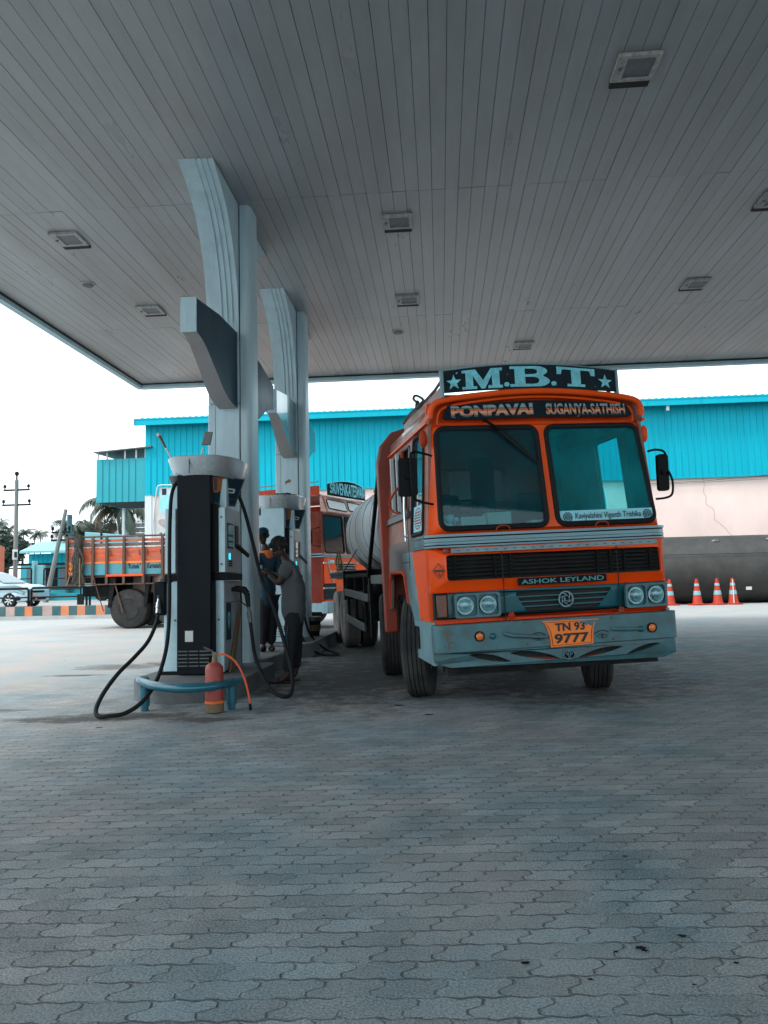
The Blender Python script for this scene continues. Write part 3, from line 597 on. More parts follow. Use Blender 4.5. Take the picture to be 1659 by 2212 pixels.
# ------------------------------------------------------------------ guard rail in front of the pump
t = thing('guard_rail', 'low curved teal pipe rail round the front of the pump island', 'guard rail', (-2.45, 7.2, 0))
arc = smooth([(-3.02, 7.72, 0.25), (-2.98, 7.48, 0.27), (-2.86, 7.30, 0.27), (-2.66, 7.10, 0.262), (-2.42, 7.00, 0.255), (-2.2, 7.04, 0.255), (-2.05, 7.24, 0.26), (-1.99, 7.45, 0.26)], 6)
MB().tube(arc, 0.042, 12).build('rail_pipe', 'rail', t)
for x, y in ((-2.87, 7.33), (-2.03, 7.36)):
    MB().lathe([(0.036, 0.0), (0.036, 0.05), (0.048, 0.052), (0.048, 0.23)], (x, y, 0), 'z', 12).build('leg', 'rail', t)
# ------------------------------------------------------------------ fire extinguisher
ex0, ey0 = -2.15, 7.20
t = thing('fire_extinguisher', 'worn red fire extinguisher with orange hose standing by the rail', 'fire extinguisher', (ex0, ey0, 0))
MB().lathe([(0.075, 0.03), (0.083, 0.045), (0.084, 0.10), (0.084, 0.405), (0.078, 0.43), (0.055, 0.455), (0.03, 0.465)], (ex0, ey0, 0), 'z', 24).build('cylinder', 'red', t)
MB().lathe([(0.06, 0.0), (0.088, 0.012), (0.088, 0.085), (0.0845, 0.088)], (ex0, ey0, 0), 'z', 24).build('base_skirt', 'ochre', t)
MB().lathe([(0.0855, 0.088), (0.0905, 0.09), (0.0905, 0.112), (0.0855, 0.114)], (ex0, ey0, 0), 'z', 24).build('band', 'amber', t)
MB().lathe([(0.026, 0.46), (0.022, 0.50), (0.016, 0.525), (0.016, 0.54)], (ex0, ey0, 0), 'z', 12).build('valve', 'wood', t)
h = MB().tube([(ex0+0.04, ey0, 0.535), (ex0-0.04, ey0, 0.535), (ex0-0.13, ey0, 0.53)], 0.007, 8).tube([(ex0+0.02, ey0, 0.54), (ex0-0.03, ey0, 0.575), (ex0-0.10, ey0, 0.605)], 0.009, 8); h.box(ex0-0.02, ex0+0.03, ey0-0.012, ey0+0.012, 0.53, 0.56)
h.build('handle', 'steel', t)
hp = smooth([(ex0+0.03, ey0, 0.54), (ex0+0.11, ey0-0.01, 0.535), (ex0+0.20, ey0, 0.47), (ex0+0.27, ey0+0.02, 0.34), (ex0+0.31, ey0+0.03, 0.20), (ex0+0.33, ey0+0.04, 0.07)], 6)
MB().tube(hp, 0.0105, 8).build('discharge_hose', 'redhose', t)
MB().tube([(ex0+0.33, ey0+0.04, 0.075), (ex0+0.333, ey0+0.04, 0.012)], 0.014, 8).build('hose_tip', 'black', t)

# ------------------------------------------------------------------ fuel pumps
def nozzle(t, base, facing, parent_hose):
    """base: point where nozzle hangs; facing +1: body to the right side (+x)"""
    b = Vector(base)
def make_pump(y0, label, zb, dark, hoseL, hoseR, zsh=0.0):
    t = thing('fuel_pump', label, 'fuel pump', (-2.76, y0+0.5, zb), 'fuel pumps on the islands')
    Yd = y0-8.4   # shift from the first pump
    a = lambda v: v+Yd
    # lower cabinet, display cabinet, central front pillar
    lo = MB().box(-3.13, -2.445, a(8.58), a(9.32), zb+0.02, 1.235); lo.build('lower_cabinet', 'pumpside', t, bevel=0.006)
    for xa, xb in ((-3.135, -2.945), (-2.54, -2.44)):
        s = MB().fz(rrect(xa, xb, a(8.555), a(8.60), 0.012, 3), zb+0.02, 1.24); s.build('front_strip', 'pumpwhite', t)
    for xa in (-3.12, -2.43):
        pass
    MB().box(-3.16, -2.95, a(8.50), a(8.58), zb, zb+0.035).build('foot_plate', 'black', t)
    MB().box(-3.09, -2.405, a(8.54), a(9.12), 1.325, 2.065).build('display_cabinet', 'pumpside', t, bevel=0.006)
    MB().box(-3.10, -2.98, a(8.50), a(8.539), 1.33, 2.06).build('front_strip', 'pumpwhite', t, bevel=0.004)
    MB().box(-2.485, -2.41, a(8.50), a(8.539), 1.33, 2.06).build('front_strip', 'pumpwhite', t, bevel=0.004)
    MB().box(-3.115, -2.385, a(8.52), a(9.16), 1.24, 1.32).build('waist_band', 'black', t, bevel=0.004)
    MB().box(-2.545, -2.49, a(8.47), a(8.575), 1.33, 2.10).build('recess_strip', 'black', t)
    MB().box(-2.93, -2.545, a(8.40), a(8.575), zb+0.01, 2.43).build('front_pillar', 'pumpblack' if dark else 'pumpwhite', t, bevel=0.008)
    MB().box(-2.56, -2.534, a(8.425), a(8.58), zb+0.01, 1.235).build('pillar_edge', 'chassis', t)
    MB().box(-2.5, -2.42, a(8.60), a(9.1), 2.066, 2.40).build('neck_post', 'pumpwhite', t)
    MB().box(-3.06, -2.98, a(8.60), a(9.1), 2.066, 2.40).build('neck_post', 'pumpwhite', t)
    v = MB()
    for r_ in range(5):
        for c_ in range(3): v.box(-2.915+c_*0.122, -2.81+c_*0.122, a(8.392), a(8.3995), zb+0.10+r_*0.04, zb+0.112+r_*0.04)
    v.build('vent_slots', 'steel', t)
    MB().box(-2.835, -2.745, a(8.394), a(8.3995), 0.57, 0.69).build('paper_sticker', 'paper', t)
    for x, z in ((-2.50, 0.80), (-2.45, 1.95), (-2.45, 1.42), (-3.0, 0.80)): MB().lathe([(0.013, -0.008), (0.013, 0.004)], (x, a(8.552 if z < 1 else 8.498), z), 'y', 10).build('lock', 'steel', t)
    # display details on the right side
    X = -2.405
    d = MB().box(X+0.001, X+0.006, a(8.58), a(8.80), 1.60, 1.89); d.build('display_bezel', 'black', t)
    for z0, z1 in ((1.76, 1.87), (1.69, 1.735), (1.62, 1.67)): MB().box(X+0.007, X+0.010, a(8.595), a(8.785), z0, z1).build('lcd_window', 'lcd', t)
    MB().box(X+0.001, X+0.008, a(8.90), a(9.04), 1.62, 1.88).build('nozzle_boot', 'black', t)
    MB().hexa([(X+0.008, a(8.93), 1.66), (X+0.10, a(9.12), 1.53), (X+0.10, a(9.12), 1.50), (X+0.008, a(8.93), 1.61), (X+0.008, a(9.0), 1.68), (X+0.10, a(9.19), 1.55), (X+0.10, a(9.19), 1.52), (X+0.008, a(9.0), 1.63)]).build('lever', 'black', t)
    kp = MB()
    for i in range(3):
        for j in range(3): kp.box(X+0.001, X+0.006, a(8.63+i*0.05), a(8.665+i*0.05), 1.395+j*0.025, 1.412+j*0.025)
    kp.build('keypad', 'rubber', t)
    MB().box(X+0.001, X+0.007, a(8.63), a(8.69), 1.475, 1.545).build('lit_screen', 'lcdlit', t)
    MB().box(-2.444, -2.4405, a(8.66), a(8.85), 0.56, 0.98).build('logo_panel', 'finblue', t)
    dr = MB(); dp = [(8.755+0.055*(sin(u)*(1-cos(u))*0.77), 0.77+0.11*(-cos(u))) for u in [2*pi*i/24 for i in range(24)]]
    dr.plate([(a(p), q) for p, q in dp], lambda p, q: (-2.4385, p, q), lambda p, q: (-2.440, p, q), [[(a(8.755+0.022*cos(2*pi*i/12)), 0.80+0.035*sin(2*pi*i/12)) for i in range(12)]])
    dr.build('drop_emblem', 'lblue', t)
    MB().box(-2.4445, -2.4415, a(8.62), a(9.30), 0.985, 0.99).build('panel_seam', 'gap', t)
    # tilted name panels under the hood, both sides
    for sg in (1,):
        cx = -2.755
        c0, c1, c2, c3 = Vector((-2.56, a(8.52), 2.11)), Vector((-2.37, a(8.78), 2.09)), Vector((-2.27, a(8.86), 2.42)), Vector((-2.57, a(8.46), 2.42))
        nrm = (c1-c0).cross(c3-c0).normalized()
        def f(u, v_, d=0.0): return c0.lerp(c1, u).lerp(c3.lerp(c2, u), v_)+nrm*(d if True else 0)
        fs_ = 1 if nrm.y < 0 else -1
        o = MB().plate([(0, 0), (1, 0), (1, 1), (0, 1)], lambda u, v_: f(u, v_, 0), lambda u, v_: f(u, v_, -0.03*fs_)).build('side_panel', 'finblue', t)
        MB().plate([(0, 0), (1, 0), (1, 1), (0, 1)], lambda u, v_: f(u, v_, 0.003*fs_), lambda u, v_: f(u, v_, 0.0), [[(0.04, 0.05), (0.96, 0.05), (0.96, 0.98), (0.04, 0.98)]]).build('panel_frame', 'steel', o)
        q = [(0.05, 0.97), (0.05, 0.40)]+[(0.05+0.38*sin(u), 0.75-0.36*cos(u)) for u in (0.35, 0.8, 1.2, 1.5)]+[(0.5, 0.97)]
        MB().plate(q, lambda p, r_: f(p, r_, 0.004*fs_), lambda p, r_: f(p, r_, 0.001*fs_)).build('picture_patch', 'amber_d', o)
        MB().plate(rrect(0.10, 0.20, 0.48, 0.93, 0.03), lambda p, r_: f(p, r_, 0.005*fs_), lambda p, r_: f(p, r_, 0.0042*fs_)).build('picture_figure', 'steel', o)
        MB().plate(rrect(0.52, 0.80, 0.45, 0.62, 0.05), lambda p, r_: f(p, r_, 0.005*fs_), lambda p, r_: f(p, r_, 0.001*fs_), [rrect(0.58, 0.74, 0.50, 0.57, 0.02)]).build('round_logo', 'white', o)
        tx = MB(); text(tx, 'power diesel', lambda u, v_, d_: f(0.60+u, 0.25+v_, (0.002+d_)*fs_), 0.62, 0.08, ext=0.002); tx.build('small_print', 'steel', o)
    # boat shaped hood
    def ring(sx, y_a, y_b, z, zt):
        P = []; cx = -2.70; cy = a((y_a+y_b)/2); hy = (y_b-y_a)/2
        for i in range(40):
            u = 2*pi*i/40; cxx = cos(u); syy = sin(u); e = 0.55
            px_ = math.copysign(abs(cxx)**e, cxx)*sx*(1+0.0*syy); py_ = math.copysign(abs(syy)**0.62, syy)*hy
            bul = 1+0.24*(1-(py_/hy)**2)
            P.append((cx+px_*bul, cy+py_, z+zt*abs(px_/sx)**2))
        return P
    hd = MB().loft([ring(0.18, 8.55, 9.25, 2.42, 0), ring(0.27, 8.38, 9.36, 2.425, -0.02), ring(0.30, 8.34, 9.40, 2.47, -0.01), ring(0.345, 8.28, 9.44, 2.625, 0.0), ring(0.335, 8.30, 9.42, 2.635, 0.0), ring(0.31, 8.34, 9.38, 2.60, 0)])
    ho = hd.build('hood', 'hood', t, sharp=40)
    MB().box(-2.757, -2.753, a(8.292), a(8.31), 2.43, 2.63).build('hood_seam', 'gap', ho)
    MB().loft([[(-2.97+0.10*cos(u), a(8.52)+0.10*sin(u), 2.425) for u in [2*pi*i/16 for i in range(16)]], [(-2.975+0.035*cos(u), a(8.48)+0.035*sin(u), 2.32) for u in [2*pi*i/16 for i in range(16)]]]).build('hose_outlet', 'steel', t)
    # hoses and nozzles
    for path, side in ((hoseL, -1), (hoseR, 1)):
        if not path: continue
        P = smooth(path, 8)
        hz = MB().tube(P, 0.021 if Yd < 1 else 0.019, 10).build('hose', 'rubber', t)
        e = P[-1]; e2 = P[-3]; up = (e-e2).normalized()
        c1 = MB().tube([e, e+up*0.06], 0.024, 10).tube([e+up*0.065, e+up*0.13], 0.028, 10).tube([e+up*0.13, e+up*0.18], 0.018, 10); c1.build('swivel_coupling', 'chrome' if side < 0 else 'steel', hz)
        n0 = e+up*0.18; n1 = n0+up*0.16; dx = 1 if side < 0 else -1
        nb = MB().tube([n0, n0+up*0.08, n1], [0.022, 0.028, 0.034], 10).tube([n1, n1+Vector((dx*0.03, 0.0, 0.045)), n1+Vector((dx*0.12, 0.0, 0.06)), n1+Vector((dx*0.18, 0, 0.05))], [0.036, 0.042, 0.038, 0.02], 10)
        nb.tube([n0+up*0.02+Vector((dx*0.03, 0, 0)), n0+up*0.06+Vector((dx*0.075, 0, 0.0)), n1+Vector((dx*0.08, 0, 0.03))], 0.008, 6)
        nb.build('nozzle', 'rubber' if side > 0 else 'dteal_nozzle', hz)
    if dark:
        MB().box(-3.24, -3.10, a(8.50), a(8.68), 0.86, 1.24).build('nozzle_holster', 'pumpblack', t, bevel=0.02)
    return t
M['dteal_nozzle'] = mat('dark_nozzle', (0.012, 0.03, 0.035), 0.5, var=0.3, scale=10)
hl = [at(*q) for q in ((392, 1036, 8.50), (378, 1048, 8.42), (370, 1075, 8.35), (367, 1130, 8.3), (366, 1200, 8.25), (366, 1300, 8.1), (363, 1370, 7.9), (355, 1420, 7.7), (338, 1470, 7.4), (308, 1515, 7.15), (270, 1545, 6.98), (235, 1552, 6.90), (212, 1548, 6.9), (208, 1530, 7.0), (225, 1495, 7.2), (255, 1455, 7.5), (290, 1420, 7.8), (320, 1385, 8.1), (338, 1345, 8.35), (341, 1325, 8.42))]
hl[11].z = 0.03; hl[12].z = 0.03; hl[10].z = 0.04
hr = [at(*q) for q in ((506, 1042, 8.9), (514, 1065, 8.85), (530, 1110, 8.8), (548, 1180, 8.75), (565, 1250, 8.7), (590, 1310, 8.6), (612, 1380, 8.5), (628, 1440, 8.3), (632, 1480, 8.15), (626, 1503, 8.05), (608, 1508, 8.0), (585, 1490, 8.1), (565, 1455, 8.3), (552, 1420, 8.55), (546, 1385, 8.7), (541, 1345, 8.75))]
for p in hr: p.z = max(p.z, 0.03)
p1 = make_pump(8.4, 'front fuel pump with tall black front panel, curved silver hood and long hoses', 0.2, True, hl, hr)
h2 = [at(*q) for q in ((612, 1090, 12.9), (620, 1110, 12.9), (628, 1170, 12.85), (632, 1230, 12.8), (634, 1290, 12.75), (645, 1350, 12.7), (660, 1390, 12.6), (690, 1412, 12.5), (722, 1419, 12.35), (728, 1412, 12.6), (700, 1400, 13.0), (670, 1370, 13.0), (655, 1320, 13.0), (648, 1270, 12.95))]
for p in h2: p.z = max(p.z, 0.03)
p2 = make_pump(12.48, 'rear fuel pump with pale panels, seen beside the far column', 0.22, False, None, h2)
hh = MB().tube(smooth([at(600, 1092, 12.9), at(604, 1120, 12.85), at(609, 1180, 12.8), at(611, 1240, 12.8), at(612, 1300, 12.8)], 6), 0.02, 8); hh.build('hose', 'rubber', p2)
# bits resting on the pumps
rg = MB(); rn = random.Random(5)
for i in range(7):
    c = (-2.62+rn.uniform(-0.12, 0.12), 12.9+rn.uniform(-0.2, 0.2), 2.665+rn.uniform(0, 0.03)); rg.ball(c, (rn.uniform(0.05, 0.09), rn.uniform(0.05, 0.09), rn.uniform(0.02, 0.05)), n=7, h=5)
tag(rg.build('cloth_bundle', 'tarp', sharp=20), 'small dark rag bundle lying on top of the rear pump hood', 'rag')
for nm, lb, A, B in (('cleaning_brush', 'slanted stick with white brush tip above the front pump hood', (341, 936, 9.1), (384, 990, 9.1)), ('squeegee', 'slanted squeegee with dark head above the front pump hood', (445, 940, 9.1), (428, 992, 9.1))):
    pa, pb = at(*A), at(*B); pb.z = 2.60
    t = thing(nm, lb, nm.replace('_', ' '), pb)
    MB().tube([pb, pb.lerp(pa, 0.62)], 0.012, 8).build('handle', 'white', t)
    if nm == 'cleaning_brush':
        MB().tube([pb.lerp(pa, 0.6), pb.lerp(pa, 0.93)], [0.014, 0.022], 8).build('sleeve', 'steel', t)
        MB().tube([pb.lerp(pa, 0.92), pa], [0.026, 0.018], 8).build('brush_tip', 'white', t)
    else:
        MB().hexa([(pa.x-0.06, pa.y, pa.z-0.12), (pa.x+0.05, pa.y, pa.z-0.12), (pa.x+0.05, pa.y+0.03, pa.z-0.12), (pa.x-0.06, pa.y+0.03, pa.z-0.12), (pa.x-0.02, pa.y, pa.z+0.04), (pa.x+0.08, pa.y, pa.z+0.04), (pa.x+0.08, pa.y+0.03, pa.z+0.04), (pa.x-0.02, pa.y+0.03, pa.z+0.04)]).build('head', 'steel', t, bevel=0.005)
tag(MB().hexa([(-2.425, 8.68, 0.205), (-2.425, 8.86, 0.205), (-2.405, 8.86, 0.205), (-2.405, 8.68, 0.205), (-2.438, 9.26, 1.02), (-2.438, 9.30, 1.02), (-2.425, 9.30, 1.02), (-2.425, 9.26, 1.02)]).build('wooden_plank', 'wood'), 'bare wooden board leaning on the right side of the front pump', 'plank')
# bucket
bx, by, bz = -2.36, 14.0, 0.222
t = thing('bucket', 'dark lidded plastic bucket standing on the farther island', 'bucket', (bx, by, bz))
MB().lathe([(0.13, 0), (0.16, 0.30)], (bx, by, bz), 'z', 20).build('body', 'chassis', t)
MB().lathe([(0.175, 0.27), (0.178, 0.30), (0.178, 0.335), (0.165, 0.345)], (bx, by, bz), 'z', 20).build('lid', 'steel', t)
MB().lathe([(0.149, 0.09), (0.157, 0.2)], (bx, by, bz), 'z', 20).build('paper_band', 'ochre', t)

# ================================================================== MAIN TANKER TRUCK (local: x right, y back, z up)
TY = R(14); LEAN = 0.03
tex = Vector((cos(TY)*cos(LEAN), sin(TY)*cos(LEAN), sin(LEAN))); tey = Vector((-sin(TY), cos(TY), 0))
tez = Vector((-cos(TY)*sin(LEAN), -sin(TY)*sin(LEAN), cos(LEAN)))
TO = Vector((1.0, 7.1, 0))+tex*0.08
TM = Matrix(((tex.x, tey.x, tez.x, TO.x), (tex.y, tey.y, tez.y, TO.y), (tex.z, tey.z, tez.z, TO.z), (0, 0, 0, 1)))
T = thing('tanker_truck', 'orange flat fronted tanker truck with M.B.T name board and silver tank', 'truck', mtx=TM)
def hw(z):   # half width of the cab at height z
    if z <= 1.62: return 1.155
    if z <= 2.66: return 1.13-(z-1.62)/1.04*0.07
    return 1.06-(z-2.66)*0.25
def yf(z):   # front face of the cab
    if z <= 1.55: return 0.06
    return 0.06+(z-1.55)*0.10
def pf(x, z, d=0.0):   # point on the front, corners bent back
    ax = abs(x); h_ = hw(z); y = yf(z); c = h_-0.10
    if ax > c: t = min(1, (ax-c)/0.10); y += 0.10*(1-math.sqrt(max(0, 1-t*t)))*1.0
    return (x, y+d, z)
F = lambda d0, d1: (lambda a, b: pf(a, b, d0), lambda a, b: pf(a, b, d1))
def arch(x, base, rise, half): return base+rise*(1-(x/half)**2)
# --- lower front panel: orange with the dark teal headlamp band
lowz = [(-1.155, 0.82), (-1.11, 0.82), (-1.055, 0.82), (1.055, 0.82), (1.11, 0.82), (1.155, 0.82)]
def strip(mb, z0, z1, xa, xb, d=0.0, m=0, holes=(), th=0.03):
    """band of the front between two heights, with extra columns of vertices at the bent corners"""
    xs = sorted(set([xa]+[v for v in (-1.155, -1.14, -1.12, -1.09, -1.055, 1.055, 1.09, 1.12, 1.14, 1.155) if xa < v < xb]+[xb]))
    out = [(x, z0) for x in xs]+[(x, z1) for x in reversed(xs)]
    mb.plate(out, *F(d, d+th), holes, m)
band = MB()
strip(band, 0.82, 0.865, -1.155, 1.155)
strip(band, 1.10, 1.50, -1.155, 1.155, holes=[rquad([(-1.0, 1.205), (1.08, 1.195), (1.075, 1.42), (-1.0, 1.435)], 0.03, 3)])
front = band.build('front_panel', 'orange', T, sharp=30)
b2 = MB(); strip(b2, 0.866, 1.099, -1.155, 1.155, 0.004, holes=[rquad([(-0.28, 0.895), (0.42, 0.895), (0.57, 1.07), (-0.38, 1.07)], 0.03, 3)])
b2.build('headlamp_band', 'dteal', T, sharp=30)
# lower grille inset with slats, emblem
g_ = MB().box(-0.40, 0.60, 0.10, 0.12, 0.88, 1.08); g_.build('grille_back', 'gap', T)
for i, z in enumerate((0.93, 0.975, 1.02)):
    k = (z-0.895)/0.175
    MB().box(-0.29-0.09*k, 0.43+0.14*k, 0.062, 0.085, z, z+0.014).build('grille_bar', 'dteal', T, bevel=0.003)
em = MB(); em.fy(circ(0.10, 0.985, 0.074, 32), 0.044, 0.056, [circ(0.10, 0.985, 0.062, 32)])
em.fy(circ(0.10, 0.985, 0.036, 24), 0.044, 0.056, [circ(0.10, 0.985, 0.030, 24)])
for k in range(6):
    a0 = 2*pi*k/6; P = []
    for i in range(6): a = a0+0.95*i/5; r_ = 0.031+(0.063-0.031)*i/5; P.append((0.10+r_*cos(a), 0.985+r_*sin(a)))
    for i in range(5, -1, -1): a = a0+0.35+0.75*i/5; r_ = 0.031+(0.063-0.031)*i/5; P.append((0.10+r_*cos(a), 0.985+r_*sin(a)))
    em.fy(P, 0.046, 0.055)
text(em, 'L', lambda u, v, d: (0.10+u, 0.054-d, 0.985+v), 0.03, 0.038, 0.02, 0.008)
em.fy(circ(0.10, 0.985, 0.07, 24), 0.0565, 0.062, m=1)
em.build('round_emblem', ['alu', 'black'], T)
# upper grille
MB().box(-1.03, 1.11, 0.12, 0.14, 1.17, 1.46).build('grille_back', 'gap', T)
for i in range(6):
    z = 1.225+i*0.036
    s = MB(); s.hexa([(-0.99, 0.085, z), (1.065, 0.085, z-0.006), (1.065, 0.118, z+0.008), (-0.99, 0.118, z+0.014), (-0.99, 0.085, z+0.006), (1.065, 0.085, z), (1.065, 0.118, z+0.014), (-0.99, 0.118, z+0.020)])
    s.build('grille_bar', 'chassis', T)
for x in (-0.92, -0.55, -0.40, 0.45, 0.58, 0.72, 0.98): MB().box(x, x+0.02, 0.09, 0.115, 1.21, 1.43).build('grille_bracket', 'black', T)
nb = MB().fy(rrect(-0.345, 0.515, 1.128, 1.195, 0.012, 3), 0.050, 0.062); nbo = nb.build('name_badge', 'black', T)
tx = MB(); text(tx, 'ASHOK LEYLAND', lambda u, v_, d: (0.085+u, 0.0495-d, 1.1615+v_), 0.80, 0.042, 0.012, 0.004); tx.build('lettering', 'pale_t', nbo) if False else None
M['tealtext'] = mat('teal_lettering', (0.05, 0.28, 0.30), 0.4)
tx.build('lettering', 'tealtext', nbo)
# pale strip, seams, hinges
strip_ = MB(); strip_.box(-0.955, 1.045, 0.048, 0.0605, 1.452, 1.492); strip_.build('pale_strip', 'pale', T, bevel=0.002)
sp = MB()
for i in range(22): sp.box(-0.9+i*0.088, -0.87+i*0.088, 0.0455, 0.0478, 1.470, 1.475)
sp.build('strip_marks', 'navy', T)
for x in (-0.48, 0.635): MB().box(x-0.0035, x+0.0035, 0.0535, 0.064, 0.82, 1.50).build('bonnet_seam', 'gap', T)
for x, z in ((-0.43, 0.865), (0.635, 0.852)):
    k = MB()
    for i in range(6): k.ball((x+0.022*cos(i*pi/3), 0.045, z+0.022*sin(i*pi/3)), 0.014, n=8, h=6)
    k.ball((x, 0.038, z), 0.016, n=8, h=6); k.box(x-0.012, x+0.012, 0.04, 0.06, z-0.05, z)
    k.build('bonnet_catch', 'orange_old', T)
MB().ball((-1.0, 0.058, 1.475), (0.03, 0.012, 0.026)).build('side_reflector', 'red', T)
# hazard diamond on the left corner
dm = MB()
for r0, r1 in ((0.072, 0.066), (0.060, 0.057)):
    dm.plate([(-1.075, 1.30-r0), (-1.075+r0*0.75, 1.30), (-1.075, 1.30+r0), (-1.075-r0*0.75, 1.30)], *F(-0.003, 0.0), [[(-1.075, 1.30-r1), (-1.075+r1*0.75, 1.30), (-1.075, 1.30+r1), (-1.075-r1*0.75, 1.30)]])
dm.plate([(-1.115, 1.293), (-1.035, 1.293), (-1.035, 1.308), (-1.115, 1.308)], *F(-0.003, 0))
text(dm, '3', lambda u, v_, d: pf(-1.075+u, 1.267+v_, -d), 0.014, 0.022, 0.02, 0.004)
dm.build('hazard_diamond', 'ink', T)
# --- head lamps
def lamp_unit(x0, x1, lx, z0=0.868, z1=1.088):
    o = MB().fy(rrect(x0, x1, z0, z1, 0.025), 0.025, 0.062, [rrect(x0+0.022, (x0+x1)/2-0.008, z0+0.02, z1-0.02, 0.03), rrect((x0+x1)/2+0.008, x1-0.022, z0+0.02, z1-0.02, 0.03)])
    h_ = o.build('lamp_housing', 'bumper', T, bevel=0.004)
    MB().box(x0+0.02, x1-0.02, 0.052, 0.060, z0+0.015, z1-0.015).build('lamp_recess', 'dteal', h_)
    for x in lx:
        z = (z0+z1)/2; l = MB().lathe([(0.079, 0.0), (0.079, 0.014), (0.070, 0.016), (0.068, 0.006), (0.03, 0.0), (0.0, -0.004)], (x, 0.032, z), 'y', 28)
        l.xf(Matrix.Identity(4)); hl_ = l.build('headlamp', 'lens', T)
        MB().lathe([(0.082, 0), (0.082, 0.02)], (x, 0.036, z), 'y', 28).build('bezel', 'black', hl_)
        fl = MB()
        for k in range(-3, 4): fl.box(x+k*0.017-0.0012, x+k*0.017+0.0012, 0.0255, 0.0265, z-0.05, z+0.05)
        fl.build('lens_ribs', 'lens', hl_)
        MB().lathe([(0.066, 0.0), (0.050, -0.010), (0.025, -0.016), (0.0, -0.018)], (x, 0.034, z), 'y', 24).build('lens_cover', 'sideglass', hl_)
lamp_unit(-0.955, -0.53, (-0.858, -0.645)); lamp_unit(0.68, 1.095, (0.782, 0.985))
MB().box(-1.115, -1.02, 0.045, 0.075, 0.885, 1.085).build('indicator_lamp', 'brownlens', T, bevel=0.008)
MB().fy(rrect(-1.125, -1.01, 0.875, 1.095, 0.01), 0.055, 0.075, [rrect(-1.108, -1.027, 0.892, 1.078, 0.01)]).build('indicator_frame', 'black', T)
ir = MB().plate([(1.112, 0.88), (1.135, 0.88), (1.15, 0.88), (1.158, 0.88), (1.158, 1.085), (1.15, 1.085), (1.135, 1.085), (1.112, 1.085)], *F(-0.02, 0.05)); ir.build('indicator_lamp', 'amber', T)
# --- waist trim
wt = MB()
for z0, z1, d in ((1.505, 1.520, -0.02), (1.531, 1.553, -0.014), (1.557, 1.588, -0.008), (1.600, 1.622, -0.026)):
    xs = [-1.175, -1.16, -1.13, -1.08, -1.03, 1.03, 1.08, 1.13, 1.16, 1.175]
    def wf(a, b, d=d):
        t = max(0, min(1, (abs(a)-1.02)/0.155)); return (a, 0.055+0.14*(1-math.sqrt(1-t*t*0.98))+d, b)
    bandquads(wt, xs, z0, z1, wf, lambda a, b: (a*0.98, wf(a, b)[1]+0.05, b))
wt.box(-1.178, -1.15, 0.16, 0.72, 1.528, 1.595).box(1.15, 1.178, 0.16, 0.72, 1.528, 1.595).box(-1.186, -1.15, 0.16, 0.72, 1.598, 1.622).box(-1.184, -1.15, 0.16, 0.72, 1.505, 1.525)
wto = wt.build('waist_trim', 'alu', T, sharp=30)
bandquads(MB(), xs, 1.503, 1.62, lambda a, b: (a, wf(a, b)[1]+0.024, b), lambda a, b: (a*0.98, wf(a, b)[1]+0.03, b)).build('dark_groove', 'black', wto)
# --- windscreen surround
top = [(x, arch(x, 2.86, 0.11, 1.04)) for x in [1.04-0.08*i for i in range(27)]]
outl = [(-1.128, 1.624), (-1.10, 1.624), (-1.03, 1.624), (1.03, 1.624), (1.10, 1.624), (1.128, 1.624), (1.06, 2.66), (1.055, 2.78)]+top+[(-1.055, 2.78), (-1.06, 2.66)]
WL = rquad([(-1.045, 1.655), (0.005, 1.655), (-0.015, 2.625), (-1.015, 2.625)], 0.09)
WR = rquad([(0.075, 1.655), (1.085, 1.655), (1.0, 2.625), (0.045, 2.625)], 0.09)
ws = MB().plate(outl, *F(0.0, 0.04), [WL, WR]); ws.build('windscreen_frame', 'orange', T, sharp=30)
for loop in (WL, WR):
    P = [Vector(pf(a, b, 0.0)) for a, b in loop]
    cx = sum(p.x for p in P)/len(P); cz = sum(p.z for p in P)/len(P)
    P2 = [Vector((cx+(p.x-cx)*0.965, p.y, cz+(p.z-cz)*0.965)) for p in P]
    gk = MB().tube(P2, 0.026, 8, closed=True); gk.build('windscreen_gasket', 'rubber', T)
    gl = MB().plate([(p.x, p.z) for p in P2], lambda a, b: (a, yf(b)+0.006, b), lambda a, b: (a, yf(b)+0.012, b)); gl.build('windscreen_pane', 'ws' if loop is WL else 'ws_teal', T)
# brow moulding along the roof edge
bp = [Vector(pf(-1.10, 1.66, -0.0)), Vector(pf(-1.065, 2.3, -0.0)), Vector(pf(-1.045, 2.62, -0.005))]
br_ = [(-1.05, 0.155, 2.70), (-1.04, 0.14, 2.78), (-0.99, 0.13, 2.84), (-0.85, 0.12, 2.875)]+[(x, 0.115, arch(x, 2.835, 0.105, 1.04)) for x in (-0.6, -0.3, 0, 0.3, 0.6)]+[(0.85, 0.12, 2.875), (0.99, 0.13, 2.84), (1.04, 0.14, 2.78), (1.05, 0.155, 2.70)]
MB().tube(smooth(br_, 5), 0.028, 10).build('roof_brow', 'orange', T)
MB().tube(smooth([(p[0]*0.93, p[1]+0.045, p[2]-0.045) for p in br_], 5), 0.012, 8).build('brow_bead', 'orange', T)
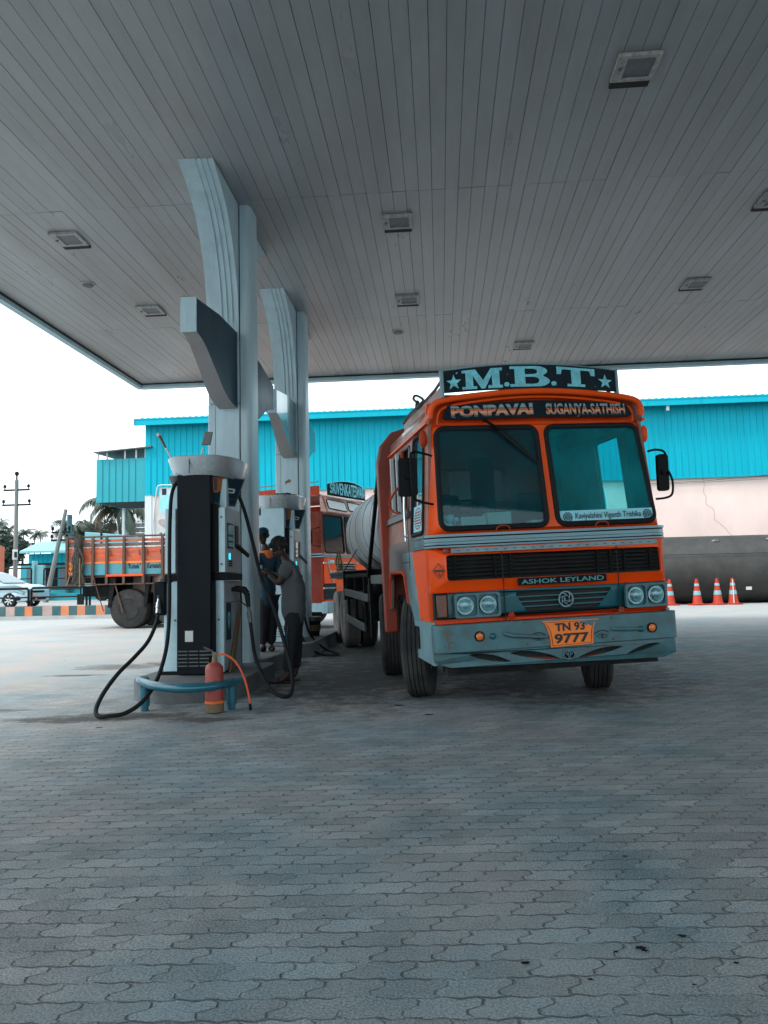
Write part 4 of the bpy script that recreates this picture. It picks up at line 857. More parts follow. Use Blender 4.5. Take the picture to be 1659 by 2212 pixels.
# --- header name board
hb = [(-0.93, 2.71), (-0.90, 2.685), (0.0, 2.700), (0.07, 2.700), (0.92, 2.69), (0.95, 2.71), (0.90, 2.815), (0.87, 2.83), (0.06, 2.862), (0.0, 2.862), (-0.85, 2.832), (-0.88, 2.82)]
H_ = MB().plate(hb, *F(-0.03, 0.004)); ho = H_.build('header_board', 'navy', T)
for s, xc, w_ in (('PONPAVAI', -0.45, 0.80), ('SUGANYA-SATHISH', 0.48, 0.80)):
    tx = MB(); text(tx, s, lambda u, v_, d: pf(xc+u, 2.768+v_+(0.012 if xc < 0 else 0.006)*(u/0.4)*(1 if xc < 0 else -1), -0.031-d), w_, 0.112, 0.055 if xc < 0 else 0.032, 0.003)
    tx.build('painted_name', 'banded', ho)
# --- roof shell
rings = []
for y, dz, kx in ((0.16, 0, 1.0), (0.6, 0.0, 1.0), (1.4, 0.0, 1.0), (2.2, -0.01, 1.0)):
    r_ = [(-1.06*kx, y, 2.66), (-1.055, y, 2.75), (-1.035, y, 2.82), (-0.97, y, 2.875)]+[(x, y, arch(x, 2.86, 0.11, 1.04)+dz) for x in (-0.8, -0.5, -0.2, 0.1, 0.4, 0.7)]+[(0.9, y, 2.885), (0.97, y, 2.875), (1.035, y, 2.82), (1.055, y, 2.75), (1.06, y, 2.66)]
    rings.append(r_)
def shell(mb, rings, th, m=0):
    n = len(rings[0])
    for i in range(len(rings)-1):
        for k in range(n-1):
            mb.quad(rings[i][k], rings[i][k+1], rings[i+1][k+1], rings[i+1][k], m)
M['roofmix'] = mat('faded_roof_paint', (0.40, 0.10, 0.05), 0.35, var=0.4, scale=3, dirt=(0.42, 0.40, 0.38), dirt_amt=0.9, dirt_scale=2.2, coat=0.3, stretch=(1, 1, 3))
rs = MB(); shell(rs, rings, 0.02); rso = rs.build('roof_shell', 'roofmix', T, sharp=50); so = rso.modifiers.new('thickness', 'SOLIDIFY'); so.thickness = 0.02; so.offset = -1
for sx in (-1, 1):
    MB().hexa([(sx*1.06, 0.17, 2.652), (sx*1.095, 0.17, 2.655), (sx*1.095, 2.15, 2.655), (sx*1.06, 2.15, 2.652), (sx*1.06, 0.17, 2.685), (sx*1.095, 0.17, 2.675), (sx*1.095, 2.15, 2.675), (sx*1.06, 2.15, 2.685)]).build('rain_gutter', 'orange', T)
# --- side panels
def sideface(sx):
    fs = lambda d: (lambda y, z: (sx*(hw(z)-d), y, z))
    s = MB()
    ys0 = 0.20
    qw = rquad([(0.34, 1.66), (0.86, 1.66), (0.82, 2.62), (0.36, 2.62)], 0.06, 4)
    dwn = rquad([(1.04, 1.94), (1.96, 1.94), (1.96, 2.60), (1.02, 2.60)], 0.05, 4)
    if sx > 0:
        qw = rquad([(0.235, 1.67), (0.50, 1.67), (0.54, 2.62), (0.25, 2.62)], 0.04, 4); dwn = rquad([(0.64, 1.72), (1.22, 1.72), (1.20, 2.60), (0.66, 2.60)], 0.04, 4)
    s.plate([(0.16, 1.625), (2.2, 1.625), (2.2, 2.66), (0.20, 2.66)], fs(0), fs(0.03), [qw, dwn], 0)
    s.plate([(0.15, 0.50), (0.62, 0.50), (0.62, 0.84), (0.15, 0.84)] if False else [(0.15, 0.845), (0.56, 0.845), (0.78, 1.50), (0.15, 1.50)], fs(0), fs(0.03), (), 1)
    s.plate([(0.56, 0.845), (0.93, 0.845), (1.28, 1.32), (1.30, 1.50), (0.78, 1.50)], fs(0), fs(0.03), (), 2)
    s.plate([(1.30, 1.50), (1.28, 1.32), (1.96, 1.32), (2.1, 0.90), (2.2, 0.90), (2.2, 1.624), (0.78, 1.624), (0.78, 1.50)], fs(0), fs(0.03), (), 3)
    s.plate([(0.15, 1.50), (0.78, 1.50), (0.78, 1.624), (0.15, 1.624)], fs(0.002), fs(0.03), (), 1)
    o = s.build('side_panel', ['sidemix', 'orange', 'pale', 'browngrey'], T, sharp=30)
    lo = MB().plate([(0.10, 0.46), (1.02, 0.49), (1.02, 0.52), (0.93, 0.843), (0.12, 0.843)], fs(-0.002), fs(0.03), [rrect(0.62, 0.86, 0.56, 0.78, 0.03, 3)]); lo.build('lower_side_panel', 'pale', T)
    MB().box(min(sx*1.10, sx*1.06), max(sx*1.10, sx*1.06), 0.58, 0.90, 0.53, 0.80).build('step_recess', 'gap', T)
    wa = MB().tube([(sx*1.15, 1.03, 0.50), (sx*1.15, 1.0, 0.66), (sx*1.155, 1.06, 1.0), (sx*1.155, 1.20, 1.27), (sx*1.155, 1.30, 1.31), (sx*1.155, 1.92, 1.31), (sx*1.155, 2.02, 1.22), (sx*1.155, 2.16, 0.9)], 0.022, 8); wa.build('wheel_arch_edge', 'orange_old', T)
    # gasketed quarter window, door window with louvred shutter
    for lp, nm in ((qw, 'quarter_window'),):
        P = [Vector((sx*(hw(z)+0.002), y, z)) for y, z in lp]; g = MB().tube(P, 0.02, 8, closed=True); go = g.build(nm, 'rubber', T)
        MB().plate(lp, fs(0.008), fs(0.012)).build('pane', 'sideglass', go)
    fr = MB(); P = [Vector((sx*(hw(z)+0.003), y, z)) for y, z in dwn]; fr.tube(P, 0.016, 8, closed=True); fo = fr.build('door_window', 'steel', T)
    if sx < 0:
        lv = MB()
        for i in range(14): z = 1.97+i*0.043; lv.hexa([(sx*(hw(z)-0.005), 1.50, z), (sx*(hw(z)-0.005), 1.78, z), (sx*(hw(z)-0.03), 1.78, z+0.02), (sx*(hw(z)-0.03), 1.50, z+0.02), (sx*(hw(z)-0.005), 1.50, z+0.012), (sx*(hw(z)-0.005), 1.78, z+0.012), (sx*(hw(z)-0.03), 1.78, z+0.032), (sx*(hw(z)-0.03), 1.50, z+0.032)])
        lv.build('louvre', 'black', fo)
        sf = MB()
        for ya_, yb_ in ((1.46, 1.50), (1.78, 1.82)): sf.box(sx*1.135, sx*1.10, ya_, yb_, 1.95, 2.59)
        sf.build('shutter_frame', 'white', fo)
        MB().box(-1.10, -1.075, 1.32, 1.36, 1.94, 2.6).build('division_bar', 'orange_old', fo)
    if sx < 0: MB().hexa([(sx*1.12, 0.96, 1.86), (sx*1.15, 0.96, 1.86), (sx*1.15, 2.2, 1.86), (sx*1.12, 2.2, 1.86), (sx*1.115, 0.96, 1.925), (sx*1.14, 0.96, 1.925), (sx*1.14, 2.2, 1.925), (sx*1.115, 2.2, 1.925)]).build('window_sill', 'steel', T)
    MB().tube([(sx*1.16, 1.30, 2.12), (sx*1.175, 1.30, 1.95), (sx*1.175, 1.30, 1.66)] if sx > 0 else [(sx*1.15, 1.02, 2.2), (sx*1.165, 1.02, 1.95), (sx*1.165, 1.02, 1.62)], 0.016, 8).build('grab_rail', 'chrome', T)
    sm = MB(); sm.box(min(sx*1.1585, sx*1.153), max(sx*1.1585, sx*1.153), 0.925, 0.933, 1.32, 1.86).box(min(sx*1.1585, sx*1.153), max(sx*1.1585, sx*1.153), 0.93, 1.29, 1.40, 1.407); sm.build('door_seam', 'gap', T)
M['sidemix'] = mat('side_faded_orange', (0.38, 0.09, 0.04), 0.5, var=0.4, scale=3, dirt=(0.28, 0.26, 0.25), dirt_amt=0.95, dirt_scale=1.6, chips=0.3, chip_col=(0.3, 0.28, 0.26))
sideface(-1); sideface(1)
# orange rebate: left grab loop
MB().tube(smooth([(-1.13, 1.42, 2.22), (-1.20, 1.48, 2.12), (-1.22, 1.52, 2.04), (-1.18, 1.5, 1.96), (-1.14, 1.42, 1.95)], 5), 0.012, 6).build('grab_loop', 'orange_old', T)
dh = MB().tube([(-1.155, 0.93, 1.66), (-1.19, 0.90, 1.66), (-1.19, 0.82, 1.665)], 0.011, 6); dh.build('door_handle', 'chrome', T)
# --- rear wall of the cab: tall arched orange plate
hpz = [(-1.20, 0.62), (-1.06, 0.62), (-1.06, 1.0), (1.06, 1.0), (1.06, 0.62), (1.20, 0.62), (1.21, 2.62), (1.16, 2.82), (1.03, 2.97), (0.80, 3.04), (-0.80, 3.04), (-1.03, 2.97), (-1.16, 2.82), (-1.21, 2.62)]
MB().fy(hpz, 2.2, 2.36, [rrect(-0.35, 0.35, 2.1, 2.5, 0.05)]).build('rear_headboard', 'dark_red2', T, bevel=0.02)
# --- quarter window sticker (round seal)
qs = MB().plate([(0.40, 1.69), (0.81, 1.69), (0.80, 1.94), (0.40, 1.94)], lambda y, z: (-hw(z)+0.001, y, z), lambda y, z: (-hw(z)+0.004, y, z)); q_ = qs.build('window_sticker', 'lblue_s', T) if False else None
M['stick'] = mat('pale_blue_sticker', (0.28, 0.66, 0.76), 0.45, var=0.15, scale=6)
q_ = qs.build('window_sticker', 'stick', T)
ms = MB().plate([(0.605+0.16*cos(a), 1.815+0.105*sin(a)) for a in [2*pi*i/20 for i in range(20)]], lambda y, z: (-hw(z)-0.001, y, z), lambda y, z: (-hw(z)+0.0005, y, z), [[(0.605+0.145*cos(a), 1.815+0.095*sin(a)) for a in [2*pi*i/20 for i in range(20)]]])
for i in range(14):
    for j in range(6):
        yy_ = 0.50+i*0.017; zz_ = 1.74+j*0.026
        if ((yy_-0.605)/0.13)**2+((zz_-1.815)/0.085)**2 < 1: ms.box(-hw(zz_)-0.001, -hw(zz_)+0.0005, yy_, yy_+0.011, zz_, zz_+0.012)
ms.build('round_seal', 'orange_old', q_)
# --- interior
MB().box(-1.05, 1.05, 0.3, 2.19, 1.0, 1.05).build('cab_floor', 'chassis', T)
MB().box(-1.06, 1.06, 0.14, 0.50, 1.30, 1.655).build('dashboard', 'chassis', T, bevel=0.03)
for x in (-0.62, 0.55):
    MB().box(x-0.26, x+0.26, 1.15, 1.65, 1.30, 1.48).build('seat', 'chassis', T, bevel=0.05)
    MB().hexa([(x-0.26, 1.58, 1.46), (x+0.26, 1.58, 1.46), (x+0.26, 1.70, 1.46), (x-0.26, 1.70, 1.46), (x-0.24, 1.70, 2.15), (x+0.24, 1.70, 2.15), (x+0.24, 1.80, 2.15), (x-0.24, 1.80, 2.15)]).build('seat_back', 'chassis', T, bevel=0.04)
st = MB(); Rm = Matrix.Translation((-0.55, 0.66, 1.86)) @ Matrix.Rotation(R(38), 4, 'X')
st.tube([Rm @ Vector((0.22*cos(a), 0.22*sin(a), 0)) for a in [2*pi*i/28 for i in range(28)]], 0.014, 8, closed=True)
st.tube([Rm @ Vector((-0.21, 0, 0)), Rm @ Vector((0.21, 0, 0))], 0.012, 6).tube([Rm @ Vector((0, 0, 0)), (-0.55, 0.40, 1.58)], 0.03, 8)
st.build('steering_wheel', 'black', T)
MB().box(-0.14, 0.12, 1.95, 2.05, 1.3, 2.6).build('cab_partition_post', 'chassis', T)
for i, (x0, x1, z1, y_) in enumerate(((-0.80, -0.56, 1.755, 0.22), (-0.535, -0.30, 1.79, 0.26), (-0.13, 0.0, 1.70, 0.2))):
    MB().box(x0, x1, y_-0.02, y_+0.14, 1.656, z1+0.03).build('parcel_box', 'card' if i < 2 else 'paper', T, bevel=0.006)
rn = random.Random(4); bg_ = MB()
for i in range(26): bg_.ball((-0.92+rn.uniform(-0.07, 0.10), 0.24+rn.uniform(-0.03, 0.06), 1.67+rn.uniform(0, 0.12)), (rn.uniform(0.02, 0.045), 0.03, rn.uniform(0.02, 0.04)), n=6, h=4)
bg_.build('crumpled_bag', 'bag', T, sharp=10)
cu_ = MB()
for k in range(14): x = 0.90+k*0.011; cu_.tube(smooth([(x, 0.30, 1.70), (x+0.006*sin(k), 0.31, 2.1), (x, 0.32, 2.5)], 3), 0.006, 5)
# --- sticker with names on the right pane
stk = MB().plate([(0.135, 1.675), (1.035, 1.675), (1.055, 1.70), (1.04, 1.795), (0.118, 1.795), (0.112, 1.70)], lambda a, b: (a, yf(b)-0.002, b), lambda a, b: (a, yf(b)+0.004, b)); so_ = stk.build('windscreen_sticker', 'stick', T)
tx = MB(); text(tx, 'Kaviyalzhini Viganth Trishika', lambda u, v_, d: (0.592+u, yf(1.735)-0.006-d, 1.735+v_), 0.66, 0.072, 0.012, 0.002); tx.build('lettering', 'tealdk', so_) if False else None
M['tealdk'] = mat('dark_teal_lettering', (0.01, 0.07, 0.09), 0.4)
tx.build('lettering', 'tealdk', so_)
rd_ = MB()
for x in (0.188, 0.985):
    f_ = lambda a, b: (a, yf(b)-0.006, b); b_ = lambda a, b: (a, yf(b)-0.0025, b)
    rd_.plate([(x+0.046*(1+0.08*cos(10*a))*cos(a), 1.735+0.046*(1+0.08*cos(10*a))*sin(a)) for a in [2*pi*i/60 for i in range(60)]], f_, b_, [circ(x, 1.735, 0.034)])
    rd_.plate(circ(x, 1.735, 0.028), f_, b_, [circ(x-0.008, 1.742, 0.006, 8), circ(x+0.010, 1.742, 0.006, 8), circ(x, 1.722, 0.006, 8)])
rd_.build('round_motif', 'tealdk', so_)
# --- wipers, hooks, small fittings
wp = MB().tube([(-0.53, 0.13, 2.67), (-0.36, 0.11, 2.55), (-0.10, 0.125, 2.32)], [0.014, 0.011, 0.008], 8).tube([(-0.50, 0.14, 2.62), (-0.32, 0.12, 2.50), (-0.18, 0.125, 2.40)], 0.006, 6)
wp.build('wiper_arm', 'black', T); MB().hexa([(-0.40, 0.10, 2.545), (-0.05, 0.105, 2.24), (-0.05, 0.125, 2.24), (-0.40, 0.12, 2.545), (-0.385, 0.10, 2.57), (-0.035, 0.105, 2.26), (-0.035, 0.125, 2.26), (-0.385, 0.12, 2.57)]).build('wiper_blade', 'rubber', T)
MB().ball((-0.535, 0.14, 2.675), 0.022, n=10, h=6).build('wiper_pivot', 'black', T)
for x in (-0.46, 0.50):
    MB().tube([(x-0.065, 0.04, 1.625), (x-0.06, 0.025, 1.66), (x-0.03, 0.02, 1.68), (x+0.03, 0.02, 1.68), (x+0.06, 0.025, 1.66), (x+0.065, 0.04, 1.625)], 0.007, 6).build('hand_loop', 'orange_old', T)
# --- name board on the roof
def sbz(x, k): # k 0 bottom .. 1 top
    x_ = x+0.08; lo_ = 2.925+0.035*(1-(x_/0.86)**2); hi_ = 3.125+0.065*(1-(x_/0.86)**2); return lo_+(hi_-lo_)*k
xs = [-0.92+1.70*i/16 for i in range(17)]
sb = MB().plate([(x, sbz(x, 0)) for x in xs]+[(x, sbz(x, 1)) for x in reversed(xs)], lambda a, b: (a, 0.10, b), lambda a, b: (a, 0.125, b)); sbo = sb.build('roof_name_board', 'navy', T)
ed = MB().tube([(x, 0.11, sbz(x, 1)+0.004) for x in xs], 0.009, 6); ed.box(-0.945, -0.92, 0.08, 0.14, 2.88, 3.14).box(0.78, 0.80, 0.08, 0.14, 2.90, 3.14); ed.build('board_frame', 'pale', sbo)
lt = MB(); YB = 0.093
def lp(poly, x0, x1, k0, k1, holes=()):
    f_ = lambda u, v: (x0+(x1-x0)*u, sbz(x0+(x1-x0)*u, k0+(k1-k0)*v))
    o_ = [f_(*p) for p in poly]; hh_ = [[f_(*p) for p in h_] for h_ in holes]
    lt.plate(o_, lambda a, b: (a, YB, b), lambda a, b: (a, 0.0995, b), hh_)
star = [(0.5+0.5*(1 if i % 2 == 0 else 0.4)*sin(2*pi*i/10), 0.5+0.5*(1 if i % 2 == 0 else 0.4)*cos(2*pi*i/10)) for i in range(10)]
lp(star, -0.895, -0.745, 0.06, 0.78); lp(star, 0.60, 0.745, 0.06, 0.74)
Mp = [(0, 0), (0.36, 0), (0.36, 0.14), (0.27, 0.14), (0.27, 0.68), (0.47, 0.0), (0.56, 0.0), (0.74, 0.68), (0.74, 0.14), (0.64, 0.14), (0.64, 0), (1, 0), (1, 0.14), (0.93, 0.14), (0.93, 0.86), (1, 0.86), (1, 1), (0.72, 1), (0.52, 0.42), (0.33, 1), (0, 1), (0, 0.86), (0.09, 0.86), (0.09, 0.14), (0, 0.14)]
lp(Mp, -0.74, -0.35, 0.06, 0.90)
def rsx(cx, cy, rx, ry, a0, a1, n=8): return [(cx+rx*cos(R(a0+(a1-a0)*i/n)), cy+ry*sin(R(a0+(a1-a0)*i/n))) for i in range(n+1)]
Bp = [(0, 0)]+rsx(0.68, 0.27, 0.32, 0.27, -90, 60)+rsx(0.66, 0.76, 0.29, 0.24, -50, 90)+[(0, 1), (0, 0.87), (0.12, 0.87), (0.12, 0.13), (0, 0.13)]
Bh1 = [(0.38, 0.13)]+rsx(0.60, 0.30, 0.14, 0.17, -90, 90, 6)+[(0.38, 0.47)]; Bh2 = [(0.38, 0.60)]+rsx(0.58, 0.735, 0.12, 0.135, -90, 90, 6)+[(0.38, 0.87)]
lp(Bp, -0.275, 0.115, 0.08, 0.93, [Bh1, Bh2])
Tp = [(0.27, 0), (0.73, 0), (0.73, 0.13), (0.62, 0.13), (0.62, 0.87), (0.86, 0.87), (0.90, 0.62), (1, 0.62), (1, 1), (0, 1), (0, 0.62), (0.10, 0.62), (0.14, 0.87), (0.38, 0.87), (0.38, 0.13), (0.27, 0.13)]
lp(Tp, 0.19, 0.57, 0.10, 0.93)
dot = rrect(0, 1, 0, 1, 0.4, 3); lp(dot, -0.335, -0.285, 0.10, 0.28); lp(dot, 0.13, 0.18, 0.12, 0.30)
lt.build('painted_letters', 'lblue', sbo)
# roof rack behind the board
rk = MB()
for x in (-0.90, 0.80): rk.tube([(x, 0.2, 3.08), (x, 0.5, 3.05), (x, 2.0, 3.03)], 0.016, 6).tube([(x, 0.2, 2.97), (x, 2.0, 2.95)], 0.012, 6)
for y in (0.7, 1.3, 2.0): rk.tube([(-0.90, y, 2.86), (-0.90, y, 3.05)], 0.012, 6).tube([(0.80, y, 2.86), (0.80, y, 3.05)], 0.012, 6).tube([(-0.90, y, 3.04), (0.80, y, 3.04)], 0.012, 6)
rk.build('roof_rack', 'steel', T)
MB().box(-0.93, -0.90, 0.2, 1.9, 2.90, 3.0).build('rack_side_board', 'roofmix', T)
rp = MB(); rp.tube(smooth([(-0.92, 1.1, 3.05), (-0.97, 1.15, 3.12), (-0.93, 1.2, 3.17), (-0.88, 1.1, 3.10), (-0.95, 1.0, 3.02), (-1.0, 1.3, 2.98), (-1.02, 1.5, 2.93)], 6), 0.014, 6).tube(smooth([(-0.9, 1.0, 3.06), (-0.96, 1.05, 3.0), (-0.93, 1.15, 3.09), (-0.9, 1.2, 3.0)], 5), 0.02, 6)
rp.build('tied_rope', 'steel', T)
# --- mirrors
def mirror(x0, x1, y_, z0, z1, sx, arms, nm='mirror'):
    m_ = MB().plate(rquad([(x0, z0), (x1, z0), (x1+0.01, z1), (x0+0.01, z1)], 0.03, 4), lambda a, b: (a, y_, b), lambda a, b: (a+0.0, y_+0.045, b)); mo = m_.build('wing_mirror', 'black', T, bevel=0.008)
    a_ = MB()
    for p in arms: a_.tube(smooth(p, 6), 0.011, 8)
    a_.build('mirror_arm', 'black', mo)
    xm = (x0+x1)/2; MB().lathe([(0.02, -0.03), (0.024, 0.0)], (xm, y_, (z0+z1)/2), 'y', 12).build('mirror_clamp', 'black', mo)
mirror(-1.425, -1.255, -0.08, 1.965, 2.305, -1, [[(-1.07, 0.10, 2.345), (-1.16, 0.02, 2.355), (-1.28, -0.10, 2.35), (-1.315, -0.12, 2.30), (-1.315, -0.12, 2.05), (-1.30, -0.11, 1.95), (-1.22, -0.04, 1.915), (-1.09, 0.07, 1.90)]])
mirror(1.155, 1.265, 0.12, 1.955, 2.31, 1, [[(1.09, 0.16, 2.345), (1.13, 0.10, 2.35), (1.20, 0.08, 2.335), (1.24, 0.10, 2.30)], [(1.255, 0.10, 2.14), (1.30, 0.12, 2.05), (1.30, 0.14, 1.93), (1.24, 0.14, 1.89), (1.13, 0.15, 1.88)]])
mk = MB().ball((-1.115, 0.20, 2.52), (0.04, 0.035, 0.085), n=12, h=8); mk.build('side_marker_lamp', 'orange_old', T)
mk = MB().ball((1.10, 0.22, 2.53), (0.035, 0.035, 0.085), n=12, h=8); mk.build('side_marker_lamp', 'orange', T)
# --- bumper
def bf(d=0.0):
    def f_(a, b):
        t = max(0, min(1, (abs(a)-1.08)/0.09)); return (a, d+0.09*(1-math.sqrt(max(0, 1-t*t))), b)
    return f_
bxs = [-1.17, -1.162, -1.145, -1.12, -1.08, 1.08, 1.12, 1.145, 1.162, 1.17]
bm_ = bandquads(MB(), bxs, 0.575, 0.82, bf(-0.02), lambda a, b: (a*0.985, bf(0.06)(a, b)[1], b)); bm_.build('bumper', 'bumper', T, sharp=30, bevel=0.006)
MB().box(1.10, 1.17, 0.08, 1.0, 0.575, 0.82).build('bumper_end', 'bumper', T, bevel=0.006)
def vent(x0, z0, x1, z1, h0, h1, flip=1):
    up = [(x0+(x1-x0)*t, z0+(z1-z0)*t+h0*sin(pi*t)**0.8) for t in [i/12 for i in range(13)]]
    dn = [(x0+(x1-x0)*t, z0+(z1-z0)*t-h1*sin(pi*t)**0.8) for t in [1-i/12 for i in range(1, 12)]]
    return up+dn
vents = [vent(-0.86, 0.545, -0.47, 0.462, 0.035, 0.02), vent(-0.49, 0.538, 0.0, 0.455, 0.04, 0.02), vent(0.16, 0.452, 0.61, 0.525, 0.035, 0.018), vent(0.64, 0.455, 0.98, 0.532, 0.03, 0.015)]
va = MB().plate([(-1.165, 0.50), (-1.12, 0.475), (-1.02, 0.445), (1.0, 0.40), (1.12, 0.43), (1.155, 0.44), (1.155, 0.572), (1.12, 0.572), (-1.12, 0.572), (-1.165, 0.572)], bf(0.012), lambda a, b: (a*0.985, bf(0.05)(a, b)[1], b), vents); va.build('lower_valance', 'bumper', T, sharp=30)
MB().box(-1.04, 0.98, 0.10, 0.16, 0.36, 0.57).build('valance_backing', 'gap', T)
MB().hexa([(-1.03, 0.05, 0.385), (0.96, 0.05, 0.36), (0.96, 0.30, 0.36), (-1.03, 0.30, 0.385), (-1.03, 0.05, 0.44), (0.96, 0.05, 0.40), (0.96, 0.30, 0.40), (-1.03, 0.30, 0.44)]).build('underrun_beam', 'chassis', T)
for (x0, z0, x1, z1) in ((-0.47, 0.505, 0.0, 0.45), (0.18, 0.45, 0.60, 0.49)):
    MB().hexa([(x0, 0.06, z0-0.03), (x1, 0.06, z1-0.02), (x1, 0.075, z1-0.02), (x0, 0.075, z0-0.03), (x0, 0.06, z0+0.0), (x1, 0.06, z1+0.01), (x1, 0.075, z1+0.01), (x0, 0.075, z0+0.0)]).build('vent_red_strip', 'orange_old', T)
wm = MB()
for x0, x1 in ((-0.84, 0.0), (0.18, 0.96)):
    for i in range(int((x1-x0)/0.03)):
        x = x0+i*0.03; wm.tube([(x, 0.056, 0.42), (x+0.10, 0.056, 0.56)], 0.0013, 4).tube([(x+0.10, 0.054, 0.42), (x, 0.054, 0.56)], 0.0013, 4)
wm.build('vent_mesh', 'steel', T)
# bumper furniture
for x, z in ((-0.76, 0.705), (0.885, 0.68)):
    r0 = MB().lathe([(0.046, 0), (0.046, 0.012)], (x, -0.033, z), 'y', 20).build('fog_lamp_ring', 'black', T)
    MB().lathe([(0.0, -0.014), (0.02, -0.012), (0.034, 0.0)], (x, -0.034, z), 'y', 20).build('lens', 'amber', r0)
for x, z in ((-0.64, 0.70), (0.775, 0.675)): MB().ball((x, -0.03, z), (0.028, 0.025, 0.028), n=14, h=8).build('bumper_plug', 'navy2', T) if False else MB().ball((x, -0.03, z), (0.028, 0.025, 0.028), n=14, h=8).build('bumper_plug', 'dteal', T)
MB().tube([(-0.54, -0.02, 0.72), (-0.50, -0.055, 0.705), (-0.46, -0.06, 0.695), (-0.16, -0.055, 0.665), (-0.13, -0.02, 0.66)], [0.016, 0.018, 0.018, 0.016, 0.012], 10).build('bumper_handle', 'bumper', T)
MB().tube([(0.49, -0.02, 0.695), (0.53, -0.055, 0.69), (0.66, -0.06, 0.685), (0.77, -0.03, 0.676)], [0.014, 0.018, 0.018, 0.014], 10).build('bumper_handle', 'bumper', T)
bo = MB()
for x, z in ((-0.33, 0.80), (-0.32, 0.61), (0.50, 0.79), (0.51, 0.60), (-0.05, 0.60)): bo.lathe([(0.012, -0.008), (0.014, 0.0)], (x, -0.02, z), 'y', 6)
bo.build('bumper_bolts', 'steel', T)
# number plate
pl = smooth([(-0.185, 0.802, 0), (-0.145, 0.765, 0), (-0.115, 0.68, 0), (-0.105, 0.565, 0)], 5)
pr = smooth([(0.30, 0.575, 0), (0.305, 0.68, 0), (0.33, 0.765, 0), (0.365, 0.795, 0)], 5)
po = MB().fy([(p.x, p.y) for p in pl]+[(p.x, p.y) for p in pr], -0.034, -0.021).build('number_plate', 'plate', T)
tx = MB(); text(tx, 'TN 93', lambda u, v_, d: (0.085+u, -0.035-d, 0.740+v_), 0.285, 0.075, 0.035, 0.002); text(tx, '9777', lambda u, v_, d: (0.095+u, -0.035-d, 0.638+v_), 0.33, 0.088, 0.035, 0.002)
ins = lambda P, k: [((p[0]-0.095)*k[0]+0.095, (p[1]-0.684)*k[1]+0.684) for p in P]
pp_ = [(p.x, p.y) for p in pl]+[(p.x, p.y) for p in pr]
tx.fy(ins(pp_, (0.93, 0.90)), -0.0362, -0.0345, [ins(pp_, (0.905, 0.868))])
tx.build('registration_lettering', 'ink', po)
MB().fy([(0.16, 0.786), (0.20, 0.762), (0.22, 0.77), (0.235, 0.74), (0.26, 0.752), (0.29, 0.735), (0.33, 0.77), (0.345, 0.79)], -0.0375, -0.0364).build('peeled_paint', 'bumper', po)
# painted eyes, flower, oval badge
def eye(cx, cz, s):
    e = MB(); yb = -0.0225; yt = -0.021
    lid = [(cx+0.052*t, cz+0.021*(1-t*t)) for t in [i/8 for i in range(-8, 9)]]
    low = [(cx+0.052*t, cz-0.015*(1-t*t)) for t in [i/8 for i in range(8, -9, -1)]][1:-1]
    inn = [(cx+(p[0]-cx)*0.86, cz+(p[1]-cz)*0.72) for p in lid+low]
    e.fy(lid+low, yb, yt, [inn]); e.fy(circ(cx, cz+0.002, 0.0135, 16), yb, yt)
    brow = [(cx-0.075, cz+0.028)]+[(cx+0.07*t, cz+0.058-0.022*t*t) for t in [i/6 for i in range(-6, 7)]]+[(cx+0.06*t, cz+0.047-0.02*t*t) for t in [i/6 for i in range(6, -7, -1)]]
    e.fy(brow, yb, yt)
    for k in range(-4, 5):
        x = cx+k*0.012; z = cz+0.020*(1-(k/4.4)**2); dx_ = k*0.0035+s*0.004
        e.fy([(x-0.0018, z), (x+0.0018, z), (x+dx_, z+0.018)], yb, yt)
        z = cz-0.014*(1-(k/4.4)**2); e.fy([(x-0.0012, z), (x+dx_*0.7, z-0.010), (x+0.0012, z)], yb, yt)
    e.build('painted_eye', 'ink', T)
eye(-0.215, 0.650, -1); eye(0.395, 0.632, 1)
fl = MB()
for cx, cz, r_ in ((-1.055, 0.745, 0.033),):
    for k in range(5):
        a = 2*pi*k/5+0.3; px_, pz_ = cx+0.030*cos(a), cz+0.030*sin(a)
        fl.fy(circ(px_, pz_, 0.020, 14), -0.0225, -0.0205, [circ(px_, pz_, 0.0165, 14)])
    fl.fy(circ(cx, cz, 0.009, 10), -0.0225, -0.0205)
fl.fy([(-1.06, 0.71), (-1.052, 0.71), (-1.035, 0.64), (-1.045, 0.60), (-1.052, 0.60), (-1.045, 0.64)], -0.0225, -0.0205)
for cx, cz in ((-1.02, 0.665), (-1.075, 0.64), (-1.01, 0.62)): fl.fy(circ(cx, cz, 0.018, 12, 0.009), -0.0225, -0.0205, [circ(cx, cz, 0.014, 12, 0.006)])
fl.build('painted_flower', 'ochre', T)
tb = MB(); C0 = (0.075, 0.487)
tb.fy(circ(*C0, 0.058, 32, 0.043), -0.004, 0.011, [circ(*C0, 0.050, 32, 0.036)]); tb.fy(circ(C0[0], C0[1], 0.014, 24, 0.034), -0.002, 0.009, [circ(C0[0], C0[1], 0.008, 24, 0.028)])
tb.fy(circ(C0[0], C0[1]+0.012, 0.034, 24, 0.016), -0.003, 0.010, [circ(C0[0], C0[1]+0.012, 0.028, 24, 0.011)])
tb.fy(circ(*C0, 0.05, 24, 0.036), 0.0105, 0.0115, m=1)
tb.build('oval_badge', ['alu', 'black'], T)
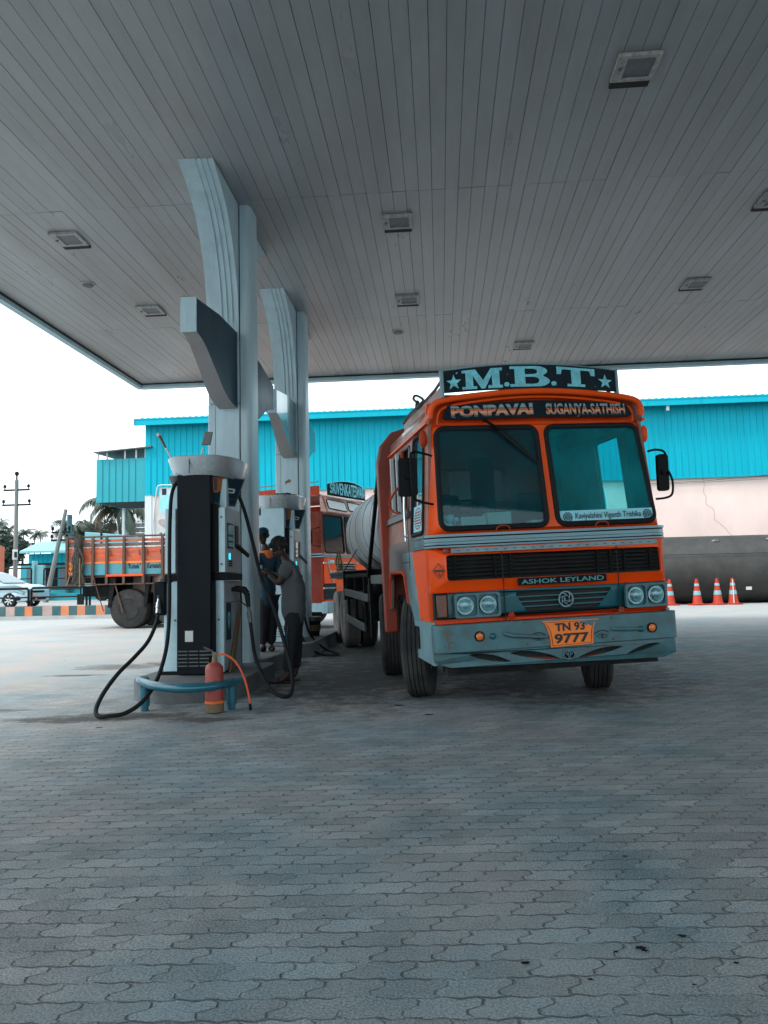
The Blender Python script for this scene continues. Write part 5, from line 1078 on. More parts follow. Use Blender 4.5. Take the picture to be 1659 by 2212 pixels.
# --- chassis and wheels
ch = MB()
for x in (-0.43, 0.35): ch.box(x, x+0.08, 0.3, 9.25, 0.62, 0.86)
for y in (1.25, 3.15, 7.45, 8.75): ch.box(-0.9, 0.9, y-0.06, y+0.06, 0.46, 0.58)
for y in (0.4, 2.2, 4.5, 6.2, 9.1): ch.box(-0.43, 0.43, y, y+0.08, 0.64, 0.84)
ch.box(-0.5, 0.5, 0.5, 1.9, 0.55, 1.0)
ch.build('chassis_frame', 'chassis', T)
MB().box(-0.55, 0.50, 0.45, 2.6, 0.40, 0.62).box(-0.30, 0.25, 2.6, 7.0, 0.42, 0.62).box(-0.80, 0.75, 0.35, 0.80, 0.44, 0.80).build('underbody_blocker', 'chassis', T, bevel=0.03)  # boxes added to block light beneath the truck
def tyre(c, r_, w_, m='tyre', steer=0.0, dual=False):
    """axis along x, grooves round the tread"""
    x0 = -w_/2; P = [(r_*0.50, x0+0.03), (r_*0.58, x0+0.005), (r_*0.80, x0-0.008), (r_*0.93, x0+0.004), (r_*0.975, x0+0.02)]
    n = 4
    for i in range(n+1):
        a0 = x0+0.03+(w_-0.06)*i/(n+1); a1 = x0+0.03+(w_-0.06)*(i+1)/(n+1)
        P += [(r_, a0+0.005), (r_, a1-0.005)]
        if i < n: P += [(r_-0.018, a1-0.003), (r_-0.018, a1+0.003)]
    P += [(r_*0.975, -x0-0.02), (r_*0.93, -x0-0.004), (r_*0.80, -x0+0.008), (r_*0.58, -x0-0.005), (r_*0.50, -x0-0.03)]
    Mx = Matrix.Translation(c) @ Matrix.Rotation(steer, 4, 'Z')
    mb = MB().lathe(P, (0, 0, 0), 'x', 48, caps=False); mb.xf(Mx); o = mb.build('wheel', m, T, sharp=28)
    rm = MB().lathe([(r_*0.54, -w_/2+0.03), (r_*0.54, -w_/2+0.05), (r_*0.46, -w_/2+0.055), (r_*0.40, -w_/2+0.10), (r_*0.2, -w_/2+0.11), (r_*0.18, -w_/2+0.02), (0.02, -w_/2+0.01)], (0, 0, 0), 'x', 32); rm.xf(Mx); rm.build('rim', 'steel', o)
    rm = MB().lathe([(r_*0.54, w_/2-0.03), (r_*0.46, w_/2-0.055), (r_*0.2, w_/2-0.11), (0.02, w_/2-0.02)], (0, 0, 0), 'x', 32); rm.xf(Mx); rm.build('rim', 'steel', o)
    return o
def wz(x, r_): return r_/cos(LEAN)-x*math.tan(LEAN)    # keeps every tyre on the ground under the leaning body
for x in (-1.03, 0.90): tyre((x, 1.25, wz(x, 0.51)), 0.51, 0.27, steer=R(-19))
for x in (-0.98, 0.90): tyre((x, 3.15, wz(x, 0.51)), 0.51, 0.27, steer=R(-10))
for y in (7.45, 8.75):
    for x in (-0.96, -0.66, 0.62, 0.93): tyre((x, y, wz(x, 0.50)), 0.50, 0.27, 'tyre_worn' if x < -0.9 else 'tyre')
# deck, mudguards, side guard
dk = MB().box(-1.12, 1.12, 6.9, 9.3, 1.34, 1.40).box(-1.12, 1.12, 3.85, 4.0, 1.22, 1.38).box(-1.10, -1.02, 3.9, 9.3, 1.28, 1.34)
dk.build('deck', 'chassis', T, bevel=0.01)
MB().hexa([(-1.12, 2.75, 1.18), (-0.3, 2.75, 1.18), (-0.3, 4.0, 1.18), (-1.12, 4.0, 1.18), (-1.12, 2.75, 1.30), (-0.3, 2.75, 1.30), (-0.3, 4.0, 1.30), (-1.12, 4.0, 1.30)]).build('step_plate', 'steel', T, bevel=0.01)
mg = MB().box(-1.13, -0.5, 6.86, 6.9, 0.9, 1.38).box(0.5, 1.13, 6.86, 6.9, 0.9, 1.38)
mg.build('mudguard', 'chassis', T)
rlb = MB().tube([(-1.12, 6.86, 1.40), (-1.12, 9.3, 1.40)], 0.012, 6).tube([(-1.13, 6.86, 0.92), (-1.13, 6.86, 1.40), (-0.5, 6.86, 1.40)], 0.012, 6); rlb.build('mudguard_edge', 'steel', T)
for (ya_, za_, yb_, zb_) in ((6.75, 1.04, 4.1, 0.98), (6.75, 0.60, 4.6, 0.54)):
    MB().hexa([(-1.13, yb_, zb_-0.055), (-1.09, yb_, zb_-0.055), (-1.09, ya_, za_-0.055), (-1.13, ya_, za_-0.055), (-1.13, yb_, zb_+0.055), (-1.09, yb_, zb_+0.055), (-1.09, ya_, za_+0.055), (-1.13, ya_, za_+0.055)]).build('side_guard_rail', 'steel', T, bevel=0.006)
for y in (4.65, 5.7, 6.7): MB().box(-1.09, -1.04, y, y+0.06, 0.55, 1.34).build('side_guard_post', 'chassis', T)
MB().lathe([(0.2, -0.45), (0.24, -0.42), (0.24, 0.42), (0.2, 0.45)], (-0.8, 5.0, 0.95), 'y', 20).build('air_tank', 'chassis', T)
MB().box(-1.0, -0.55, 5.6, 6.5, 0.6, 1.05).build('battery_box', 'chassis', T, bevel=0.02)
MB().tube([(-1.15, 2.55, 2.50), (-1.14, 3.82, 1.28)], 0.028, 8).build('diagonal_strut', 'black', T)
MB().box(-1.14, -1.09, 3.78, 3.86, 0.45, 1.34).build('frame_post', 'black', T)
# --- tank
tr_ = []
for y, k in ((2.55, 0.05), (2.57, 0.5), (2.65, 0.84), (2.8, 0.97), (2.95, 1.0), (5.0, 1.0), (6.4, 1.0), (6.56, 0.97), (6.72, 0.88), (6.84, 0.70), (6.92, 0.40), (6.95, 0.05)):
    tr_.append([(1.10*k*math.copysign(abs(cos(a))**0.9, cos(a)), y, 2.00+0.74*k*math.copysign(abs(sin(a))**0.9, sin(a))) for a in [2*pi*i/48 for i in range(48)]])
MB().loft(tr_).build('tank_barrel', 'tank', T, sharp=50)
for y in (3.0, 3.7, 4.4, 5.2, 5.9, 6.4):
    MB().tube([(1.103*math.copysign(abs(cos(a))**0.9, cos(a)), y, 2.00+0.743*math.copysign(abs(sin(a))**0.9, sin(a))) for a in [2*pi*i/48 for i in range(48)]], 0.003, 5, closed=True).build('weld_seam', 'steel', T)
MB().box(-0.62, -0.28, 2.7, 6.2, 2.70, 2.74).build('catwalk', 'steel', T)
for y in (3.3, 4.9):
    MB().lathe([(0.24, 0), (0.24, 0.14), (0.27, 0.145), (0.27, 0.18), (0.1, 0.2)], (-0.1, y, 2.70), 'z', 20).build('manhole', 'steel', T)
vs_ = MB()
for dy in (0, 0.12, 0.25): vs_.lathe([(0.05, 0), (0.05, 0.10), (0.08, 0.11), (0.08, 0.14), (0.02, 0.18)], (-0.55, 3.3+dy, 2.66), 'z', 10)
vs_.build('valve_cluster', 'black', T)
for y in (3.4, 4.6, 5.8):
    sd_ = MB()
    for sx in (-1, 1): sd_.hexa([(sx*0.40, y, 0.86), (sx*0.46, y, 0.86), (sx*0.46, y+0.25, 0.86), (sx*0.40, y+0.25, 0.86), (sx*0.90, y+0.05, 1.62), (sx*0.97, y+0.05, 1.60), (sx*0.97, y+0.20, 1.60), (sx*0.90, y+0.20, 1.62)])
    sd_.box(-0.46, 0.46, y+0.05, y+0.2, 0.86, 1.32); sd_.build('tank_saddle', 'steel', T)
MB().tube([(-1.06, 5.4, 1.72), (-1.10, 6.85, 1.42)], 0.008, 5).tube([(-1.07, 6.0, 1.60), (-1.1, 6.9, 1.40), (-1.0, 6.6, 1.6)], 0.006, 5).build('tie_cable', 'black', T)
rgm = MB(); rn = random.Random(9)
for i in range(5): rgm.tube(smooth([(-1.09+rn.uniform(-.05, .05), 7.6+rn.uniform(-.2, .2), 1.40), (-1.1+rn.uniform(-.06, .06), 7.6+rn.uniform(-.2, .2), 1.55), (-1.06+rn.uniform(-.05, .05), 7.6+rn.uniform(-.2, .2), 1.72+rn.uniform(-.05, .08))], 4), 0.018, 6)
rgm.build('tied_rag', 'wood', T, sharp=20)

# ================================================================== WAREHOUSE behind the forecourt
WY = 33.0
wh = thing('warehouse', 'long teal corrugated warehouse with pink plaster lower wall', 'building', (0, WY, 0))
def corrug(mb, x0, x1, y, z0, z1, pitch=0.27, d=0.035, zt=None):
    """trapezoid ribbed sheet facing -y"""
    n = int((x1-x0)/pitch); pts = []
    for i in range(n):
        a = x0+i*pitch; pts += [(a, y), (a+pitch*0.72, y), (a+pitch*0.78, y-d), (a+pitch*0.94, y-d)]
    pts.append((x1, y))
    o = len(mb.v)
    for (x, yy) in pts:
        mb.v.append(Vector((x, yy, z0))); mb.v.append(Vector((x, yy, z1 if zt is None else zt(x))))
    for i in range(len(pts)-1): mb.f.append([o+2*i, o+2*i+2, o+2*i+3, o+2*i+1]); mb.m.append(0)
    return mb
wx0, wx1 = -12.95, 34.0
corrug(MB(), wx0, wx1, WY, 5.18, 8.4).build('corrugated_wall', 'wall', wh, clean=False)
g_ = MB(); o=len(g_.v)
for i in range(45):
    y = WY+0.02+i*0.27; g_.quad((wx0, y, 0.0), (wx0, y+0.20, 0.0), (wx0, y+0.20, 8.4), (wx0, y, 8.4)).quad((wx0, y+0.20, 0), (wx0-0.03, y+0.22, 0), (wx0-0.03, y+0.22, 8.4), (wx0, y+0.20, 8.4)).quad((wx0-0.03, y+0.22, 0), (wx0, y+0.27, 0), (wx0, y+0.27, 8.4), (wx0-0.03, y+0.22, 8.4))
g_.build('gable_sheet', 'wall', wh, clean=False)
rf = MB().quad((wx0-0.3, WY-0.55, 8.50), (wx1, WY-0.55, 8.50), (wx1, WY+12.3, 10.2), (wx0-0.3, WY+12.3, 10.2)); corr = MB()
rfo = rf.build('roof', 'wall2', wh); so = rfo.modifiers.new('t', 'SOLIDIFY'); so.thickness = 0.05
rb = MB()
for i in range(int((wx1-wx0)/0.27)): x = wx0+i*0.27; rb.hexa([(x, WY-0.56, 8.51), (x+0.07, WY-0.56, 8.51), (x+0.07, WY+0.5, 8.65), (x, WY+0.5, 8.65), (x+0.02, WY-0.56, 8.545), (x+0.05, WY-0.56, 8.545), (x+0.05, WY+0.5, 8.685), (x+0.02, WY+0.5, 8.685)])
rb.build('roof_ribs', 'wall2', wh, clean=False)
et = MB().box(wx0-0.28, wx1, WY-0.60, WY-0.52, 8.20, 8.50).box(wx0-0.28, wx1, WY-0.62, WY-0.60, 8.44, 8.49)
for x in (wx0-0.28, 1.5, 8.8, 11.0, 14.4): et.box(x, x+0.02, WY-0.625, WY-0.6, 8.2, 8.5)
et.build('eave_gutter', 'wall', wh)
MB().box(wx0-0.28, wx1, WY-0.52, WY, 8.40, 8.44).build('eave_soffit', 'gap', wh)
MB().box(wx0+0.30, wx1, WY+0.10, WY+0.35, 0, 5.20).build('plaster_wall', 'plaster', wh)
MB().box(wx0+0.30, wx1, WY+0.094, WY+0.099, 0, 2.0).build('dark_dado', 'darktank', wh)
MB().box(wx0, wx0+0.30, WY-0.02, WY+0.3, 2.2, 5.17).box(wx0+0.28, wx0+0.42, WY+0.01, WY+0.09, 0, 5.17).build('corner_post', 'white', wh)
MB().box(wx0, wx0+0.30, WY-0.02, WY+0.3, 0, 2.2).build('post_base', 'chassis', wh)
MB().box(wx0, wx1, WY-0.04, WY+0.09, 5.165, 5.20).build('sheet_flashing', 'wall2', wh)
ck = [(0, 5.15), (0.03, 4.9), (-0.02, 4.6), (0.08, 4.35), (0.05, 4.1), (0.2, 3.95), (0.33, 3.85), (0.38, 3.6), (0.36, 3.4), (0.55, 3.25), (0.8, 3.0), (0.95, 2.8), (1.3, 2.5)]
MB().tube(smooth([(11.15+a, WY+0.098, b) for a, b in ck], 4), 0.006, 4).build('plaster_crack', 'kgrey2', wh)
MB().tube([(8.8, WY-0.05, 4.98), (11.2, WY-0.06, 5.03), (15.5, WY-0.05, 5.33)], 0.012, 5).tube([(8.8, WY-0.05, 4.92), (15.5, WY-0.06, 5.08)], 0.008, 5).build('wall_cable', 'steel', wh)
MB().box(9.62, 9.74, WY-0.5, WY-0.42, 8.0, 8.2).build('gutter_bracket', 'white', wh)
MB().box(wx0+0.35, wx1, WY+0.36, WY+11.9, 0, 8.35).build('inner_block', 'gap', wh)
# annex: hanging corrugated box left of the warehouse
an = thing('corrugated_annex', 'raised teal corrugated box with open slatted top beside the warehouse', 'annex', (-14.2, WY, 5))
ax0, ax1 = at(208, 1000, WY).x, at(318, 1000, WY).x; az0, az1 = at(208, 1086, WY).z, at(210, 1000, WY).z-0.35
az1 = at(262, 991, WY).z
corrug(MB(), ax0, ax1, WY+0.02, az0, az1, pitch=0.30).build('front_sheet', 'wall2', an, clean=False)
MB().box(ax0, ax0+0.04, WY+0.03, WY+3, az0, az1).box(ax0, ax1, WY+2.96, WY+3, az0, az1).build('side_sheet', 'wall2', an)
MB().box(ax0+0.04, ax1-0.02, WY+0.06, WY+2.95, az0+0.02, az0+0.08).build('floor', 'gap', an)
xr = at(330, 968, WY).x; zl, zr = at(207, 980, WY).z, at(331, 967, WY).z
rr_ = MB().hexa([(ax0-0.05, WY-0.2, zl), (xr, WY-0.2, zr), (xr, WY+3.1, zr+0.1), (ax0-0.05, WY+3.1, zl+0.1), (ax0-0.05, WY-0.2, zl+0.05), (xr, WY-0.2, zr+0.05), (xr, WY+3.1, zr+0.15), (ax0-0.05, WY+3.1, zl+0.15)])
rr_.build('roof_sheet', 'steel', an)
for k in (0.0, 0.18, 0.55, 0.78, 0.97): x = ax0+0.03+(ax1-ax0-0.1)*k; MB().box(x, x+0.06, WY+0.05, WY+0.11, az1-0.2, zl+(zr-zl)*k*0.86+0.02).build('upright', 'white', an)
MB().box(ax1-0.14, ax1, WY+0.2, WY+0.34, 0.0, az0).box(ax0+0.1, ax0+0.22, WY+2.6, WY+2.72, 0, az0).build('support_leg', 'white', an)
# dark tank lying in front of the warehouse
dt = thing('storage_tank', 'long dark cylindrical tank lying along the warehouse wall behind the cones', 'storage tank', (10, 31.3, 0))
MB().lathe([(0.3, 0), (0.9, 0.02), (1.2, 0.12), (1.31, 0.35), (1.31, 24.0), (1.2, 24.2), (0.3, 24.3)], (4.2, 31.35, 1.33), 'x', 56).build('barrel', 'darktank', dt)
for x in (7.0, 13.0, 19.0, 25.0): MB().box(x, x+0.5, 30.4, 32.3, 0, 0.55).build('saddle', 'gap', dt)
for x, z_ in ((at(1540, 1167, 30.9).x, 2.40), (at(1656, 1160, 30.9).x, 2.42)): MB().ball((x, 30.62, z_), (0.17, 0.1, 0.09), n=12, h=6).build('cap', 'steel', dt)
MB().tube([(4.5, 30.08, 1.9), (28, 30.08, 1.9)], 0.012, 5).build('weld_seam', 'gap', dt)
MB().box(at(1612, 1270, 30).x, at(1624, 1270, 30).x, 30.0, 30.03, 0.52, 0.64).build('small_tag', 'paper', dt)
# traffic cones
def cone_thing():
    t = thing('traffic_cone', 'x', 'traffic cone', (0, 0, 0), 'striped traffic cones in front of the dark tank', local=True)
    MB().fz(rrect(-0.27, 0.27, -0.27, 0.27, 0.06), 0.0, 0.055).build('base', 'cone', t, bevel=0.01)
    c = MB(); zs = [(0.21, 0.055), (0.175, 0.10), (0.055, 0.95), (0.04, 0.965)]; c.lathe(zs, (0, 0, 0), 'z', 24); c.build('body', 'cone', t)
    rr = lambda z: 0.175-(z-0.10)/0.85*0.12+0.004
    for z0, z1 in ((0.38, 0.53), (0.71, 0.80)): MB().lathe([(rr(z0), z0), (rr(z1), z1)], (0, 0, 0), 'z', 24).build('reflective_band', 'conew', t)
    MB().lathe([(0.03, 0.96), (0.028, 1.0)], (0, 0, 0), 'z', 10).build('tip', 'rust', t)
    return t
cn = cone_thing()
labs = ['traffic cone half hidden behind the right end of the truck bumper', 'cone standing alone right of the truck, left of the close pair', 'left cone of the close pair in front of the dark tank', 'rightmost traffic cone, with a pale chain hanging on its side']
for i, (x, y) in enumerate(((8.60, 29.9), (9.50, 29.6), (10.24, 29.6), (10.80, 29.6))):
    c = cn if i == 0 else copy_tree(cn)
    c.location = (x, y, 0); c.rotation_euler = (0, 0, 0.3*i); tag(c, labs[i])
    if i == 3: MB().tube(smooth([(-0.05, -0.03, 0.93), (-0.10, -0.05, 0.6), (-0.19, -0.08, 0.3), (-0.25, -0.1, 0.06)], 5), 0.016, 6).build('chain', 'white', c)

# ================================================================== STREET SIDE on the left
kb = thing('striped_kerb', 'painted kerb striped in dark teal and faded orange along the road', 'kerb', (-15, 28.4, 0))
xk = -34.0; i = 0; rn = random.Random(2)
MB().box(-60, -7, 28.30, 28.58, 0.0, 0.14).build('kerb_foot', 'conc2', kb)
MB().box(-60, -7, 28.42, 28.60, 0.14, 0.50).build('kerb_core', 'conc2', kb)
edges = [at(q, 1320, 28.4).x for q in (-120, -98, -73, -49, -25, 12, 32, 53, 70, 91.5, 113, 131, 149, 166.5, 184, 207, 227, 250, 271, 292, 313, 334, 355, 376, 397)]
edges[4] = at(-12, 1320, 28.4).x
cols = ['kteal', 'kgrey', 'kteal', 'korange', 'kteal', 'kgrey', 'kteal', 'korange', 'kteal', 'kgrey', 'kteal', 'korange', 'kteal', 'korange', 'kteal', 'korange', 'kteal', 'korange', 'kteal', 'korange', 'kteal', 'korange', 'kteal', 'korange']
for k in range(len(edges)-1): MB().box(edges[k], edges[k+1]-0.01, 28.405, 28.419, 0.145, 0.50).build('painted_block', cols[k], kb)
def railing(x0, x1, y, z0, z1, label, nm='railing', mid=(0.5,), grp='black pipe railing sections'):
    t = thing(nm, label, 'railing', (x0, y, z0), grp)
    MB().tube([(x0, y, z0), (x0, y, z1-0.06), (x0+0.06, y, z1), (x1-0.06, y, z1), (x1, y, z1-0.06), (x1, y, z0)], 0.045, 8).build('outer_frame', 'black', t)
    for k in mid: MB().tube([(x0, y, z0+(z1-z0)*k), (x1, y, z0+(z1-z0)*k)], 0.036, 6).build('crossbar', 'black', t)
rz = lambda px, py: at(px, py, 28.52)
railing(rz(-60, 1300).x, rz(61.5, 1300).x, 28.52, 0.50, rz(30, 1272).z, 'black kerb railing in front of the silver car, at the left edge')
railing(rz(67.5, 1300).x, rz(187, 1300).x, 28.52, 0.50, rz(120, 1269).z, 'black kerb railing between the silver car and the red lorry')
railing(rz(194, 1300).x, rz(330, 1300).x, 28.52, 0.50, rz(260, 1266).z, 'black kerb railing seen under the red lorry')
# --- red lorry with plank sides
YL = 21.2
LO = thing('dropside_lorry', 'old orange and teal plank sided lorry seen from the side, behind the front pump', 'lorry', (-8.8, YL, 0))
X_ = lambda px: at(px, 1220, YL).x
xr0, xr1 = X_(142), -5.3
zb0, zb1, zb2 = 1.52, 1.90, 2.62     # floor, top of teal board, top rail
MB().box(xr0+0.02, xr1, YL-0.02, YL+0.02, zb0, zb1-0.06).build('lower_side_board', 'plank_t', LO, bevel=0.004)
MB().box(xr0+0.02, xr1, YL-0.025, YL+0.015, zb1-0.055, zb1+0.0).build('orange_line_board', 'plate', LO)
for z0, z1, mt in ((zb1+0.005, 2.14, 'plank_o'), (2.145, 2.29, 'plank_o'), (2.33, 2.42, 'plank_b'), (2.455, 2.53, 'plank_o')):
    MB().box(xr0+0.02, xr1, YL-0.015, YL+0.01, z0, z1).build('side_plank', mt, LO, bevel=0.003)
MB().tube([(xr0, YL, zb2-0.01), (xr1, YL, zb2-0.01)], 0.028, 6).build('top_rail', 'rust', LO)
for px in (146, 178, 202, 232, 269, 311, 352, 392, 432):
    x = X_(px); MB().box(x-0.035, x+0.035, YL-0.075, YL-0.022, 1.25, zb2).build('side_post', 'rust', LO)
for px in (196, 238, 275, 300, 318, 346):
    x = X_(px); MB().tube([(x, YL-0.03, 2.17), (x+0.03, YL-0.06, 2.21), (x+0.03, YL-0.06, 2.10), (x+0.05, YL-0.03, 2.05)], 0.010, 5).build('hook', 'rust', LO)
sc = MB()
for px0, px1 in ((150, 170), (180, 200), (206, 230), (235, 266), (273, 308), (315, 349)):   # painted scallops
    a_, b_ = X_(px0), X_(px1); P = [(a_+(b_-a_)*t, 2.28+0.025*abs(sin(2*pi*t))) for t in [i/16 for i in range(17)]]
    sc.fy(P+[(b_, 2.32), (a_, 2.32)], YL-0.019, YL-0.016)
sc.build('painted_scallops', 'paper', LO)
for s_, p0, p1 in (('"Kohala"', 277, 305), ('Karnataka', 318, 350), ('St', 358, 372)):
    a_, b_ = X_(p0), X_(p1); tx = MB(); text(tx, s_, lambda u, v_, d: ((a_+b_)/2+u, YL-0.022-d, 1.76+v_), b_-a_, 0.15, 0.02, 0.004, shear=0.35); tx.build('painted_word', 'ink', LO)
MB().box(X_(149), X_(165), YL-0.03, YL-0.021, 1.55, 1.86).build('rear_number_patch', 'plate', LO)
tx = MB(); text(tx, 'KA 41', lambda u, v_, d: ((X_(149)+X_(165))/2+u, YL-0.031-d, 1.79+v_), X_(164)-X_(150), 0.09, 0.01, 0.003); text(tx, '4545', lambda u, v_, d: ((X_(149)+X_(165))/2+u, YL-0.031-d, 1.65+v_), X_(164)-X_(150), 0.09, 0.01, 0.003); tx.build('number_lettering', 'ink', LO)
# other sides
MB().box(xr0, xr0+0.04, YL+0.03, YL+2.3, 1.3, zb2-0.1).build('tailboard', 'plank_b', LO)
MB().box(xr0, xr1, YL+2.28, YL+2.32, zb0, 2.3).build('far_side_board', 'plank_o', LO)
MB().box(xr0+0.03, xr1, YL+0.03, YL+2.27, zb0-0.06, zb0).build('load_floor', 'rust', LO)
MB().box(X_(232), X_(311), YL-0.085, YL-0.03, 1.475, 1.53).build('orange_side_rail', 'orange', LO)
MB().box(X_(150), xr1, YL-0.05, YL-0.01, 1.24, 1.275).build('underride_bar', 'rust', LO)
MB().box(xr0+0.6, xr1, YL+0.55, YL+0.65, 1.0, 1.47).box(xr0+0.6, xr1, YL+1.6, YL+1.7, 1.0, 1.47).build('chassis_beam', 'chassis', LO)
MB().box(X_(168), X_(234), YL+0.3, YL+1.9, 0.92, 1.22).build('rear_crossmember', 'chassis', LO, bevel=0.02)
MB().box(X_(168), X_(182), YL-0.02, YL+0.02, 0.70, 1.0).build('mud_flap', 'chassis', LO)
for x0, x1 in ((234, 244), (311, 318)): MB().hexa([(X_(x0), YL-0.02, 0.6), (X_(x0+6), YL-0.02, 0.6), (X_(x0+6), YL+2.2, 0.6), (X_(x0), YL+2.2, 0.6), (X_(x0+4), YL-0.02, 1.46), (X_(x1+8), YL-0.02, 1.46), (X_(x1+8), YL+2.2, 1.46), (X_(x0+4), YL+2.2, 1.46)]).build('wheel_shield', 'chassis', LO)
def lorry_wheel(cx, y_, r_=0.56):
    P = [(r_*0.52, -0.02), (r_*0.6, -0.0), (r_*0.85, -0.02), (r_*0.95, 0.0), (r_, 0.05), (r_, 0.25), (r_*0.93, 0.28), (r_*0.93, 0.32), (r_, 0.35), (r_, 0.55), (r_*0.9, 0.58)]
    o = MB().lathe(P, (cx, y_, r_), 'y', 40, caps=False).build('wheel', 'tyre', LO)
    MB().lathe([(r_*0.54, -0.01), (r_*0.50, 0.0), (r_*0.44, 0.10), (r_*0.36, 0.16), (r_*0.20, 0.15), (r_*0.19, 0.06), (r_*0.10, 0.05), (0.02, 0.045)], (cx, y_, r_), 'y', 28).build('rim', 'rimgrey', o)
    MB().lathe([(0.06, 0.0), (0.07, 0.03)], (cx, y_+0.02, r_), 'y', 12).build('hub', 'rail', o)
    for k in range(8): MB().lathe([(0.014, 0), (0.014, 0.02)], (cx+0.095*cos(k*pi/4), y_+0.04, r_+0.095*sin(k*pi/4)), 'y', 6).build('wheel_nut', 'orange_old', o)
lorry_wheel(X_(278), YL+0.02); lorry_wheel(X_(278)+1.32, YL+0.05)
lorry_wheel(X_(278), YL+1.7); lorry_wheel(X_(278)+1.32, YL+1.7)
MB().tube([(X_(246), YL, 1.40), (X_(268), YL-0.05, 0.45)], 0.02, 6).build('stay_rod', 'rust', LO)
MB().tube([(X_(205), YL-0.06, 1.45), (X_(212), YL-0.05, 1.1), (X_(226), YL-0.04, 0.5)], 0.014, 6).build('hanging_rod', 'rust', LO)
cab2 = MB().box(xr1+0.05, xr1+1.7, YL+0.05, YL+2.25, 0.9, 2.75); cab2.build('driver_cab', 'orange_old', LO, bevel=0.12)
lorry_wheel(xr1+0.9, YL+0.1, 0.52)
# rag and sticks hanging at its rear corner
rn = random.Random(8); tp_ = MB()
for i in range(9):
    x = X_(172)+rn.uniform(-0.09, 0.11); P = [(x, YL-0.11, 2.66), (x+rn.uniform(-.07, .07), YL-0.13, 2.35), (x+rn.uniform(-.12, .1), YL-0.14, 2.0), (x+rn.uniform(-.15, .1), YL-0.13, 1.6), (x+rn.uniform(-.15, .12), YL-0.12, 1.3)]
    tp_.tube(smooth(P, 4), [0.05*rn.uniform(0.5, 1.2) for _ in range(17)], 6)
tt = thing('hanging_tarpaulin', 'bunched dark tarpaulin hanging at the rear corner of the plank sided lorry', 'tarpaulin', (X_(172), YL-0.13, 1.3))
tp_.build('cloth', 'tarp', tt, sharp=25); MB().tube([(X_(168), YL-0.16, 2.05), (X_(152), YL-0.18, 1.25)], 0.016, 5).build('loose_rope', 'wood', tt); MB().tube([(X_(178), YL-0.16, 2.0), (X_(179), YL-0.18, 1.2)], 0.018, 5).build('loose_rope', 'wood', tt)

# --- silver hatchback
YC = 30.6; ZR = 0.42
fx = at(56, 1290, YC).x      # near front corner of the car
CR = thing('hatchback_car', 'silver hatchback car on the road, cut by the left edge', 'car', (fx, YC, ZR))
CR.rotation_euler = (0, 0, R(-7))

def carprof(top=True):
    return None
L_ = lambda d, z: (fx-d, ZR+z)
outl = [L_(0.02, 0.28), L_(0.0, 0.42), L_(0.02, 0.60), L_(0.12, 0.78), L_(0.5, 0.92), L_(1.15, 1.00), L_(1.95, 1.42), L_(2.6, 1.52), L_(3.4, 1.46), L_(3.78, 1.05), L_(3.86, 0.5), L_(3.8, 0.25), L_(3.55, 0.22)]
def warc(cx, r_): return [(cx-r_*cos(a), ZR+0.22+r_*sin(a)) for a in [pi*i/10 for i in range(11)]]
under = warc(fx-3.2, 0.36)+warc(fx-0.78, 0.36)
prof = [Vector((p[0], p[1], 0)) for p in outl]
body = [(p.x, p.y) for p in smooth(prof, 5)]+under
cb = MB(); cb.plate(body, lambda a, b: (a, YC+0.22*max(0, (b-ZR-0.9)/0.6)+0.10*max(0, 1-(fx-a)/0.5)**2, b), lambda a, b: (a, YC+1.66-0.22*max(0, (b-ZR-0.9)/0.6)-0.10*max(0, 1-(fx-a)/0.5)**2, b)); cb.build('body', 'carpaint', CR, sharp=40, bevel=0.03)
wsq = [L_(1.22, 1.02), L_(1.93, 1.395), L_(1.90, 1.41), L_(1.19, 1.04)]
MB().hexa([(fx-1.16, YC+0.12, ZR+1.015), (fx-1.16, YC+1.54, ZR+1.015), (fx-1.92, YC+1.42, ZR+1.415), (fx-1.92, YC+0.24, ZR+1.415), (fx-1.13, YC+0.12, ZR+1.03), (fx-1.13, YC+1.54, ZR+1.03), (fx-1.90, YC+1.42, ZR+1.435), (fx-1.90, YC+0.24, ZR+1.435)]).build('windscreen', 'carglass', CR)
MB().plate([L_(1.35, 1.0), L_(3.45, 1.03), L_(3.2, 1.38), L_(2.0, 1.40)], lambda a, b: (a, YC-0.006+0.22*max(0, (b-ZR-0.9)/0.6), b), lambda a, b: (a, YC+0.02+0.22*max(0, (b-ZR-0.9)/0.6), b)).build('side_window', 'carglass', CR)
MB().plate([L_(0.10, 0.62), L_(0.62, 0.80), L_(0.66, 0.76), L_(0.45, 0.64), L_(0.16, 0.52)], lambda a, b: (a, YC-0.008+0.10*max(0, 1-(fx-a)/0.5)**2, b), lambda a, b: (a, YC+0.03, b)).build('headlight', 'lens', CR)
MB().box(fx-0.06, fx+0.012, YC+0.35, YC+1.3, ZR+0.30, ZR+0.40).build('lower_grille', 'black', CR); MB().box(fx-0.08, fx+0.005, YC+0.45, YC+1.2, ZR+0.60, ZR+0.68).build('grille', 'black', CR)
MB().tube(smooth([(fx-0.10, YC+0.35, ZR+0.70), (fx+0.03, YC+0.5, ZR+0.45), (fx+0.04, YC+0.6, ZR+0.33), (fx+0.03, YC+0.7, ZR+0.45), (fx-0.08, YC+0.85, ZR+0.70)], 5), 0.022, 6).build('flower_garland', 'amber', CR)
MB().plate([L_(0.28, 0.30), L_(0.50, 0.26), L_(0.55, 0.42), L_(0.40, 0.46), L_(0.28, 0.44)], lambda a, b: (a, YC-0.012+0.05*max(0, 1-(fx-a)/0.5)**2, b), lambda a, b: (a, YC+0.03, b)).build('fog_lamp_recess', 'black', CR)
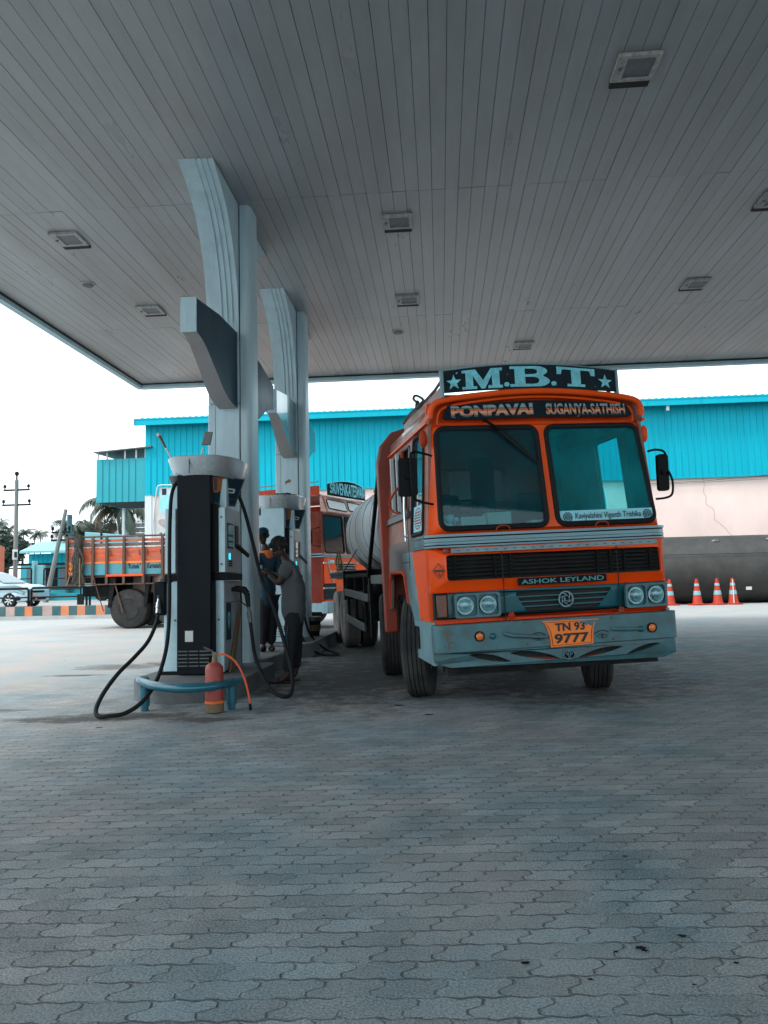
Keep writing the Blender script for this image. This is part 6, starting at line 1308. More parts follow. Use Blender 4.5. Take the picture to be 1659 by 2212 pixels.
for cx in (fx-0.78, fx-3.2):
    for yy in (YC-0.01, YC+1.46):
        o = MB().lathe([(0.20, 0.0), (0.24, -0.012), (0.29, 0.0), (0.30, 0.03), (0.30, 0.17), (0.28, 0.20)], (cx, yy, ZR+0.30), 'y', 32, caps=False).build('wheel', 'rubber', CR)
        sp_ = MB().lathe([(0.205, 0.0), (0.19, 0.02), (0.05, 0.02), (0.04, 0.0)], (cx, yy, ZR+0.30), 'y', 28); so_2 = sp_.build('rim', 'chassis', o)
        s2 = MB()
        for k in range(7):
            a = 2*pi*k/7; u = Vector((cos(a), 0, sin(a))); v_ = Vector((-sin(a), 0, cos(a))); c0 = Vector((cx, yy-0.008, ZR+0.30))
            s2.hexa([c0+u*0.03-v_*0.02, c0+u*0.03+v_*0.02, c0+u*0.03+v_*0.02+Vector((0, 0.02, 0)), c0+u*0.03-v_*0.02+Vector((0, 0.02, 0)), c0+u*0.20-v_*0.03, c0+u*0.20+v_*0.03, c0+u*0.20+v_*0.03+Vector((0, 0.02, 0)), c0+u*0.20-v_*0.03+Vector((0, 0.02, 0))])
        s2.build('spokes', 'chrome', so_2)
MB().tube([(fx-1.5, YC+0.012, ZR+0.98), (fx-3.4, YC+0.012, ZR+1.0)], 0.008, 4).build('window_line', 'black', CR)
# --- poles and wires
def pole(A, B, r0, r1, label, arms):
    a_, b_ = at(*A), at(*B); a_ = b_+(a_-b_)*((b_.z-0.2)/(b_.z-a_.z))
    t = thing('utility_pole', label, 'utility pole', a_, 'utility poles along the road')
    MB().tube([a_, b_], [r0, r1], 8).build('shaft', 'pole' if arms != 'dark' else 'kteal', t)
    if arms == 'dark': return t
    for k, wd in arms:
        c = a_.lerp(b_, k); MB().box(c.x-wd, c.x+wd, c.y-0.05, c.y+0.05, c.z-0.05, c.z+0.05).build('cross_arm', 'chassis', t)
        for sx in (-1, 1): MB().lathe([(0.03, 0.05), (0.03, 0.12), (0.085, 0.14), (0.085, 0.24), (0.06, 0.32)], (c.x+sx*wd*0.92, c.y, c.z), 'z', 8).build('insulator', 'chassis', t)
    return t
A = pole((33, 1240, 43), (36.3, 1037, 43), 0.14, 0.11, 'tall upright concrete utility pole behind the silver car', ((0.92, 0.78), (0.80, 0.85)))
ptop = at(36.3, 1037, 43); MB().lathe([(0.05, 0), (0.05, 0.25), (0.12, 0.3), (0.12, 0.42), (0.07, 0.5)], ptop, 'z', 8).build('top_insulator', 'chassis', A)
MB().box(at(27, 1190, 42.7).x, at(38, 1190, 42.7).x, 42.68, 42.72, at(30, 1209, 42.7).z, at(30, 1187, 42.7).z).build('notice_board', 'paper', A)
MB().box(at(30, 1190, 42.6).x, at(35.5, 1190, 42.6).x, 42.64, 42.67, at(30, 1204, 42.6).z, at(30, 1192, 42.6).z).build('notice_print', 'finblue', A)
B = pole((112, 1240, 40), (142.5, 1100, 40), 0.14, 0.10, 'leaning concrete utility pole left of the plank sided lorry', ((0.68, 0.45), (0.76, 0.5)))
pole((149, 1190, 52), (150.8, 1112, 52), 0.20, 0.18, 'short dark teal pole in front of the bushy palm', 'dark')
wr = MB()
for (p, q, sag) in (((36, 1040, 43), (-120, 985, 38), 1.0), ((30, 1057, 43), (-120, 1012, 38), 1.2), ((42, 1057, 43), (150, 1118, 52), 0.8), ((142, 1112, 40), (330, 1165, 60), 0.5), ((150, 1113, 52), (330, 1158, 70), 0.6)):
    a_, b_ = at(*p), at(*q); wr.tube([a_.lerp(b_, t)-Vector((0, 0, sag*4*t*(1-t))) for t in [i/12 for i in range(13)]], 0.012, 4)
tag(wr.build('overhead_wires', 'chassis', sharp=60), 'thin overhead wires strung between the poles', 'wires')
# --- shed, fences, gate wall across the road
SY = 52
sh = thing('teal_shed', 'low teal shed with pale sloping roof across the road', 'shed', (at(100, 1230, SY).x, SY, 0.4))
xs0, xs1 = at(40, 1200, SY).x, at(340, 1200, SY).x
corrug(MB(), at(62, 1200, SY).x, xs1, SY, at(100, 1219, SY).z, at(100, 1196, SY).z, pitch=0.35).build('corrugated_wall', 'wall', sh, clean=False)
MB().hexa([(at(62, 1200, SY).x, SY-1.2, at(62, 1195, SY-1.2).z), (xs1, SY-1.2, at(200, 1192, SY-1.2).z), (xs1, SY+7, at(200, 1170, SY+7).z), (at(85, 1200, SY+7).x, SY+7, at(80, 1175, SY+7).z)]+[(at(62, 1200, SY).x, SY-1.2, at(62, 1195, SY-1.2).z+0.15), (xs1, SY-1.2, at(200, 1192, SY-1.2).z+0.15), (xs1, SY+7, at(200, 1170, SY+7).z+0.15), (at(85, 1200, SY+7).x, SY+7, at(80, 1175, SY+7).z+0.15)]).build('roof', 'shedroof', sh)
MB().box(xs0, xs1, SY+0.3, SY+0.6, 0.0, at(100, 1217, SY).z).build('lower_wall', 'wall2', sh)
MB().box(xs0, xs1, SY-1.3, SY-1.1, at(100, 1222, SY).z, at(100, 1219, SY).z+0.05).build('beam', 'chassis', sh)
for k in range(8): x = xs0+(xs1-xs0)*(0.05+k*0.12); MB().box(x, x+1.0, SY+0.2, SY+0.29, 1.2, 2.6).build('opening', 'chassis' if k % 2 else 'winfar', sh)
MB().box(at(110, 1180, 60).x, at(152, 1180, 60).x, 60, 64, 3.0, at(120, 1167, 60).z).build('raised_roof_box', 'shedroof', sh)
gw = thing('gate_wall', 'pale concrete gate wall between two black fences across the road', 'wall', (at(80, 1240, 45).x, 45, 0))
MB().box(at(69, 1240, 45).x, at(93, 1240, 45).x, 45, 45.3, 0, at(80, 1221, 45).z).box(at(70, 1240, 45).x, at(76, 1240, 45).x, 44.9, 45.31, 0, at(72, 1212, 45).z).build('wall_slab', 'shedroof', gw, bevel=0.02)
railing(at(10, 1240, 44.5).x, at(68, 1240, 44.5).x, 44.5, 0.42, at(40, 1228, 44.5).z, 'far black fence behind the silver car', mid=(0.35, 0.68), grp=None)
railing(at(95, 1240, 44.5).x, at(175, 1240, 44.5).x, 44.5, 0.42, at(120, 1227, 44.5).z, 'far black fence behind the leaning pole', mid=(0.35, 0.68), grp=None)
tag(MB().box(-60, -8, 45.4, 45.9, 0.0, 0.85).build('far_kerb', 'wall2'), 'long low dark teal wall along the far side of the road', 'low wall')
xc_ = at(10.3, 1200, 42.3).x
t = thing('orange_container', 'orange shipping container edge at the far left behind the car', 'container', (at(5, 1220, 40).x, 40, 0.5))
corrug(MB(), at(-60, 1200, 40).x, xc_, 40, 0.6, at(5, 1176, 40).z, pitch=0.22, d=0.04).build('ribbed_side', 'container', t, clean=False)
MB().box(at(-60, 1200, 40).x, xc_-0.02, 40.05, 42.3, 0.6, at(5, 1176, 40).z).build('box', 'container', t)
t = thing('box_truck', 'pale blue truck box visible above the plank sided lorry', 'truck', (at(220, 1170, 41).x, 41, 0.42))
x0, x1 = at(183, 1160, 41).x, at(264, 1160, 41).x
MB().hexa([(x0, 41, 1.2), (x1, 41, 1.2), (x1, 43.3, 1.2), (x0, 43.3, 1.2), (x0, 41, at(184, 1149, 41).z), (x1, 41, at(262, 1155, 41).z), (x1, 43.3, at(262, 1155, 41).z), (x0, 43.3, at(184, 1149, 41).z)]).build('box', 'shedroof', t, bevel=0.03)
MB().box(x0+0.9, x0+1.0, 40.96, 40.99, 1.25, at(190, 1151, 41).z).build('edge_strip', 'chassis', t)
for dx in (1.0, 3.8): MB().lathe([(0.3, 0), (0.42, 0.02), (0.42, 0.25)], (x0+dx, 40.95, 0.84), 'y', 20).build('wheel', 'rubber', t)
# far apartment block
AY = 90
ap = thing('apartment_building', 'far white apartment block with small windows behind the coconut palm', 'building', (at(290, 1170, AY).x, AY, 0))
ax_ = lambda px, py: at(px, py, AY)
MB().box(ax_(262, 0).x, ax_(345, 0).x, AY, AY+9, 0, ax_(290, 1122).z).box(ax_(290, 0).x, ax_(345, 0).x, AY+1, AY+8, ax_(290, 1122).z, ax_(290, 1112).z).build('wall', 'facade', ap)
for py in (1127, 1137, 1148): MB().box(ax_(262, 0).x, ax_(345, 0).x, AY-0.9, AY-0.05, ax_(290, py+5).z, ax_(290, py+3).z).build('balcony', 'facade', ap)
for r_, py in enumerate((1128, 1139, 1150)):
    for px in (266, 276, 286, 297, 306): a_, b_ = ax_(px, py+3.6), ax_(px+4.2, py-3.2); MB().box(a_.x, b_.x, AY-0.04, AY-0.01, a_.z, b_.z).build('window', 'winfar', ap)
ap2 = thing('distant_house', 'low grey far house between bushy palm and coconut palm', 'building', (at(215, 1160, 85).x, 85, 0))
MB().box(at(185, 0, 85).x, at(250, 0, 85).x, 85, 92, 0, at(215, 1137, 85).z).build('wall', 'facade', ap2); MB().box(at(188, 0, 85).x, at(248, 0, 85).x, 84.5, 92, at(215, 1137, 85).z, at(215, 1133, 85).z).build('roof', 'shedroof', ap2)
for px in (195, 205, 216, 228, 238): a_, b_ = at(px, 1147, 84.9), at(px+4, 1141, 84.9); MB().box(a_.x, b_.x, 84.93, 84.97, a_.z, b_.z).build('window', 'winfar', ap2)
# --- palms and trees
def palm(cx, cy, cz, rad, nf, label, base=0.0, lean=0.0, seed=1, droop=1.0, cat='palm tree', leaf=0.0, nl=26, group='coconut palms in the background', trunk_r=0.16, dry=True):
    rn = random.Random(seed); t = thing('palm_tree', label, cat, (cx-lean, cy, base), group)
    P = smooth([(cx-lean, cy, base), (cx-lean*0.6, cy, base+(cz-base)*0.5), (cx, cy, cz)], 6)
    MB().tube(P, [trunk_r*(1.15-0.35*i/(len(P)-1)) for i in range(len(P))], 8).build('trunk', 'bark', t)
    fr = MB(); frd = MB()
    for i in range(nf):
        az = 2*pi*(i+rn.uniform(-.3, .3))/nf*1.0+rn.uniform(0, 0.4); el = rn.uniform(-0.35, 1.15); le = rad*rn.uniform(0.85, 1.12)
        isd = dry and el < -0.1 and rn.random() < 0.8
        mb = frd if isd else fr
        dirh = Vector((cos(az), sin(az), 0)); N_ = 14; pts = []
        p = Vector((cx, cy, cz)); a = el
        for k in range(N_+1):
            pts.append(p.copy()); p = p+(dirh*cos(a)+Vector((0, 0, sin(a))))*(le/N_); a -= (0.10+0.05*k/N_*2)*droop*rn.uniform(0.9, 1.1)
        for k in range(N_):
            w0 = 0.03*rad/4*(1-k/N_)+0.008
            mb.tube([pts[k], pts[k+1]], [w0, w0*0.9], 4, caps=False)
        side = dirh.cross(Vector((0, 0, 1)))
        for k in range(nl):
            s = 0.08+0.92*k/nl; f_ = s*N_; i0 = min(int(f_), N_-1); c = pts[i0].lerp(pts[i0+1], f_-i0); tg = (pts[i0+1]-pts[i0]).normalized()
            ll = rad*0.27*sin(pi*min(1, 0.15+0.88*s))**0.6*rn.uniform(0.8, 1.15)
            for sg in (-1, 1):
                d = (side*sg*0.75+tg*0.5+Vector((0, 0, -0.55-0.4*rn.random()))).normalized(); m_ = c+d*ll*0.55+Vector((0, 0, 0.03*ll)); e = c+d*ll+Vector((0, 0, -0.18*ll)); wv = tg*rad*0.012
                o = len(mb.v); mb.v += [c-wv, c+wv, m_+wv, e, m_-wv]; mb.f.append([o, o+1, o+2, o+3, o+4]); mb.m.append(0)
    fr.build('crown', 'palm', t, clean=False)
    if frd.v: frd.build('dry_fronds', 'palmdry', t, clean=False)
    return t
q = at(252, 1092, 60)
palm(q.x, q.y, q.z, 4.0, 20, 'large coconut palm hanging its fronds below the raised teal annex', lean=-0.9, seed=3, droop=1.25, nl=34)
for i, (px, py, rpx, n_, lb, sd_) in enumerate(((20, 1142, 14, 14, 'small palm left of the upright utility pole, above the dark tree', 11), (51, 1153, 15, 15, 'small palm just right of the upright utility pole', 12), (75, 1155, 11, 12, 'smaller palm in the middle of the two palms above the shed roof', 13), (88, 1152, 14, 14, 'rightmost of the three small palms above the shed roof', 14), (-2, 1130, 16, 14, 'palm cut by the left edge above the dark tree', 16))):
    q = at(px, py, 75); palm(q.x, q.y, q.z, rpx/1662*75*1.75, n_+4, lb, seed=sd_, nl=20, dry=False, trunk_r=0.07, droop=0.8)
q = at(158, 1143, 58); palm(q.x, q.y, q.z, 1.9, 44, 'bushy young palm behind the short dark pole', seed=21, nl=20, droop=0.9, dry=False)
def tree(px, py, Y, rx, rz_, n_, label, seed, leafsz=0.16):
    rn = random.Random(seed); c = at(px, py, Y); t = thing('broadleaf_tree', label, 'tree', (c.x, Y, 0))
    tk = MB().tube(smooth([(c.x, Y, 0), (c.x+0.1, Y, c.z*0.5), (c.x-0.1, Y, c.z)], 5), 0.25, 8)
    for k in range(7): a = rn.uniform(0, 6.28); tk.tube([(c.x, Y, c.z*0.55), (c.x+cos(a)*rx*0.7, Y+sin(a)*rx*0.6, c.z+rn.uniform(-.3, .7)*rz_)], [0.12, 0.03], 5)
    tk.build('trunk', 'bark', t)
    mb = MB(); cl_ = [(Vector((rn.gauss(0, 0.45)*rx, rn.gauss(0, 0.4)*rx, rn.gauss(0, 0.45)*rz_)), rn.uniform(0.25, 0.5)) for _ in range(34)]
    for cc, rr in cl_:
        for k in range(n_//34):
            d = Vector((rn.gauss(0, 1), rn.gauss(0, 1), rn.gauss(0, 1))).normalized()*rr*rx*rn.uniform(0.6, 1.0)
            p = Vector((c.x, Y, c.z))+cc+Vector((d.x, d.y, d.z*0.7)); u = Vector((rn.gauss(0, 1), rn.gauss(0, 1), rn.gauss(0, 1))).normalized(); v_ = u.orthogonal().normalized(); s = leafsz*rn.uniform(0.6, 1.3)
            o = len(mb.v); mb.v += [p-u*s, p+v_*s*0.5, p+u*s, p-v_*s*0.5]; mb.f.append([o, o+1, o+2, o+3]); mb.m.append(0)
    mb.build('crown', 'leafd', t, clean=False)
tree(10, 1182, 58, 1.9, 1.5, 9000, 'dense dark tree at far left behind the upright pole', 31)
tree(-45, 1165, 60, 2.6, 2.2, 6000, 'dark tree beyond the left edge behind the container', 32)
tree(205, 1150, 70, 1.6, 0.9, 4000, 'low dark bush tree behind the pale truck box', 33)
# advertising standee
AYs = 24.0
bd = thing('advertising_stand', 'tall white framed poster stand with blue round icons behind the lorry', 'poster stand', (at(360, 1200, AYs).x, AYs, 0))
a_ = lambda px, py: at(px, py, AYs)
MB().tube(smooth([a_(325, 1200), a_(333, 1110), a_(339, 1058), a_(345, 1049), a_(365, 1048), a_(385, 1049), a_(391, 1056), a_(386, 1110), a_(378, 1200)], 6), 0.022, 8).tube([(a_(325, 1200).x, AYs, a_(325, 1200).z), (a_(322, 1200).x, AYs, 0)], 0.022, 8).tube([(a_(378, 1200).x, AYs, a_(378, 1200).z), (a_(376, 1200).x, AYs, 0)], 0.022, 8).build('frame', 'white', bd)
bp_ = [a_(330, 1198), a_(376, 1198), a_(388, 1053), a_(344, 1053)]
MB().plate([(p.x, p.z) for p in bp_], lambda u, v_: (u, AYs+0.03, v_), lambda u, v_: (u, AYs+0.045, v_)).build('poster', 'paper', bd)
ic = MB()
for r_ in range(2):
    for c_ in range(3): p = a_(347-r_*1.5+c_*9.5, 1154+r_*11.5); ic.fy(circ(p.x, p.z, 0.055, 16), AYs+0.022, AYs+0.029)
ic.build('round_icons', 'rail', bd)
p = a_(354, 1062); MB().box(p.x-0.07, p.x+0.07, AYs+0.02, AYs+0.029, p.z-0.10, p.z+0.10).build('logo_block', 'finblue', bd)
p = a_(352, 1082); tx = MB(); text(tx, 'Fuel for Life', lambda u, v_, d: (p.x+0.12+u, AYs+0.028-d, p.z+v_), 0.5, 0.07, 0.01); tx.build('poster_text', 'rail', bd) if False else None
sc_ = MB(); rn = random.Random(3)
for i in range(9): p = a_(341+rn.uniform(0, 32), 1130+rn.uniform(-6, 6)); sc_.fy(circ(p.x, p.z, rn.uniform(0.05, 0.14), 12, rn.uniform(0.03, 0.08)), AYs+0.024-i*0.0003, AYs+0.0295)
sc_.build('poster_picture', 'fframe', bd)
p = a_(360, 1088); MB().fy(circ(p.x, p.z, 0.26, 24, 0.34), AYs+0.026, AYs+0.0297).build('poster_cloud', 'stick', bd)
# ================================================================== second orange truck
T2Y = R(-38)     # its front faces the camera's right
c0 = at(700, 1325, 19.0); c0.z = 0
e2x = Vector((cos(R(66)), sin(R(66)), 0))          # across its front, away to the right
e2y = Vector((-sin(R(66)), cos(R(66)), 0))         # rearwards, away to the left
M2 = Matrix(((e2x.x, e2y.x, 0, c0.x), (e2x.y, e2y.y, 0, c0.y), (0, 0, 1, 0), (0, 0, 0, 1)))
T2 = thing('lorry_cab', 'orange lorry with visor windows and blue name board behind the tanker', 'truck', mtx=M2)
W2 = 2.2
def c2v(z):   # height seen in the photo at the near corner -> local z
    return at(707, z, 19.0).z
zb_, zw, zt_ = c2v(1306), c2v(1203), c2v(1062)
zwb, zwt = c2v(1198), c2v(1106)
fr2 = MB().plate([(0, zb_+0.05), (W2, zb_+0.05), (W2, zwb-0.02), (0, zwb-0.02)], lambda a, b: (a, 0, b), lambda a, b: (a, 0.05, b), [rrect(0.62, 1.6, zwb-0.62, zwb-0.22, 0.03)]); fr2.build('front_panel', 'orange', T2)
MB().box(0.60, 1.62, 0.06, 0.08, zwb-0.65, zwb-0.2).build('grille_back', 'gap', T2)
for k in range(6): MB().box(0.6, 1.62, 0.0, 0.03, zwb-0.60+k*0.065, zwb-0.575+k*0.065).build('grille_bar', 'chrome', T2)
for z in (zwb-0.22, zwb-0.85): MB().box(0.0, W2, -0.015, -0.001, z, z+0.04).build('front_trim', 'chrome', T2)
MB().box(-0.01, W2+0.01, -0.02, -0.001, zwb-0.06, zwb-0.0).build('waist_trim', 'alu', T2)
MB().box(0.02, 0.58, -0.012, -0.001, zb_+0.12, zb_+0.52).build('dark_lower_panel', 'navy', T2)
MB().box(-0.03, W2+0.03, -0.14, 0.05, zb_-0.22, zb_+0.07).build('bumper', 'pale', T2, bevel=0.02)
MB().plate([(0.30, zwb-0.18), (0.5, zwb-0.18), (0.5, zwb-0.13), (0.30, zwb-0.13)], lambda a, b: (a, -0.006, b), lambda a, b: (a, -0.001, b)).build('small_sign', 'stick', T2)
sw = MB().tube(smooth([(0.22, -0.006, zwb-0.1), (0.26, -0.008, zwb-0.3), (0.38, -0.008, zwb-0.55), (0.48, -0.008, zwb-0.7)], 5), 0.018, 5); text(sw, 'M', lambda u, v_, d: (0.43+u, -0.004-d, zwb-0.5+v_), 0.2, 0.22, 0.02); sw.build('painted_flourish', 'paper', T2)
up2 = MB(); q1 = rquad([(0.10, zwb+0.06), (1.04, zwb+0.06), (1.02, zwt-0.06), (0.06, zwt-0.06)], 0.07); q2 = rquad([(1.14, zwb+0.06), (2.10, zwb+0.06), (2.10, zwt-0.06), (1.12, zwt-0.06)], 0.07)
yv = lambda b: (b-zwb)*0.06
up2.plate([(0, zwb), (W2, zwb), (W2, zwt), (0, zwt)], lambda a, b: (a, yv(b), b), lambda a, b: (a, yv(b)+0.04, b), [q1, q2]); up2.build('windscreen_frame', 'roofmix', T2)
for q_ in (q1, q2):
    MB().tube([Vector((a, yv(b)-0.005, b)) for a, b in q_], 0.022, 6, closed=True).build('windscreen_gasket', 'rubber', T2)
    MB().plate(q_, lambda a, b: (a, yv(b)+0.01, b), lambda a, b: (a, yv(b)+0.015, b)).build('windscreen_pane', 'clearglass', T2)
# visor with lit panes, roof, name board
vz = zwt
vis = MB().hexa([(0.0, -0.16, vz-0.02), (W2, -0.16, vz-0.02), (W2, 0.08, vz), (0, 0.08, vz), (0.0, -0.02, vz+0.42), (W2, -0.02, vz+0.42), (W2, 0.10, vz+0.46), (0, 0.10, vz+0.46)]); vis.build('visor', 'roofmix', T2, bevel=0.04)
vf = lambda d: (lambda a, b: (a, -0.16+0.14*(b-vz+0.02)/0.44-d, b))
for a0, a1 in ((0.10, 0.98), (1.10, 2.08)): MB().plate(rquad([(a0, vz+0.10), (a1, vz+0.06), (a1, vz+0.30), (a0, vz+0.33)], 0.05), vf(0.012), vf(0.002)).build('visor_pane', 'white', T2); MB().tube([Vector(vf(0.008)(a, b)) for a, b in rquad([(a0, vz+0.10), (a1, vz+0.06), (a1, vz+0.30), (a0, vz+0.33)], 0.05)], 0.014, 6, closed=True).build('visor_gasket', 'rubber', T2)
MB().box(-0.0, W2, 0.10, 2.3, vz+0.42, vz+0.47).build('roof', 'roofmix', T2, bevel=0.02)
xsb = [0.15+1.9*i/16 for i in range(17)]; bz0 = vz+0.44
nb2 = MB().plate([(x, bz0) for x in xsb]+[(x, bz0+0.28+0.12*(1-((x-1.1)/0.95)**2)) for x in reversed(xsb)], lambda a, b: (a, -0.08-0.10*(1-((a-1.1)/0.95)**2), b), lambda a, b: (a, -0.05-0.10*(1-((a-1.1)/0.95)**2), b)); n2 = nb2.build('roof_name_board', 'navy', T2)
tx = MB(); text(tx, 'SRIVENKATESWARA', lambda u, v_, d: (1.1+u, -0.085-0.10*(1-(u/0.95)**2)-d, bz0+0.18+v_*0.8*(1+0.35*(1-(u/0.95)**2))), 1.78, 0.30, 0.015, 0.01); tx.build('painted_name', 'lblue', n2)
MB().tube([(x, -0.07-0.10*(1-((x-1.1)/0.95)**2), bz0+0.29+0.12*(1-((x-1.1)/0.95)**2)) for x in xsb], 0.014, 6).build('board_frame', 'lblue', n2)
MB().box(0.0, 0.03, 0.1, 2.2, bz0, bz0+0.24).build('side_board', 'orange_old', T2); MB().tube([(0.0, 0.1, bz0+0.34), (0.0, 2.2, bz0+0.34)], 0.015, 5).build('roof_rail', 'steel', T2)
# side of the cab (local x = 0 face)
s2 = MB(); w2 = rquad([(0.55, zwb+0.05), (1.5, zwb+0.05), (1.5, zwt-0.04), (0.35, zwt-0.04)], 0.07)
s2.plate([(0.0, zwb), (2.3, zwb), (2.3, zwt+0.02), (0.03, zwt+0.02)], lambda y, z: (0.0, y, z), lambda y, z: (0.04, y, z), [w2]); s2.build('side_upper_panel', 'dark_red', T2)
MB().tube([Vector((-0.005, y, z)) for y, z in w2], 0.022, 6, closed=True).build('side_window_gasket', 'rubber', T2)
MB().plate([(0.6, zwb+0.06), (1.4, zwb+0.06), (1.4, zwb+0.32), (0.6, zwb+0.32)], lambda y, z: (0.006, y, z), lambda y, z: (0.012, y, z)).build('window_sticker', 'stick', T2)
tx = MB(); text(tx, 'KT 9234', lambda u, v_, d: (0.004-d, 1.0-u, zwb+0.19+v_), 0.6, 0.12, 0.02, 0.004); tx.build('sticker_lettering', 'ink', T2)
MB().plate([(0.0, zb_+0.05), (0.5, zb_+0.05), (1.15, zwb-0.55), (1.15, zwb-0.02), (0.0, zwb-0.02)], lambda y, z: (0, y, z), lambda y, z: (0.04, y, z)).build('side_lower_panel', 'dark_red', T2)
MB().plate([(0.0, zb_-0.18), (1.2, zb_-0.18), (1.2, zb_+0.1), (1.6, zwb-0.5), (1.17, zwb-0.56), (0.52, zb_+0.04), (0, zb_+0.04)], lambda y, z: (0, y, z), lambda y, z: (0.04, y, z)).build('wheel_arch_panel', 'pale', T2)
MB().plate([(1.16, zwb-0.54), (2.3, zwb-0.54), (2.3, zwb-0.01), (1.16, zwb-0.01)], lambda y, z: (0, y, z), lambda y, z: (0.04, y, z)).build('door_panel', 'dark_red', T2)
MB().fx(rrect(0.45, 0.95, zb_-0.10, zb_+0.25, 0.05), -0.012, -0.002).build('step_opening', 'navy', T2)
MB().plate([(0.70, zwb-0.15), (0.80, zwb-0.30), (0.78, zwb-0.40), (0.62, zwb-0.40), (0.60, zwb-0.30)], lambda y, z: (-0.008, y, z), lambda y, z: (-0.001, y, z)).build('painted_flame', 'paper', T2)
stq = [(0.98+0.14*(1 if i % 2 == 0 else 0.45)*sin(2*pi*i/10), zb_+0.62+0.17*(1 if i % 2 == 0 else 0.45)*cos(2*pi*i/10)) for i in range(10)]
MB().fx(stq, -0.01, -0.002).build('painted_star', 'cone', T2)
for z in (zwb-0.05, zwb+0.01): MB().box(-0.018, -0.001, 0.0, 2.3, z, z+0.025).build('side_trim', 'alu', T2)
mm = MB().box(-0.28, -0.12, 0.22, 0.27, zwb+0.28, zwb+0.60); mm.build('wing_mirror', 'black', T2, bevel=0.02); MB().tube([(0.0, 0.1, zwb+0.7), (-0.2, 0.2, zwb+0.62), (-0.2, 0.2, zwb+0.25), (0, 0.1, zwb+0.2)], 0.012, 6).build('mirror_arm', 'black', T2)
MB().fx([(0.05, zb_), (2.3, zb_), (2.3, vz+0.4), (0.05, vz+0.4)], W2-0.04, W2, [[(0.30, zwb+0.04), (1.55, zwb+0.04), (1.55, zwt-0.05), (0.30, zwt-0.05)]]).box(0.05, W2-0.05, 2.26, 2.3, zb_, zwt-0.9).box(0.05, 0.9, 2.26, 2.3, zwt-0.9, vz+0.4).box(0.05, W2-0.05, 0.06, 2.25, zwb-0.6, zwb-0.55).build('cab_shell', 'orange_old', T2)
MB().box(0.15, W2-0.15, 0.12, 0.45, zwb-0.25, zwb+0.03).build('dashboard', 'chassis', T2)
bl = MB()
for i in range(5): bl.ball((0.35+0.12*i, 0.2, zwb+0.06), (0.09, 0.06, 0.06+0.02*(i % 2)), n=8, h=5)
bl.build('dashboard_cloth', 'rail', T2)
for x in (0.10, W2-0.35):
    for y in (1.7, 3.3): o = MB().lathe([(0.3, 0), (0.45, -0.01), (0.51, 0.03), (0.51, 0.23), (0.45, 0.27)], (x, y, 0.51), 'x', 32).build('wheel', 'tyre', T2)
MB().box(0.3, W2-0.3, 0.1, 6.5, 0.6, 0.95).build('chassis_frame', 'chassis', T2); MB().box(0.0, W2, 2.5, 6.5, 1.0, 2.3).build('load_body', 'plank_b', T2, bevel=0.02)

# ================================================================== PEOPLE
def skinmesh(J, B, sub=2):
    """J: name -> (x, y, z, r); B: list of bones. returns verts, faces of one continuous skin"""
    names = list(J); idx = {n_: i for i, n_ in enumerate(names)}
    me = bpy.data.meshes.new('tmp'); me.from_pydata([J[n_][:3] for n_ in names], [(idx[a], idx[b]) for a, b in B], [])
    ob = bpy.data.objects.new('tmp', me); COL.objects.link(ob)
    sk = ob.modifiers.new('s', 'SKIN'); sk.use_smooth_shade = True
    for i, n_ in enumerate(names):
        rr = J[n_][3]; rr = rr if isinstance(rr, tuple) else (rr, rr); me.skin_vertices[0].data[i].radius = rr
    me.skin_vertices[0].data[0].use_root = True
    ss = ob.modifiers.new('u', 'SUBSURF'); ss.levels = sub; ss.render_levels = sub
    bpy.context.view_layer.update()
    m2 = bpy.data.meshes.new_from_object(ob.evaluated_get(bpy.context.evaluated_depsgraph_get()))
    vs = [v.co.copy() for v in m2.vertices]; fs = [list(p.vertices) for p in m2.polygons]
    bpy.data.objects.remove(ob); bpy.data.meshes.remove(me); bpy.data.meshes.remove(m2)
    return vs, fs
def head(mb, c, yaw, tilt, s=1.0, m=0):
    """head with brow, nose, lips, chin, ears; +Y local is the face"""
    Mx = Matrix.Translation(c) @ Matrix.Rotation(yaw, 4, 'Z') @ Matrix.Rotation(tilt, 4, 'X') @ Matrix.Scale(s, 4)
    st_ = len(mb.v)
    mb.ball((0, -0.015, 0.03), (0.074, 0.093, 0.085), m, 20, 14); mb.ball((0, 0.022, -0.045), (0.056, 0.062, 0.065), m, 18, 12); mb.ball((0, 0.062, -0.088), (0.026, 0.022, 0.02), m, 12, 8)
    mb.ball((0, 0.092, -0.018), (0.014, 0.022, 0.020), m, 10, 8); mb.ball((0, 0.083, 0.005), (0.009, 0.014, 0.025), m, 10, 8)
    mb.ball((0, 0.080, -0.052), (0.024, 0.011, 0.008), m, 10, 6); mb.ball((0, 0.077, -0.062), (0.020, 0.011, 0.007), m, 10, 6)
    for sx in (-1, 1):
        mb.ball((sx*0.030, 0.070, 0.022), (0.022, 0.012, 0.008), m, 10, 6); mb.ball((sx*0.074, -0.008, -0.008), (0.010, 0.020, 0.030), m, 10, 8)
    mb.xf(Mx, st_); return Mx
